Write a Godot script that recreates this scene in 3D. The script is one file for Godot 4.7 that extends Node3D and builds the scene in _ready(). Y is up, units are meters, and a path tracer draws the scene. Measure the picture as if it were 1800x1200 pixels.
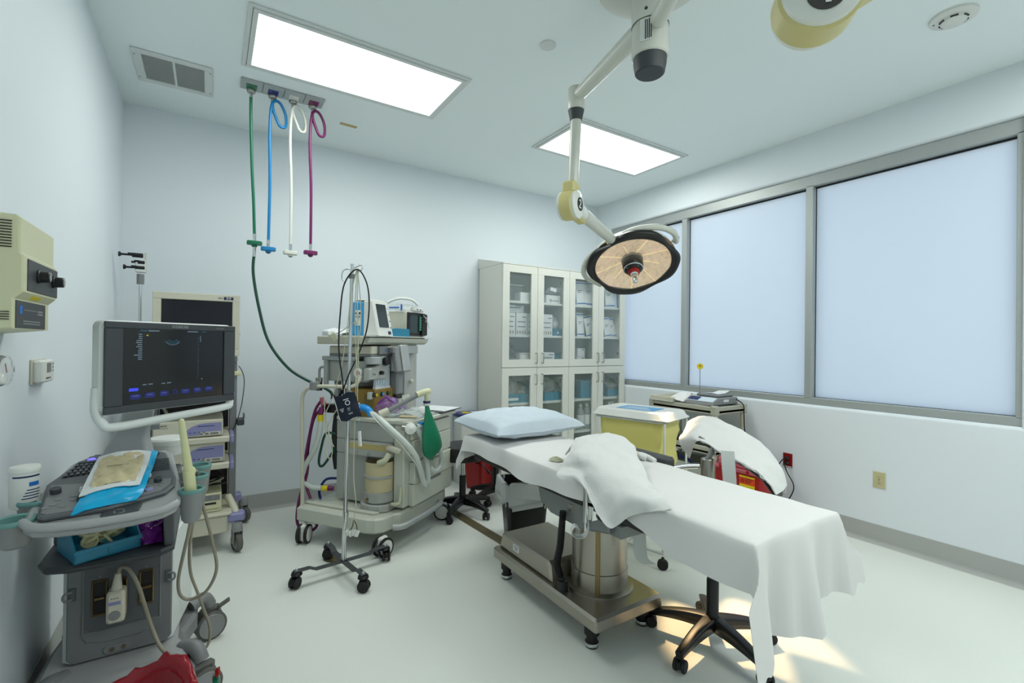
extends Node3D
# An operating room: operating table, anesthesia machine, ultrasound cart, endoscopy tower, surgical lamp, glass cabinets, frosted windows.

class MB:
	var v := PackedVector3Array()
	var n := PackedVector3Array()
	var ix := PackedInt32Array()
	func quad(a: Vector3, b: Vector3, c: Vector3, d: Vector3) -> void:   # counterclockwise from outside
		var m: Vector3 = (b - a).cross(c - a) + (c - a).cross(d - a)
		m = m.normalized()
		var k := v.size()
		v.append_array([a, b, c, d])
		n.append_array([m, m, m, m])
		ix.append_array([k, k + 2, k + 1, k, k + 3, k + 2])
	func tri(a: Vector3, b: Vector3, c: Vector3) -> void:
		var m: Vector3 = (b - a).cross(c - a).normalized()
		var k := v.size()
		v.append_array([a, b, c])
		n.append_array([m, m, m])
		ix.append_array([k, k + 2, k + 1])
	func quad_out(a: Vector3, b: Vector3, c: Vector3, d: Vector3, o: Vector3) -> void:
		if ((b - a).cross(c - a) + (c - a).cross(d - a)).dot((a + b + c + d) / 4.0 - o) >= 0.0:
			quad(a, b, c, d)
		else:
			quad(d, c, b, a)
	func box(c: Vector3, s: Vector3, b := 0.002, B := Basis()) -> MB:
		var h := s / 2.0
		b = minf(b, 0.45 * minf(s.x, minf(s.y, s.z)))
		var P := func(sx: int, sy: int, sz: int, ax: int) -> Vector3:
			var q := Vector3(sx * (h.x - (0.0 if ax == 0 else b)), sy * (h.y - (0.0 if ax == 1 else b)), sz * (h.z - (0.0 if ax == 2 else b)))
			return c + B * q
		for s1 in [-1, 1]:
			quad_out(P.call(s1, -1, -1, 0), P.call(s1, 1, -1, 0), P.call(s1, 1, 1, 0), P.call(s1, -1, 1, 0), c)
			quad_out(P.call(-1, s1, -1, 1), P.call(1, s1, -1, 1), P.call(1, s1, 1, 1), P.call(-1, s1, 1, 1), c)
			quad_out(P.call(-1, -1, s1, 2), P.call(1, -1, s1, 2), P.call(1, 1, s1, 2), P.call(-1, 1, s1, 2), c)
			if b > 0.0:
				for s2 in [-1, 1]:
					quad_out(P.call(s1, s2, -1, 0), P.call(s1, s2, 1, 0), P.call(s1, s2, 1, 1), P.call(s1, s2, -1, 1), c)
					quad_out(P.call(s1, -1, s2, 0), P.call(s1, 1, s2, 0), P.call(s1, 1, s2, 2), P.call(s1, -1, s2, 2), c)
					quad_out(P.call(-1, s1, s2, 1), P.call(1, s1, s2, 1), P.call(1, s1, s2, 2), P.call(-1, s1, s2, 2), c)
					for s3 in [-1, 1]:
						var x: Vector3 = P.call(s1, s2, s3, 0)
						var y: Vector3 = P.call(s1, s2, s3, 1)
						var z: Vector3 = P.call(s1, s2, s3, 2)
						if (y - x).cross(z - x).dot(x - c) >= 0.0:
							tri(x, y, z)
						else:
							tri(x, z, y)
		return self
	func bx(x0: float, x1: float, y0: float, y1: float, z0: float, z1: float, b := 0.002) -> MB:
		return box(Vector3((x0 + x1) / 2, (y0 + y1) / 2, (z0 + z1) / 2), Vector3(absf(x1 - x0), absf(y1 - y0), absf(z1 - z0)), b)
	func bar(p: Vector3, q: Vector3, w: float, t: float, up := Vector3.UP, b := 0.002) -> MB:   # a straight bar from p to q, w wide, t thick along up
		var z := (q - p).normalized()
		var x := up.cross(z)
		x = x.normalized() if x.length() > 0.01 else Vector3.RIGHT
		return box((p + q) / 2.0, Vector3(w, t, p.distance_to(q)), b, Basis(x, z.cross(x), z))
	func grid(rows: Array, closed := false, flip := false) -> MB:   # smooth surface through rows of points; outside where u x v points
		var k := v.size()
		var R := rows.size()
		var C: int = rows[0].size()
		for r in R:
			for c in C:
				var u: Vector3 = rows[r][(c + 1) % C if closed else mini(c + 1, C - 1)] - rows[r][(c + C - 1) % C if closed else maxi(c - 1, 0)]
				var w: Vector3 = rows[mini(r + 1, R - 1)][c] - rows[maxi(r - 1, 0)][c]
				var m := u.cross(w).normalized()
				v.append(rows[r][c])
				n.append(-m if flip else m)
		for r in R - 1:
			for c in (C if closed else C - 1):
				var a := k + r * C + c
				var b := k + r * C + (c + 1) % C
				var d := a + C
				var e := b + C
				if flip:
					ix.append_array([a, b, e, a, e, d])
				else:
					ix.append_array([a, e, b, a, d, e])
		return self
	func fan(ring: PackedVector3Array, m: Vector3) -> void:
		var k := v.size()
		var mid := Vector3()
		for p in ring:
			mid += p
		v.append(mid / ring.size())
		n.append(m)
		for p in ring:
			v.append(p)
			n.append(m)
		var ccw := (ring[0] - v[k]).cross(ring[1] - v[k]).dot(m) > 0.0
		for i in ring.size():
			var a := k + 1 + i
			var b := k + 1 + (i + 1) % ring.size()
			if ccw:
				ix.append_array([k, b, a])
			else:
				ix.append_array([k, a, b])
	func lathe(prof: Array, T := Transform3D(), seg := 24, x_scale := 1.0) -> MB:   # prof: Vector2(radius, height) bottom to top, outside; creases over 40 degrees stay sharp
		var L := prof.size()
		var sn := []
		for i in L - 1:
			var d: Vector2 = prof[i + 1] - prof[i]
			sn.append(Vector2(d.y, -d.x).normalized())
		for i in L - 1:
			var na: Vector2 = sn[i]
			var nb: Vector2 = sn[i]
			if i > 0 and na.dot(sn[i - 1]) > 0.77:
				na = (na + sn[i - 1]).normalized()
			if i < L - 2 and nb.dot(sn[i + 1]) > 0.77:
				nb = (nb + sn[i + 1]).normalized()
			var k := v.size()
			for j in seg:
				var a := TAU * j / seg
				var ca := cos(a)
				var sa := sin(a)
				v.append(T * Vector3(prof[i].x * ca * x_scale, prof[i].y, -prof[i].x * sa))
				n.append((T.basis * Vector3(na.x * ca / x_scale, na.y, -na.x * sa)).normalized())
				v.append(T * Vector3(prof[i + 1].x * ca * x_scale, prof[i + 1].y, -prof[i + 1].x * sa))
				n.append((T.basis * Vector3(nb.x * ca / x_scale, nb.y, -nb.x * sa)).normalized())
			for j in seg:
				var a := k + 2 * j
				var b := k + 2 * ((j + 1) % seg)
				ix.append_array([a, b + 1, b, a, a + 1, b + 1])
		return self
	func cyl(p: Vector3, q: Vector3, r0: float, r1 := -1.0, seg := 18, bevel := 0.0) -> MB:
		if r1 < 0.0:
			r1 = r0
		var h := p.distance_to(q)
		var pr := [Vector2(0, 0), Vector2(r0, 0), Vector2(r1, h), Vector2(0, h)]
		if bevel > 0.0:
			pr = [Vector2(0, 0), Vector2(r0 - bevel, 0), Vector2(r0, bevel), Vector2(r1, h - bevel), Vector2(r1 - bevel, h), Vector2(0, h)]
		return lathe(pr, Transform3D(MB.along(q - p), p), seg)
	static func along(d: Vector3) -> Basis:   # a basis whose y runs along d
		var y := d.normalized()
		var x := y.cross(Vector3.BACK if absf(y.z) < 0.9 else Vector3.RIGHT).normalized()
		return Basis(x, y, x.cross(y))
	func ball(c: Vector3, r: Vector3, seg := 16) -> MB:
		var rows := []
		for i in seg / 2 + 1:
			var t := -PI / 2 + PI * i / (seg / 2)
			var row := PackedVector3Array()
			for j in seg:
				var a := TAU * j / seg
				row.append(c + Vector3(cos(t) * cos(a) * r.x, sin(t) * r.y, -cos(t) * sin(a) * r.z))
			rows.append(row)
		var k := v.size()
		grid(rows, true)
		for i in range(k, v.size()):
			n[i] = ((v[i] - c) / (r * r)).normalized()
		return self
	func tube(pts: Array, r: float, seg := 8, fine := 5, r1 := -1.0) -> MB:   # a round hose through the points
		var p := MB.curve(pts, fine)
		var rows := []
		var d := (p[1] - p[0]).normalized()
		var x := d.cross(Vector3.UP if absf(d.y) < 0.9 else Vector3.RIGHT).normalized()
		for i in p.size():
			var e := (p[mini(i + 1, p.size() - 1)] - p[maxi(i - 1, 0)]).normalized()
			x = (x - e * x.dot(e)).normalized()
			var y := e.cross(x)
			var row := PackedVector3Array()
			var rr := r if r1 < 0.0 else lerpf(r, r1, float(i) / (p.size() - 1))
			for j in seg:
				var a := TAU * j / seg
				row.append(p[i] + (x * cos(a) + y * sin(a)) * rr)
			rows.append(row)
		grid(rows, true)
		fan(rows[0], -d)
		fan(rows[-1], (p[-1] - p[-2]).normalized())
		return self
	static func curve(pts: Array, fine: int) -> PackedVector3Array:
		var out := PackedVector3Array()
		for i in pts.size() - 1:
			var a: Vector3 = pts[maxi(i - 1, 0)]
			var b: Vector3 = pts[i]
			var c: Vector3 = pts[i + 1]
			var d: Vector3 = pts[mini(i + 2, pts.size() - 1)]
			for k in fine:
				out.append(b.cubic_interpolate(c, a, d, float(k) / fine))
		out.append(pts[-1])
		return out
	func prism(poly: PackedVector2Array, depth: float, bevel: float, T: Transform3D, smooth := false) -> MB:   # poly in x, y (counterclockwise), extruded along z from 0 to depth
		if poly.size() < 3:
			return self
		var area := 0.0
		for i in poly.size():
			area += poly[i].cross(poly[(i + 1) % poly.size()])
		if area < 0.0:
			poly.reverse()
		var N := poly.size()
		var small := PackedVector2Array()
		var nn := PackedVector2Array()
		for i in N:
			var e0 := (poly[i] - poly[(i + N - 1) % N]).normalized()
			var e1 := (poly[(i + 1) % N] - poly[i]).normalized()
			var m := (Vector2(e0.y, -e0.x) + Vector2(e1.y, -e1.x)).normalized()
			nn.append(m)
			small.append(poly[i] - m * bevel / maxf(0.5, m.dot(Vector2(e1.y, -e1.x))))
		var tr := Geometry2D.triangulate_polygon(small)
		for z in [0.0, depth]:
			var k := v.size()
			for p in small:
				v.append(T * Vector3(p.x, p.y, z))
				n.append((T.basis * Vector3(0, 0, 1 if z > 0.0 else -1)).normalized())
			for i in range(0, tr.size(), 3):
				var a := tr[i]
				var b := tr[i + 1]
				var c := tr[i + 2]
				var ccw := (small[b] - small[a]).cross(small[c] - small[a]) > 0.0
				if ccw == (z > 0.0):
					ix.append_array([k + a, k + c, k + b])
				else:
					ix.append_array([k + a, k + b, k + c])
		for i in N:
			var j := (i + 1) % N
			var q := [T * Vector3(poly[i].x, poly[i].y, bevel), T * Vector3(poly[j].x, poly[j].y, bevel), T * Vector3(poly[j].x, poly[j].y, depth - bevel), T * Vector3(poly[i].x, poly[i].y, depth - bevel)]
			quad(q[0], q[1], q[2], q[3])
			if smooth:
				var k := v.size() - 4
				var ni := (T.basis * Vector3(nn[i].x, nn[i].y, 0)).normalized()
				var nj := (T.basis * Vector3(nn[j].x, nn[j].y, 0)).normalized()
				n[k] = ni
				n[k + 1] = nj
				n[k + 2] = nj
				n[k + 3] = ni
			if bevel > 0.0:
				quad(T * Vector3(small[i].x, small[i].y, 0), T * Vector3(small[j].x, small[j].y, 0), q[1], q[0])
				quad(q[3], q[2], T * Vector3(small[j].x, small[j].y, depth), T * Vector3(small[i].x, small[i].y, depth))
		return self
	func slab(pts: Array, y0: float, y1: float, bevel := 0.004, smooth := false) -> MB:   # a flat plate: outline in x, z, from y0 up to y1
		var poly := PackedVector2Array()
		for p in pts:
			poly.append(Vector2(p.x, -p.y))
		return prism(poly, y1 - y0, bevel, Transform3D(Basis(Vector3.RIGHT, Vector3(0, 0, -1), Vector3.UP), Vector3(0, y0, 0)), smooth)
	func rbox(x0: float, x1: float, y0: float, y1: float, z0: float, z1: float, r: float, bevel := 0.004) -> MB:   # rounded in plan
		return slab(MB.rr(x0, x1, z0, z1, r), y0, y1, bevel, true)
	static func rr(x0: float, x1: float, z0: float, z1: float, r: float, k := 4) -> Array:
		var out := []
		var cs := [Vector2(x1 - r, z1 - r), Vector2(x0 + r, z1 - r), Vector2(x0 + r, z0 + r), Vector2(x1 - r, z0 + r)]
		for q in 4:
			for i in k + 1:
				var a := PI / 2 * (q + float(i) / k)
				out.append(cs[q] + Vector2(cos(a), sin(a)) * r)
		return out
	func plate(x0: float, x1: float, y0: float, y1: float, r: float, depth: float, bevel: float, T: Transform3D) -> MB:   # rounded rectangle standing in x, y
		return prism(PackedVector2Array(MB.rr(x0, x1, y0, y1, r)), depth, bevel, T, true)
	func patch(net: Array, su: int, sv: int, thick := 0.0, amp := 0.0, noise: FastNoiseLite = null) -> MB:   # cloth through a net of points
		var mid := []
		for row in net:
			mid.append(MB.curve(row, su))
		var rows := []
		var C: int = mid[0].size()
		for i in mid.size() - 1:
			for k in (sv if i < mid.size() - 2 else sv + 1):
				var t := float(k) / sv
				var row := PackedVector3Array()
				for c in C:
					var a: Vector3 = mid[maxi(i - 1, 0)][c]
					var b: Vector3 = mid[i][c]
					row.append(b.cubic_interpolate(mid[i + 1][c], a, mid[mini(i + 2, mid.size() - 1)][c], t))
				rows.append(row)
		return cloth(rows, thick, amp, noise)
	func cloth(rows: Array, thick := 0.0, amp := 0.0, noise: FastNoiseLite = null) -> MB:
		var R := rows.size()
		var C: int = rows[0].size()
		if noise:
			var moved := []
			for r in R:
				var row := PackedVector3Array()
				for c in C:
					var u: Vector3 = rows[r][mini(c + 1, C - 1)] - rows[r][maxi(c - 1, 0)]
					var w: Vector3 = rows[mini(r + 1, R - 1)][c] - rows[maxi(r - 1, 0)][c]
					row.append(rows[r][c] + u.cross(w).normalized() * noise.get_noise_3dv(rows[r][c]) * amp)
				moved.append(row)
			rows = moved
		if thick <= 0.0:
			return grid(rows)
		var k := v.size()
		grid(rows)
		var under := []
		for r in R:
			var row := PackedVector3Array()
			for c in C:
				row.append(rows[r][c] - n[k + r * C + c] * thick)
			under.append(row)
		grid(under, false, true)
		for r in R - 1:
			quad(rows[r][0], rows[r + 1][0], under[r + 1][0], under[r][0])
			quad(rows[r + 1][C - 1], rows[r][C - 1], under[r][C - 1], under[r + 1][C - 1])
		for c in C - 1:
			quad(rows[0][c + 1], rows[0][c], under[0][c], under[0][c + 1])
			quad(rows[R - 1][c], rows[R - 1][c + 1], under[R - 1][c + 1], under[R - 1][c])
		return self
	func mesh(off: Vector3) -> ArrayMesh:
		if off != Vector3.ZERO:
			for i in v.size():
				v[i] -= off
		var a := []
		a.resize(Mesh.ARRAY_MAX)
		a[Mesh.ARRAY_VERTEX] = v
		a[Mesh.ARRAY_NORMAL] = n
		a[Mesh.ARRAY_INDEX] = ix
		var m := ArrayMesh.new()
		m.add_surface_from_arrays(Mesh.PRIMITIVE_TRIANGLES, a)
		return m

var M := {}
var off := Vector3.ZERO
var used := {}

func numbered(parent: Node, called: String) -> String:
	var key := str(parent.get_instance_id()) + called
	var k: int = used.get(key, 0)
	used[key] = k + 1
	return called if k == 0 else "%s_%03d" % [called, k]

func thing(called: String, label: String, category: String, at := Vector3.ZERO, turn := 0.0, group := "") -> Node3D:   # turn in degrees; unturned things have parts given in room coordinates
	var o := Node3D.new()
	o.name = numbered(self, called)
	add_child(o, true)
	o.position = at
	o.rotation_degrees.y = turn
	off = at if turn == 0.0 else Vector3.ZERO
	o.set_meta("label", label)
	o.set_meta("category", category)
	if group:
		o.set_meta("group", group)
	return o

func part(o: Node3D, called: String, mb: MB, m: Material, label := "") -> MeshInstance3D:
	var i := MeshInstance3D.new()
	i.name = numbered(o, called)
	i.mesh = mb.mesh(off)
	i.material_override = m
	o.add_child(i, true)
	if label:
		i.set_meta("label", label)
	return i

func solo(called: String, mb: MB, m: Material, label: String, category: String, at: Vector3, group := "") -> MeshInstance3D:   # a thing that is one mesh
	var i := MeshInstance3D.new()
	i.name = numbered(self, called)
	add_child(i, true)
	i.mesh = mb.mesh(at)
	i.position = at
	i.material_override = m
	i.set_meta("label", label)
	i.set_meta("category", category)
	if group:
		i.set_meta("group", group)
	return i

func struct(called: String, mb: MB, m: Material, label: String, category := "wall", at := Vector3.ZERO) -> MeshInstance3D:
	var i := solo(called, mb, m, label, category, at)
	i.set_meta("kind", "structure")
	return i

func writing(o: Node3D, called: String, s: String, height: float, m: Material, T: Transform3D, bold := false, serif := false) -> MeshInstance3D:   # raised lettering, centred on T, reading along T's x, facing T's z
	var t := TextMesh.new()
	var f := SystemFont.new()
	f.font_names = PackedStringArray(["Droid Serif" if serif else "Droid Sans"])
	f.font_weight = 700 if bold else 400
	t.font = f
	t.text = s
	t.font_size = 32
	t.pixel_size = height / 24.0
	t.depth = 0.0006
	t.curve_step = 2.0
	var i := MeshInstance3D.new()
	i.name = numbered(o, called)
	i.mesh = t
	i.material_override = m
	o.add_child(i, true)
	i.transform = Transform3D(T.basis, T.origin - off)
	return i

func at(x: float, y: float, z: float) -> Vector3:
	return Vector3(x, y, z)

func facing(nrm: Vector3, o: Vector3, up := Vector3.UP) -> Transform3D:   # z along nrm, y as near up as can be
	var z := nrm.normalized()
	var x := up.cross(z).normalized()
	return Transform3D(Basis(x, z.cross(x), z), o)

func noise(freq: float, sd := 1, oct := 3) -> FastNoiseLite:
	var f := FastNoiseLite.new()
	f.seed = sd
	f.frequency = freq
	f.fractal_octaves = oct
	return f

func bump(freq: float, sd := 1, size := 256, strength := 2.0) -> NoiseTexture2D:
	var t := NoiseTexture2D.new()
	t.noise = noise(freq, sd, 3)
	t.width = size
	t.height = size
	t.seamless = true
	t.as_normal_map = true
	t.bump_strength = strength
	return t

func speckle(freq: float, sd: int, a: Color, b: Color, size := 512) -> NoiseTexture2D:
	var t := NoiseTexture2D.new()
	t.noise = noise(freq, sd, 4)
	t.width = size
	t.height = size
	t.seamless = true
	var g := Gradient.new()
	g.set_color(0, a)
	g.set_color(1, b)
	t.color_ramp = g
	return t

func mat(key: String, c: Color, rough := 0.5, metal := 0.0) -> StandardMaterial3D:
	var m := StandardMaterial3D.new()
	m.resource_name = key
	m.albedo_color = c
	m.roughness = rough
	m.metallic = metal
	M[key] = m
	return m

func grain(m: StandardMaterial3D, tex: Texture2D, scale: float, strength: float) -> void:
	m.normal_enabled = true
	m.normal_texture = tex
	m.normal_scale = strength
	m.uv1_triplanar = true
	m.uv1_scale = Vector3.ONE * scale

func _ready() -> void:
	# camera
	var cam := Camera3D.new()
	cam.name = "camera"
	add_child(cam)
	cam.position = Vector3(0.5343, 1.3486, 4.244)
	cam.rotation = Vector3(0.0043, -0.5674, 0.0122)
	cam.fov = rad_to_deg(2.0 * atan(600.0 / 830.2))
	cam.near = 0.05
	cam.far = 200.0
	cam.current = true
	# sky and exposure
	var env := Environment.new()
	var sm := ProceduralSkyMaterial.new()
	sm.sky_top_color = Color(0.53, 0.64, 0.765)
	sm.sky_horizon_color = Color(0.73, 0.795, 0.835)
	sm.ground_horizon_color = Color(0.71, 0.765, 0.79)
	sm.ground_bottom_color = Color(0.63, 0.68, 0.71)
	sm.sky_energy_multiplier = SKY
	sm.ground_energy_multiplier = SKY
	sm.sun_angle_max = 0.0
	var sky := Sky.new()
	sky.sky_material = sm
	env.background_mode = Environment.BG_SKY
	env.sky = sky
	env.tonemap_mode = Environment.TONE_MAPPER_LINEAR
	env.tonemap_exposure = 1.0
	env.sdfgi_enabled = true
	env.ssao_enabled = true
	env.ssil_enabled = true
	var we := WorldEnvironment.new()
	we.name = "world_environment"
	we.environment = env
	add_child(we)
	# the two ceiling panels light the room
	for p in [Vector3(1.28, 2.972, 1.30), Vector3(3.39, 2.972, 1.30), Vector3(3.39, 2.972, 4.3), Vector3(2.05, 2.972, 4.3)]:
		var l := AreaLight3D.new()
		l.name = numbered(self, "panel_light")
		add_child(l, true)
		l.position = p
		l.rotation_degrees.x = -90
		l.area_size = Vector2(1.1, 0.52)
		l.light_color = PANEL_TINT
		l.light_energy = PANEL if p.z < 2.0 else NEAR_PANEL
		l.set("area_range", 12.0)
		l.shadow_enabled = true
	materials()
	room()
	ceiling_things()
	wall_things()
	cabinets()
	table()
	lamps()
	machine()
	drip_stand()
	tower()
	ultrasound()
	clutter()

const SKY := 1.75
const PANEL := 1.85
const NEAR_PANEL := 2.2
const PANEL_TINT := Color(0.99, 1.0, 0.975)

func materials() -> void:
	var wallgrain := bump(0.02, 3, 256, 1.0)
	grain(mat("wall_paint", Color(0.875, 0.905, 0.925), 0.55), wallgrain, 3.0, 0.12)
	grain(mat("ceiling_paint", Color(0.92, 0.955, 0.955), 0.8), wallgrain, 3.0, 0.1)
	var fl := mat("vinyl_floor", Color.WHITE, 0.3)
	fl.albedo_texture = speckle(0.12, 5, Color(0.835, 0.855, 0.83), Color(0.915, 0.93, 0.905), 1024)
	fl.uv1_triplanar = true
	fl.uv1_scale = Vector3.ONE * 2.0
	fl.metallic_specular = 0.4
	var cv := mat("cove_vinyl", Color.WHITE, 0.5)
	cv.albedo_texture = speckle(0.15, 8, Color(0.60, 0.61, 0.60), Color(0.72, 0.73, 0.72), 512)
	cv.uv1_triplanar = true
	cv.uv1_scale = Vector3.ONE * 3.0
	mat("cove_bead", Color(0.78, 0.79, 0.78), 0.4)
	mat("aluminium", Color(0.66, 0.68, 0.675), 0.45, 0.35)
	mat("gasket", Color(0.05, 0.06, 0.08), 0.6)
	var fr := mat("frosted_film", Color(0.72, 0.75, 0.78), 0.5)
	fr.backlight_enabled = true
	fr.backlight = Color(1.0, 1.0, 1.0)
	var gl := mat("clear_glass", Color(0.8, 0.9, 0.87, 0.06), 0.02)
	gl.transparency = BaseMaterial3D.TRANSPARENCY_ALPHA
	var dif := mat("lit_diffuser", Color(0.95, 0.97, 0.97), 0.5)
	dif.emission_enabled = true
	dif.emission = Color(0.97, 1.0, 0.99)
	dif.emission_energy_multiplier = 1.6
	mat("white_enamel", Color(0.83, 0.85, 0.84), 0.4)
	mat("white_plastic", Color(0.86, 0.87, 0.85), 0.35)
	mat("white_gloss", Color(0.88, 0.89, 0.86), 0.18)
	mat("lamp_enamel", Color(0.80, 0.81, 0.77), 0.28)
	mat("yellowed_plastic", Color(0.80, 0.76, 0.52), 0.4)
	mat("cream_plastic", Color(0.80, 0.80, 0.66), 0.4)
	mat("beige_plastic", Color(0.78, 0.77, 0.70), 0.42)
	mat("beige_metal", Color(0.66, 0.66, 0.60), 0.42)
	mat("gray_metal", Color(0.52, 0.53, 0.53), 0.4)
	mat("machine_gray", Color(0.66, 0.67, 0.65), 0.45)
	mat("machine_light", Color(0.78, 0.79, 0.74), 0.42)
	mat("dark_gray", Color(0.22, 0.235, 0.25), 0.5)
	mat("mid_gray", Color(0.47, 0.48, 0.485), 0.45)
	mat("console_silver", Color(0.62, 0.63, 0.63), 0.38, 0.0)
	mat("console_dark", Color(0.34, 0.355, 0.37), 0.45)
	mat("console_mid", Color(0.45, 0.46, 0.465), 0.45)
	mat("black_rubber", Color(0.055, 0.055, 0.06), 0.55)
	mat("black_plastic", Color(0.04, 0.04, 0.045), 0.38)
	mat("black_vinyl", Color(0.06, 0.06, 0.065), 0.42)
	mat("screen_black", Color(0.012, 0.014, 0.016), 0.12)
	mat("screen_navy", Color(0.03, 0.03, 0.085), 0.1)
	mat("crt_glass", Color(0.17, 0.21, 0.22), 0.12)
	mat("chrome", Color(0.80, 0.81, 0.81), 0.12, 1.0)
	mat("steel", Color(0.66, 0.65, 0.62), 0.28, 1.0)
	mat("brushed_steel", Color(0.66, 0.64, 0.60), 0.36, 1.0)
	mat("table_gray", Color(0.52, 0.54, 0.54), 0.42, 0.2)
	mat("cabinet_laminate", Color(0.84, 0.845, 0.81), 0.45)
	mat("shelf_white", Color(0.82, 0.84, 0.82), 0.45)
	mat("brass", Color(0.55, 0.47, 0.33), 0.35, 0.9)
	mat("red_plastic", Color(0.60, 0.045, 0.05), 0.35)
	mat("red_outlet", Color(0.50, 0.04, 0.05), 0.4)
	mat("ivory", Color(0.76, 0.73, 0.57), 0.4)
	mat("blue_plastic", Color(0.03, 0.09, 0.42), 0.35)
	mat("bin_blue", Color(0.13, 0.50, 0.62), 0.4)
	mat("sky_blue", Color(0.18, 0.58, 0.80), 0.4)
	mat("mask_blue", Color(0.10, 0.55, 0.86), 0.35)
	mat("label_blue", Color(0.08, 0.40, 0.72), 0.5)
	mat("ink_blue", Color(0.05, 0.13, 0.33), 0.5)
	mat("ink_black", Color(0.03, 0.03, 0.03), 0.5)
	mat("ink_gray", Color(0.30, 0.31, 0.33), 0.5)
	mat("paper", Color(0.87, 0.885, 0.89), 0.7)
	mat("carton", Color(0.84, 0.86, 0.86), 0.6)
	mat("teal_rubber", Color(0.40, 0.58, 0.56), 0.5)
	mat("lavender", Color(0.53, 0.53, 0.70), 0.45)
	mat("hose_green", Color(0.0, 0.40, 0.28), 0.35)
	mat("hose_dark_green", Color(0.0, 0.25, 0.18), 0.35)
	mat("hose_blue", Color(0.02, 0.47, 0.70), 0.35)
	mat("hose_white", Color(0.83, 0.84, 0.80), 0.35)
	mat("hose_purple", Color(0.42, 0.07, 0.33), 0.35)
	mat("bag_green", Color(0.0, 0.47, 0.33), 0.42)
	mat("cable_gray", Color(0.55, 0.53, 0.46), 0.45)
	mat("cable_cream", Color(0.76, 0.77, 0.66), 0.45)
	mat("cuff_navy", Color(0.085, 0.115, 0.19), 0.8)
	mat("mustard", Color(0.55, 0.44, 0.17), 0.5)
	mat("masking_tape", Color(0.72, 0.66, 0.43), 0.7)
	mat("floor_cover", Color(0.37, 0.34, 0.24), 0.5)
	mat("absorbent", Color(0.76, 0.72, 0.58), 0.9)
	mat("wheel_gray", Color(0.36, 0.36, 0.34), 0.6)
	mat("probe_sheath", Color(0.80, 0.80, 0.62), 0.35)
	mat("purple_foil", Color(0.42, 0.10, 0.50), 0.25)
	mat("label_orange", Color(0.85, 0.27, 0.05), 0.5)
	mat("label_yellow", Color(0.86, 0.78, 0.05), 0.5)
	mat("pouch_blue", Color(0.0, 0.66, 0.86), 0.3)
	mat("glove_beige", Color(0.80, 0.75, 0.60), 0.6)
	var weave := bump(0.35, 7, 256, 2.0)
	for c in [["linen", Color(0.865, 0.865, 0.86), 0.85], ["linen_blue", Color(0.77, 0.82, 0.86), 0.85]]:
		grain(mat(c[0], c[1], c[2]), weave, 12.0, 0.15)
	grain(mat("terry", Color(0.875, 0.88, 0.875), 0.95), bump(0.12, 9, 256, 6.0), 9.0, 0.9)
	var strap := mat("strap", Color(0.80, 0.82, 0.81), 0.8)
	strap.roughness = 0.85
	for c in [["yellow_film", Color(0.89, 0.87, 0.55, 1.0), 0.35, Color(0.75, 0.73, 0.4)], ["red_film", Color(0.55, 0.04, 0.11), 0.2, Color(0.30, 0.02, 0.05)], ["pale_corrugated", Color(0.86, 0.89, 0.87), 0.35, Color(0.6, 0.62, 0.6)]]:
		var m := mat(c[0], c[1], c[2])
		m.backlight_enabled = true
		m.backlight = c[3]
	for c in [["clear_film", Color(0.86, 0.9, 0.9, 0.36), 0.32], ["liner_film", Color(0.93, 0.95, 0.95, 0.55), 0.28], ["clear_plastic", Color(0.82, 0.88, 0.88, 0.32), 0.3], ["violet_film", Color(0.62, 0.45, 0.75, 0.45), 0.3], ["pink_plastic", Color(0.85, 0.45, 0.50, 0.6), 0.3]]:
		var m := mat(c[0], c[1], c[2])
		m.transparency = BaseMaterial3D.TRANSPARENCY_ALPHA
	var em := mat("screen_blue", Color(0.03, 0.05, 0.25), 0.3)
	em.emission_enabled = true
	em.emission = Color(0.10, 0.14, 0.52)
	em.emission_energy_multiplier = 0.45
	em = mat("screen_bright", Color(0.1, 0.12, 0.5), 0.3)
	em.emission_enabled = true
	em.emission = Color(0.25, 0.32, 1.0)
	em.emission_energy_multiplier = 0.7
	em = mat("screen_text", Color(0.3, 0.35, 0.4), 0.3)
	em.emission_enabled = true
	em.emission = Color(0.42, 0.5, 0.58)
	em.emission_energy_multiplier = 0.35
	em = mat("screen_teal", Color(0.05, 0.2, 0.25), 0.3)
	em.emission_enabled = true
	em.emission = Color(0.08, 0.30, 0.36)
	em.emission_energy_multiplier = 0.5
	em = mat("violet_led", Color(0.3, 0.25, 0.8), 0.3)
	em.emission_enabled = true
	em.emission = Color(0.45, 0.40, 1.0)
	em.emission_energy_multiplier = 1.3

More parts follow.
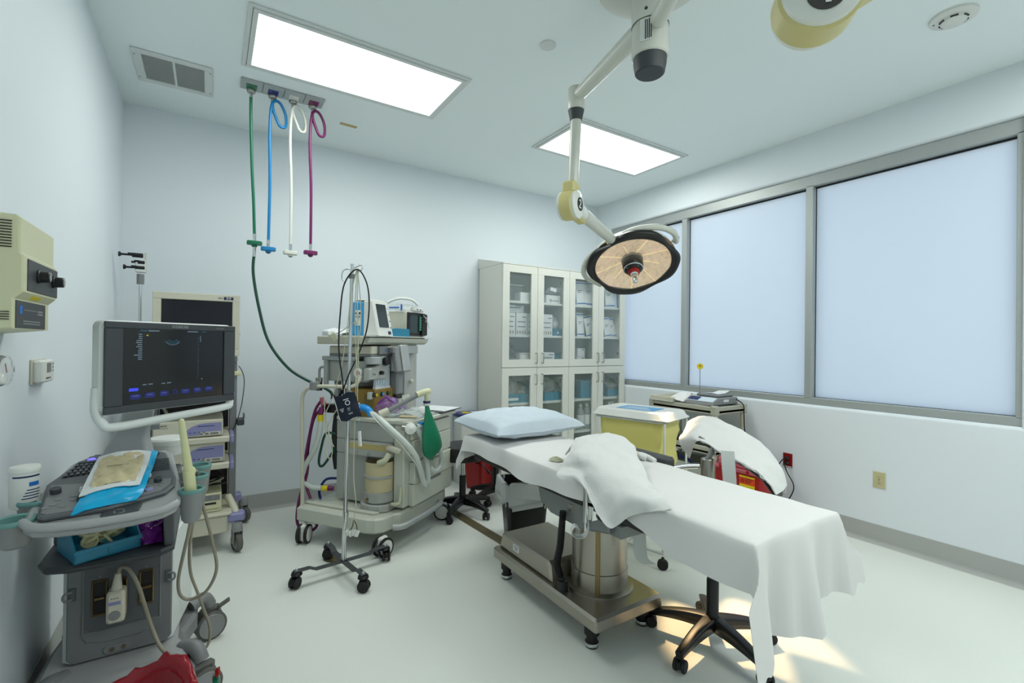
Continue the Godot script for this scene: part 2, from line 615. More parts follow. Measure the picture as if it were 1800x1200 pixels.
func room() -> void:
	off = Vector3.ZERO
	struct("floor", MB.new().bx(-0.15, 4.62, -0.12, 0.0, -0.15, 5.85, 0), M.vinyl_floor, "pale gray speckled sheet vinyl floor of the operating room", "floor")
	struct("ceiling", MB.new().bx(-0.15, 4.62, 3.0, 3.12, -0.15, 5.85, 0), M.ceiling_paint, "plain pale blue gray ceiling with recessed light panels", "ceiling")
	struct("wall_left", MB.new().bx(-0.12, 0.0, 0.0, 3.0, -0.12, 5.82, 0), M.wall_paint, "pale blue wall on the left behind the ultrasound cart")
	struct("wall_back", MB.new().bx(0.0, 4.43, 0.0, 3.0, -0.12, 0.0, 0), M.wall_paint, "pale blue back wall behind the anesthesia machine and cabinets")
	struct("wall_front", MB.new().bx(0.0, 4.43, 0.0, 3.0, 5.7, 5.82, 0), M.wall_paint, "pale blue wall opposite the cabinets")
	# right wall with a rounded opening for the window band
	var W := 4.43
	var y0 := 0.905
	var y1 := 2.69
	var z0 := 0.22
	var z1 := 3.535
	var r := 0.022
	var w := MB.new()
	w.bx(W, 4.60, 0, y0 - r, -0.12, 5.82, 0)
	w.bx(W, 4.60, y1 + r, 3.0, -0.12, 5.82, 0)
	w.bx(W, 4.60, y0 - r, y1 + r, -0.12, z0 - r, 0)
	w.bx(W, 4.60, y0 - r, y1 + r, z1 + r, 5.82, 0)
	for side in 4:
		var rows := []
		for i in 9:
			var a := PI / 2 * minf(i, 7) / 7.0
			var e := r * (1.0 - sin(a))
			var x := W + r * (1.0 - cos(a)) if i < 8 else W + 0.165
			var c := [at(x, y0 - e, z0 - e), at(x, y0 - e, z1 + e), at(x, y1 + e, z1 + e), at(x, y1 + e, z0 - e)]
			rows.append(PackedVector3Array([c[side], c[(side + 1) % 4]]))
		w.grid(rows)
	struct("wall_right", w, M.wall_paint, "pale wall on the right under and around the long frosted window")
	# cove base: skirting curled up from the floor, with a pale bead along its foot
	var cov := MB.new()
	var prof := [Vector2(0.0, 0.13), Vector2(0.004, 0.13), Vector2(0.005, 0.03), Vector2(0.011, 0.012), Vector2(0.022, 0.004), Vector2(0.034, 0.0012)]
	for s in [["baseboard_left", at(0, 0, 5.7), at(0, 0, 0), Vector3.RIGHT, "gray vinyl cove base along the left wall"], ["baseboard_back", at(0, 0, 0), at(W, 0, 0), Vector3.BACK, "gray vinyl cove base along the back wall"], ["baseboard_right", at(W, 0, 0), at(W, 0, 5.7), Vector3.LEFT, "gray vinyl cove base along the right wall under the window"]]:
		var b := MB.new()
		var rows := []
		for p in prof:
			rows.append(PackedVector3Array([s[2] + s[3] * p.x + Vector3.UP * p.y, s[1] + s[3] * p.x + Vector3.UP * p.y]))
		b.grid(rows, false, true)
		var o := struct(s[0], b, M.cove_vinyl, s[4], "baseboard")
		var d: Vector3 = s[3]
		part(o, "bead", MB.new().bar(s[1] + d * 0.036 + Vector3.UP * 0.0012, s[2] + d * 0.036 + Vector3.UP * 0.0012, 0.006, 0.0024, Vector3.UP, 0.0005), M.cove_bead)
	# window band: aluminium frame, three frosted panes
	var f := MB.new()
	var fx0 := 4.465
	var fx1 := 4.565
	f.bx(fx0, fx1, y0, 0.958, z0, z1, 0.003)
	f.bx(fx0, fx1, 2.60, y1, z0, z1, 0.003)
	f.bx(fx0, fx1, 0.95, 2.61, z0, z0 + 0.04, 0.003)
	f.bx(fx0, fx1, 0.95, 2.61, z1 - 0.03, z1, 0.003)
	var win := struct("window_1", f, M.aluminium, "long aluminium framed window band with three frosted panes", "window")
	for m in [[1.19, 1.247], [2.35, 2.402]]:
		part(win, "mullion", MB.new().bx(fx0, fx1, 0.95, 2.61, m[0], m[1], 0.003), M.aluminium)
	for p in [[0.24, 1.20], [1.24, 2.36], [2.395, 3.52]]:
		part(win, "pane", MB.new().bx(4.525, 4.531, 0.95, 2.615, p[0], p[1], 0), M.frosted_film)
	for p in [[0.26, 1.19], [1.247, 2.35], [2.402, 3.505]]:
		var g := MB.new()
		g.bx(4.517, 4.525, 0.9575, 0.9605, p[0], p[1], 0)
		g.bx(4.512, 4.525, 2.589, 2.60, p[0], p[1], 0)
		g.bx(4.518, 4.525, 0.958, 2.60, p[0], p[0] + 0.003, 0)
		part(win, "gasket", g, M.gasket)

func frame_ring(mb: MB, x0: float, x1: float, z0: float, z1: float, w: float, ya: float, yb: float, b := 0.002) -> MB:
	mb.bx(x0, x1, ya, yb, z0, z0 + w, b)
	mb.bx(x0, x1, ya, yb, z1 - w, z1, b)
	mb.bx(x0, x0 + w, ya, yb, z0 + w, z1 - w, b)
	mb.bx(x1 - w, x1, ya, yb, z0 + w, z1 - w, b)
	return mb

func ceiling_things() -> void:
	var ctr := [[1.28, 1.30, "white recessed ceiling light panel above the hose drops"], [3.39, 1.30, "white recessed ceiling light panel nearer the windows"]]
	for c in ctr:
		var o := thing("ceiling_light", c[2], "ceiling light", at(c[0], 3.0, c[1]), 0.0, "recessed ceiling light panels")
		var x: float = c[0]
		var z: float = c[1]
		var fr := frame_ring(MB.new(), x - 0.612, x + 0.612, z - 0.312, z + 0.312, 0.022, 2.990, 2.9995, 0.002)
		part(o, "trim_frame", fr, M.white_enamel)
		part(o, "door_frame", frame_ring(MB.new(), x - 0.588, x + 0.588, z - 0.288, z + 0.288, 0.024, 2.984, 2.998, 0.002), M.white_enamel)
		part(o, "diffuser", MB.new().bx(x - 0.566, x + 0.566, 2.987, 2.994, z - 0.266, z + 0.266, 0), M.lit_diffuser, "glowing white diffuser")
	for z in [4.3]:
		for x in [3.39, 2.05]:
			var o := thing("ceiling_light", "white ceiling light panel over the near half of the room, " + ("window side" if x > 3.0 else "mid room"), "ceiling light", at(x, 3.0, z), 0.0, "recessed ceiling light panels")
			part(o, "trim_frame", frame_ring(MB.new(), x - 0.612, x + 0.612, z - 0.312, z + 0.312, 0.046, 2.986, 2.9995, 0.002), M.white_enamel)
			part(o, "diffuser", MB.new().bx(x - 0.566, x + 0.566, 2.987, 2.994, z - 0.266, z + 0.266, 0), M.lit_diffuser)
	# return air grille
	var g := thing("air_grille", "white louvred return air grille in the ceiling corner", "vent", at(0.325, 3.0, 0.64))
	var fr := frame_ring(MB.new(), 0.127, 0.523, 0.44, 0.84, 0.045, 2.990, 2.9995, 0.003)
	fr.bx(0.318, 0.332, 2.990, 2.9995, 0.48, 0.80, 0.002)
	part(g, "frame", fr, M.white_enamel)
	part(g, "backing", MB.new().bx(0.165, 0.485, 2.9975, 2.9995, 0.48, 0.80, 0), M.white_enamel)
	for s in 2:
		for k in 26:
			var zz := 0.488 + 0.0122 * k
			part(g, "slat", MB.new().box(at(0.245 + 0.16 * s, 2.9935, zz), at(0.147, 0.0012, 0.011), 0.0, Basis(Vector3.RIGHT, 0.35)), M.white_enamel)
	for p in [[0.14, 0.50], [0.14, 0.78], [0.51, 0.50], [0.51, 0.78]]:
		part(g, "screw", MB.new().cyl(at(p[0], 2.990, p[1]), at(p[0], 2.9875, p[1]), 0.005, 0.0035, 10), M.gray_metal)
	# concealed sprinkler cap
	solo("sprinkler_cap", MB.new().lathe([Vector2(0, 2.992), Vector2(0.042, 2.992), Vector2(0.045, 2.995), Vector2(0.045, 2.9995)], Transform3D(Basis(), at(2.083, 0, 2.145)), 28), M.white_enamel, "small round white sprinkler cover plate on the ceiling", "sprinkler", at(2.083, 3.0, 2.145))
	# smoke detector
	var sd := thing("smoke_detector", "round white smoke detector on the ceiling near the right wall", "smoke detector", at(3.625, 3.0, 3.44))
	var T := Transform3D(Basis(), at(3.625, 0, 3.44))
	part(sd, "base", MB.new().lathe([Vector2(0, 2.982), Vector2(0.085, 2.985), Vector2(0.093, 2.990), Vector2(0.093, 2.9995)], T, 32), M.white_plastic)
	part(sd, "dome", MB.new().lathe([Vector2(0, 2.962), Vector2(0.035, 2.963), Vector2(0.05, 2.970), Vector2(0.056, 2.984)], T, 28), M.white_plastic)
	for k in 6:
		var a := TAU * k / 6.0 + 0.3
		part(sd, "vent_slot", MB.new().box(at(3.625 + 0.0525 * cos(a), 2.976, 3.44 - 0.0525 * sin(a)), at(0.006, 0.006, 0.03), 0.0, Basis(Vector3.UP, a)), M.ink_black)
	part(sd, "indicator", MB.new().ball(at(3.60, 2.983, 3.37), at(0.004, 0.003, 0.004), 8), M.ink_gray)
	# a strip of old tape
	solo("tape_strip", MB.new().box(at(1.40, 2.9992, 0.525), at(0.125, 0.0012, 0.04), 0.0, Basis(Vector3.UP, 0.07)), M.masking_tape, "short strip of yellowed tape stuck to the ceiling", "tape", at(1.40, 3.0, 0.525))
	# medical gas drops
	var cols := [["green", M.hose_green, 0.732, 0.768, "oxygen"], ["blue", M.hose_blue, 0.862, 0.852, ""], ["white", M.hose_white, 0.984, 0.985, ""], ["purple", M.hose_purple, 1.112, 1.112, ""]]
	var strip := thing("gas_outlet_strip", "gray ceiling strip of four medical gas outlets with coloured tags", "gas outlet", at(0.922, 3.0, 0.765))
	for k in 4:
		var x0 := 0.673 + 0.125 * k
		part(strip, "outlet_plate", MB.new().bx(x0 + 0.001, x0 + 0.124, 2.988, 2.9995, 0.70, 0.838, 0.003), M.gray_metal if k == 9 else M.aluminium)
		var tagm: Material = [M.hose_green, M.blue_plastic, M.white_plastic, M.hose_purple][k]
		part(strip, "colour_tag", MB.new().bx(x0 + 0.032, x0 + 0.093, 2.985, 2.989, 0.722, 0.79, 0.001), tagm)
		var c := at(x0 + 0.0625, 2.988, 0.712)
		part(strip, "outlet_ring", MB.new().lathe([Vector2(0.012, -0.02), Vector2(0.022, -0.02), Vector2(0.026, -0.012), Vector2(0.026, 0.0)], Transform3D(Basis(), c), 20), M.steel)
		part(strip, "plug", MB.new().cyl(c, c - Vector3.UP * 0.05, 0.011, 0.009, 14), M.chrome)
	var bot := [1.985, 1.955, 1.945, 1.96]
	var nm := ["green", "blue", "white", "purple"]
	for k in 4:
		var x := 0.735 + 0.125 * k
		var xb: float = [0.768, 0.850, 0.985, 1.113][k]
		var m: Material = cols[k][1]
		var z := 0.70
		var h := thing("gas_hose", nm[k] + " gas hose hanging from the ceiling outlet strip" + (", joined to the long dark green hose" if k == 0 else ", loosely looped at the top"), "hose", at(xb, bot[k], z), 0.0, "gas hoses hanging from the ceiling")
		var pts := []
		if k == 0:
			pts = [at(x, 2.94, 0.712), at(x + 0.002, 2.8, 0.705), at(x + 0.012, 2.5, 0.70), at(x + 0.025, 2.25, 0.70), at(xb, bot[k] + 0.03, z)]
		else:
			pts = [at(x, 2.945, 0.712), at(x + 0.005, 2.90, 0.71), at(x + 0.02, 2.86, 0.705), at(x + 0.05, 2.80, 0.70), at(x + 0.085, 2.81, 0.69), at(x + 0.085, 2.89, 0.685), at(x + 0.05, 2.955, 0.695), at(x + 0.01, 2.95, 0.715), at(x - 0.008, 2.88, 0.72), at(x - 0.012, 2.70, 0.71), at(lerpf(x, xb, 0.6), 2.4, 0.70), at(xb, bot[k] + 0.03, z)]
		part(h, "hose", MB.new().tube(pts, 0.0095, 10, 7), m)
		part(h, "ferrule", MB.new().cyl(at(xb, bot[k] + 0.065, z), at(xb, bot[k] + 0.015, z), 0.0105, 0.0095, 12), M.chrome)
		var cp := MB.new()
		cp.rbox(xb - 0.045, xb + 0.045, bot[k] - 0.008, bot[k] + 0.018, z - 0.022, z + 0.026, 0.014, 0.004)
		cp.cyl(at(xb, bot[k] - 0.02, z), at(xb, bot[k], z), 0.016, 0.019, 14)
		part(h, "coupling", cp, m)
		if k > 0:
			part(h, "socket", MB.new().cyl(at(xb, bot[k] - 0.024, z), at(xb, bot[k] - 0.018, z), 0.009, 0.009, 12), M.ink_black)

func carton(x0: float, x1: float, y: float, h: float, z0: float, z1: float, label: String, group := "", marks := 2) -> Node3D:
	var o := thing("carton", label, "box", at((x0 + x1) / 2, y, (z0 + z1) / 2), 0.0, group)
	part(o, "box_body", MB.new().bx(x0, x1, y + 0.001, y + h, z0, z1, 0.002), M.carton)
	var w := x1 - x0
	for k in marks:
		var yy := y + h * (0.80 - 0.22 * k)
		part(o, "printed_line", MB.new().bx(x0 + w * (0.55 if k == 0 else 0.12), x0 + w * (0.9 if k == 0 else 0.82), yy, yy + 0.008, z1 - 0.001, z1 + 0.0006, 0), M.ink_gray)
	return o

func pouch(x: float, y: float, w: float, h: float, z: float, lean: float, label: String, group: String, foot := true) -> void:   # a sterile paper pouch standing on the shelf, blue bands printed on it
	var o := thing("sterile_pouch", label, "pouch", at(x, y, z), 0.01, group)
	var up := Basis(Vector3.BACK, lean)
	var net := []
	for i in 5:
		var row := []
		for j in 4:
			var u := j / 3.0 - 0.5
			var t := i / 4.0
			row.append(up * at(u * w * (1.0 - 0.08 * t), t * h + 0.002, 0.012 * cos(u * PI) * sin(t * PI) - 0.03 * t))
		net.append(row)
	var b := MB.new().patch(net, 3, 3, 0.009)
	part(o, "pouch_body", b, M.paper)
	for band in ([0.06, 0.90] if foot else [0.88]):
		var t0: float = band
		var row := []
		for i in 2:
			var r := PackedVector3Array()
			for j in 7:
				var u := j / 6.0 - 0.5
				var t := t0 + 0.05 * i
				r.append(up * at(u * w * 0.94 * (1.0 - 0.08 * t), t * h + 0.002, 0.012 * cos(u * PI) * sin(t * PI) - 0.03 * t + 0.0018))
			row.append(r)
		part(o, "printed_band", MB.new().grid(row), M.label_blue)
	for k in 2:
		var t := 0.62 - 0.07 * k
		part(o, "printed_line", MB.new().box(up * at(-w * 0.1 - 0.01 * k, t * h, 0.0118 * sin(t * PI) - 0.03 * t + 0.002), at(w * (0.45 - 0.15 * k), 0.006, 0.001), 0.0, up), M.ink_gray)

func open_bin(o: Node3D, x0: float, x1: float, y: float, h: float, z0: float, z1: float, lip: float, m: Material) -> void:   # a stacking bin: open hopper front along +z
	var t := 0.004
	part(o, "bin_floor", MB.new().bx(x0, x1, y, y + t, z0, z1, 0.001), m)
	part(o, "bin_back", MB.new().bx(x0, x1, y + t, y + h, z0, z0 + t, 0.001), m)
	part(o, "bin_front", MB.new().bx(x0, x1, y + t, y + lip, z1 - t, z1, 0.001), m)
	for x in [x0, x1 - t]:
		var poly := PackedVector2Array([Vector2(-z1, y + t), Vector2(-z0, y + t), Vector2(-z0, y + h), Vector2(-lerpf(z0, z1, 0.72), y + h), Vector2(-z1, y + lip)])
		part(o, "bin_side", MB.new().prism(poly, t, 0.0, Transform3D(Basis(Vector3(0, 0, -1), Vector3.UP, Vector3.RIGHT), at(x, 0, 0))), m)
	part(o, "bin_rim", MB.new().bx(x0 - 0.003, x1 + 0.003, y + lip - 0.012, y + lip, z1 - 0.001, z1 + 0.005, 0.001), m)
	part(o, "bin_rib", MB.new().bx((x0 + x1) / 2 - 0.002, (x0 + x1) / 2 + 0.002, y + 0.006, y + lip - 0.012, z1 - 0.001, z1 + 0.003, 0.0), m)

func bottle(x: float, y: float, z: float, h: float, label: String) -> void:
	var o := thing("irrigation_bottle", label, "bottle", at(x, y, z), 0.0, "clear bottles on the lowest cabinet shelf")
	var T := Transform3D(Basis(), at(x, y, z))
	part(o, "bottle_body", MB.new().lathe([Vector2(0, 0.001), Vector2(0.036, 0.001), Vector2(0.04, 0.006), Vector2(0.04, h * 0.66), Vector2(0.036, h * 0.74), Vector2(0.02, h * 0.83), Vector2(0.015, h * 0.86), Vector2(0.015, h * 0.9), Vector2(0, h * 0.9)], T, 18), M.clear_plastic)
	part(o, "cap", MB.new().lathe([Vector2(0, h * 0.9), Vector2(0.018, h * 0.9), Vector2(0.018, h * 0.985), Vector2(0.014, h), Vector2(0, h)], T, 16), M.white_plastic)
	part(o, "label_band", MB.new().lathe([Vector2(0.0404, h * 0.2), Vector2(0.0404, h * 0.58)], T, 18), M.paper)

func cabinets() -> void:
	for u in 2:
		var x0 := 2.82 + 0.80 * u
		var x1 := x0 + 0.798
		var o := thing("storage_cabinet", ["tall beige glass-door cabinet with white boxes and wrapped goods, next to the stool", "tall beige glass-door cabinet in the corner by the windows, with blue-striped pouches"][u], "cabinet", at((x0 + x1) / 2, 0, 0.24), 0.0, "tall glass-door cabinets")
		var zf := 0.468
		for s in [[x0, x0 + 0.018], [x1 - 0.018, x1]]:
			part(o, "side_panel", MB.new().bx(s[0], s[1], 0.0, 2.096, 0.03, zf, 0.001), M.cabinet_laminate)
		part(o, "back_panel", MB.new().bx(x0 + 0.018, x1 - 0.018, 0.08, 2.09, 0.03, 0.036, 0), M.cabinet_laminate)
		part(o, "top_panel", MB.new().bx(x0 + 0.018, x1 - 0.018, 2.078, 2.096, 0.036, zf, 0.001), M.cabinet_laminate)
		var sl := MB.new()
		sl.prism(PackedVector2Array([Vector2(-0.49, 2.0975), Vector2(-0.001, 2.0975), Vector2(-0.001, 2.205), Vector2(-0.49, 2.106)]), x1 - x0, 0.001, Transform3D(Basis(Vector3(0, 0, -1), Vector3.UP, Vector3.RIGHT), at(x0, 0, 0)))
		part(o, "sloped_top", sl, M.cabinet_laminate)
		part(o, "middle_panel", MB.new().bx(x0 + 0.018, x1 - 0.018, 1.10, 1.125, 0.036, zf, 0.001), M.cabinet_laminate)
		part(o, "bottom_panel", MB.new().bx(x0 + 0.018, x1 - 0.018, 0.09, 0.11, 0.036, zf, 0.001), M.cabinet_laminate)
		part(o, "toe_kick", MB.new().bx(x0 + 0.018, x1 - 0.018, 0.0, 0.09, 0.40, 0.415, 0.001), M.cabinet_laminate)
		for y in [1.76, 1.433, 0.777, 0.445]:
			part(o, "shelf", MB.new().bx(x0 + 0.019, x1 - 0.019, y - 0.022, y, 0.04, 0.45, 0.001), M.shelf_white)
		for row in 2:
			var ya: float = [1.1225, 0.095][row]
			var yb: float = [2.094, 1.1165][row]
			var pa: float = [1.196, 0.19][row]
			var pb: float = [2.023, 1.043][row]
			for d in 2:
				var dx0 := x0 + 0.4 * d + 0.0015
				var dx1 := dx0 + 0.3965
				var f := MB.new()
				f.bx(dx0, dx1, ya, pa, 0.47, 0.49, 0.0015)
				f.bx(dx0, dx1, pb, yb, 0.47, 0.49, 0.0015)
				f.bx(dx0, dx0 + 0.074, pa, pb, 0.47, 0.49, 0.0008)
				f.bx(dx1 - 0.074, dx1, pa, pb, 0.47, 0.49, 0.0008)
				var door := part(o, "door", f, M.cabinet_laminate)
				part(door, "glass_pane", MB.new().bx(dx0 + 0.07, dx1 - 0.07, pa - 0.004, pb + 0.004, 0.474, 0.478, 0), M.clear_glass, "clear glass pane")
				var hx := dx1 - 0.018 if d == 0 else dx0 + 0.055 - 0.001
				var hy: float = [1.21, 1.005][row]
				part(door, "handle", MB.new().tube([at(hx, hy - 0.048, 0.489), at(hx, hy - 0.048, 0.512), at(hx, hy - 0.04, 0.522), at(hx, hy + 0.04, 0.522), at(hx, hy + 0.048, 0.512), at(hx, hy + 0.048, 0.489)], 0.0045, 8, 3), M.steel, "brushed bow handle")
				for hy2 in [pa + 0.06, pb - 0.06]:
					part(door, "hinge", MB.new().bx(dx1 - 0.095 if d == 1 else dx0 + 0.075, dx1 - 0.075 if d == 1 else dx0 + 0.095, hy2 - 0.015, hy2 + 0.015, 0.455, 0.4695, 0.002), M.dark_gray)
	# upper left cabinet
	var tr := thing("plastic_tub", "shallow clear covered tub behind the small box on the top cabinet shelf", "tub", at(3.05, 1.76, 0.2))
	part(tr, "tub_body", MB.new().rbox(2.90, 3.18, 1.761, 1.92, 0.08, 0.30, 0.02, 0.004), M.clear_plastic)
	part(tr, "tub_lid", MB.new().rbox(2.893, 3.187, 1.921, 1.938, 0.073, 0.307, 0.025, 0.004), M.white_plastic)
	carton(3.056, 3.20, 1.76, 0.088, 0.31, 0.43, "plain white box in front of the tub on the top cabinet shelf", "", 0)
	var rb := carton(3.39, 3.57, 1.76, 0.085, 0.27, 0.40, "white box with a round dark mark under a clear tray, top cabinet shelf", "", 0)
	part(rb, "printed_mark", MB.new().lathe([Vector2(0.008, 0), Vector2(0.008, 0.0006), Vector2(0.014, 0.0006), Vector2(0.014, 0)], Transform3D(Basis(Vector3.RIGHT, PI / 2), at(3.445, 1.79, 0.40)), 16), M.ink_black)
	part(rb, "printed_line", MB.new().bx(3.465, 3.545, 1.786, 1.793, 0.399, 0.4006, 0), M.ink_gray)
	carton(3.29, 3.385, 1.76, 0.115, 0.20, 0.37, "white box behind the door stile, left of the clear tray", "", 0)
	var ct := thing("clear_tray", "clear plastic tray with a white tag, lying on two boxes", "tray", at(3.49, 1.846, 0.33))
	var tn := [[at(3.40, 1.90, 0.22), at(3.5, 1.912, 0.22), at(3.60, 1.905, 0.22)], [at(3.40, 1.878, 0.31), at(3.5, 1.86, 0.31), at(3.62, 1.898, 0.31)], [at(3.40, 1.878, 0.36), at(3.5, 1.86, 0.36), at(3.62, 1.898, 0.36)], [at(3.40, 1.918, 0.42), at(3.5, 1.925, 0.42), at(3.63, 1.915, 0.42)]]
	part(ct, "tray_film", MB.new().patch(tn, 4, 4, 0.002), M.clear_film)
	part(ct, "tag", MB.new().box(at(3.46, 1.90, 0.424), at(0.075, 0.035, 0.002), 0.0, Basis(Vector3.BACK, -0.2)), M.paper)
	var lab := ["second from the left", "at the left edge of the glass", "half hidden by the door stile"]
	for k in 3:
		var xs: Array = [[3.03, 3.16], [2.888, 3.02], [3.168, 3.29]][k]
		var o := carton(xs[0], xs[1], 1.433, 0.215, 0.24, 0.40, "tall glove-print carton, middle shelf, " + lab[k], "glove cartons on the middle shelf", 3)
		glove_print(o, xs[0], xs[1], 1.433, 0.4006)
	var top := carton(2.90, 3.125, 1.6495, 0.075, 0.25, 0.39, "flat white carton lying across two tall cartons", "", 2)
	part(top, "loose_wrap", MB.new().patch([[at(2.93, 1.728, 0.26), at(3.0, 1.74, 0.26), at(3.1, 1.728, 0.26)], [at(2.93, 1.728, 0.36), at(3.02, 1.765, 0.36), at(3.14, 1.73, 0.36)], [at(2.94, 1.728, 0.41), at(3.03, 1.75, 0.42), at(3.18, 1.695, 0.42)]], 4, 4, 0.002), M.clear_film)
	var o4 := carton(3.345, 3.472, 1.433, 0.215, 0.24, 0.40, "tall white carton with glove print right of the door gap, beside the blue bin", "glove cartons on the middle shelf", 3)
	glove_print(o4, 3.345, 3.472, 1.433, 0.4006)
	var bb := thing("supply_bin", "small blue bin with a clear bag standing in it, middle cabinet shelf", "bin", at(3.54, 1.433, 0.34))
	open_bin(bb, 3.485, 3.60, 1.434, 0.075, 0.26, 0.40, 0.07, M.bin_blue)
	part(bb, "bin_label", MB.new().bx(3.53, 3.55, 1.455, 1.475, 0.4045, 0.4055, 0), M.paper)
	var bag := thing("clear_bag", "clear bag of small goods standing in the small blue bin", "bag", at(3.54, 1.439, 0.33))
	part(bag, "bag_film", MB.new().ball(at(3.545, 1.56, 0.33), at(0.062, 0.085, 0.05), 14), M.clear_film)
	part(bag, "bag_neck", MB.new().lathe([Vector2(0.02, 1.63), Vector2(0.012, 1.65), Vector2(0.03, 1.67)], Transform3D(Basis(), at(3.58, 0, 0.32)), 12), M.clear_film)
	part(bag, "contents", MB.new().ball(at(3.545, 1.535, 0.33), at(0.045, 0.05, 0.04), 12), M.paper)
	var gb := thing("wrapped_tubing", "gray bagged tubing sets leaning in a heap on the lowest upper shelf", "tubing", at(3.0, 1.125, 0.25))
	for k in 5:
		var y := 1.14 + 0.045 * k
		part(gb, "bagged_set", MB.new().patch([[at(2.86, y + 0.05, 0.14), at(2.97, y + 0.07, 0.14), at(3.16, y + 0.05 - 0.02 * k, 0.14)], [at(2.86, y + 0.02, 0.26), at(2.98, y + 0.045, 0.27), at(3.12 - 0.02 * k, y, 0.27)], [at(2.87, y - 0.005, 0.37 - 0.02 * k), at(2.97, y, 0.38 - 0.02 * k), at(3.06, y - 0.01, 0.37 - 0.02 * k)]], 4, 4, 0.02, 0.02, noise(9.0, k)), M.clear_plastic if k % 2 else M.mid_gray)
	var wt := thing("white_tray", "white oblong tray in front of the bagged tubing", "tray", at(3.14, 1.125, 0.38))
	part(wt, "tray_body", MB.new().rbox(3.06, 3.27, 1.126, 1.25, 0.33, 0.43, 0.02, 0.006), M.white_plastic)
	part(wt, "tray_rim", MB.new().rbox(3.053, 3.277, 1.2505, 1.258, 0.323, 0.437, 0.024, 0.002), M.white_plastic)
	carton(3.335, 3.495, 1.125, 0.138, 0.28, 0.41, "white carton beside the blue bin on the lowest upper shelf", "", 2)
	var b2 := thing("supply_bin", "blue bin half behind the white carton on the lowest upper shelf", "bin", at(3.55, 1.125, 0.3))
	open_bin(b2, 3.50, 3.60, 1.126, 0.13, 0.22, 0.38, 0.11, M.bin_blue)
	# upper right cabinet
	pouch(3.86, 1.76, 0.13, 0.26, 0.40, 0.06, "white blue-striped pouch at the left end of the top shelf, corner cabinet", "blue-striped sterile pouches")
	pouch(3.985, 1.76, 0.16, 0.265, 0.39, 0.0, "broad white blue-striped pouch left of the middle stile on the top shelf", "blue-striped sterile pouches")
	pouch(4.16, 1.76, 0.14, 0.25, 0.36, 0.0, "white blue-striped pouch behind the surgical lamp on the top shelf", "blue-striped sterile pouches")
	pouch(4.29, 1.76, 0.14, 0.25, 0.39, 0.05, "white blue-striped pouch right of the middle stile on the top shelf", "blue-striped sterile pouches")
	var sb := thing("blue_pack", "folded blue wrapped pack at the right end of the top shelf", "pack", at(4.37, 1.76, 0.36))
	part(sb, "wrap", MB.new().box(at(4.368, 1.89, 0.34), at(0.035, 0.25, 0.14), 0.008, Basis(Vector3.BACK, 0.08)), M.linen_blue)
	part(sb, "printed_band", MB.new().box(at(4.365, 1.89, 0.4115), at(0.018, 0.24, 0.002), 0.0, Basis(Vector3.BACK, 0.08)), M.label_blue)
	pouch(3.855, 1.433, 0.10, 0.25, 0.40, 0.0, "narrow upright pouch with a blue foot on the middle shelf, corner cabinet", "blue-striped sterile pouches")
	pouch(4.0, 1.433, 0.12, 0.23, 0.40, 0.2, "tilted blue-striped pouch in the middle of the middle shelf", "blue-striped sterile pouches")
	pouch(4.04, 1.433, 0.12, 0.20, 0.32, 0.1, "blue-striped pouch standing behind the tilted one", "blue-striped sterile pouches")
	pouch(4.26, 1.433, 0.11, 0.22, 0.40, 0.12, "blue-striped pouch just right of the middle stile, middle shelf", "blue-striped sterile pouches")
	pouch(4.355, 1.433, 0.10, 0.215, 0.38, 0.2, "leaning blue-striped pouch at the right end of the middle shelf", "blue-striped sterile pouches")
	carton(3.80, 3.915, 1.125, 0.09, 0.28, 0.40, "small white carton under another in the corner cabinet", "", 1)
	carton(3.81, 3.91, 1.2155, 0.09, 0.28, 0.40, "small white carton stacked on another in the corner cabinet", "", 1)
	for k in 2:
		var b3 := thing("supply_bin", ["low blue bin beside the small white cartons, corner cabinet", "low blue bin at the right end of the lowest upper shelf"][k], "bin", at(4.0 + 0.22 * k, 1.125, 0.3))
		open_bin(b3, 3.94 + 0.25 * k, 4.08 + 0.25 * k, 1.126, 0.075 - 0.01 * k, 0.22, 0.40, 0.07 - 0.01 * k, M.bin_blue)
	# lower shelves
	var bl := ["blue bin with a white label holding dark bagged goods, lower left door", "blue bin heaped with bagged tubing behind the second lower door", "deep blue bin turned to show its plain side, third lower door", "blue bin of bagged goods behind the rightmost lower door"]
	var bx0 := [2.90, 3.36, 3.84, 4.23]
	var bx1 := [3.185, 3.62, 4.10, 4.40]
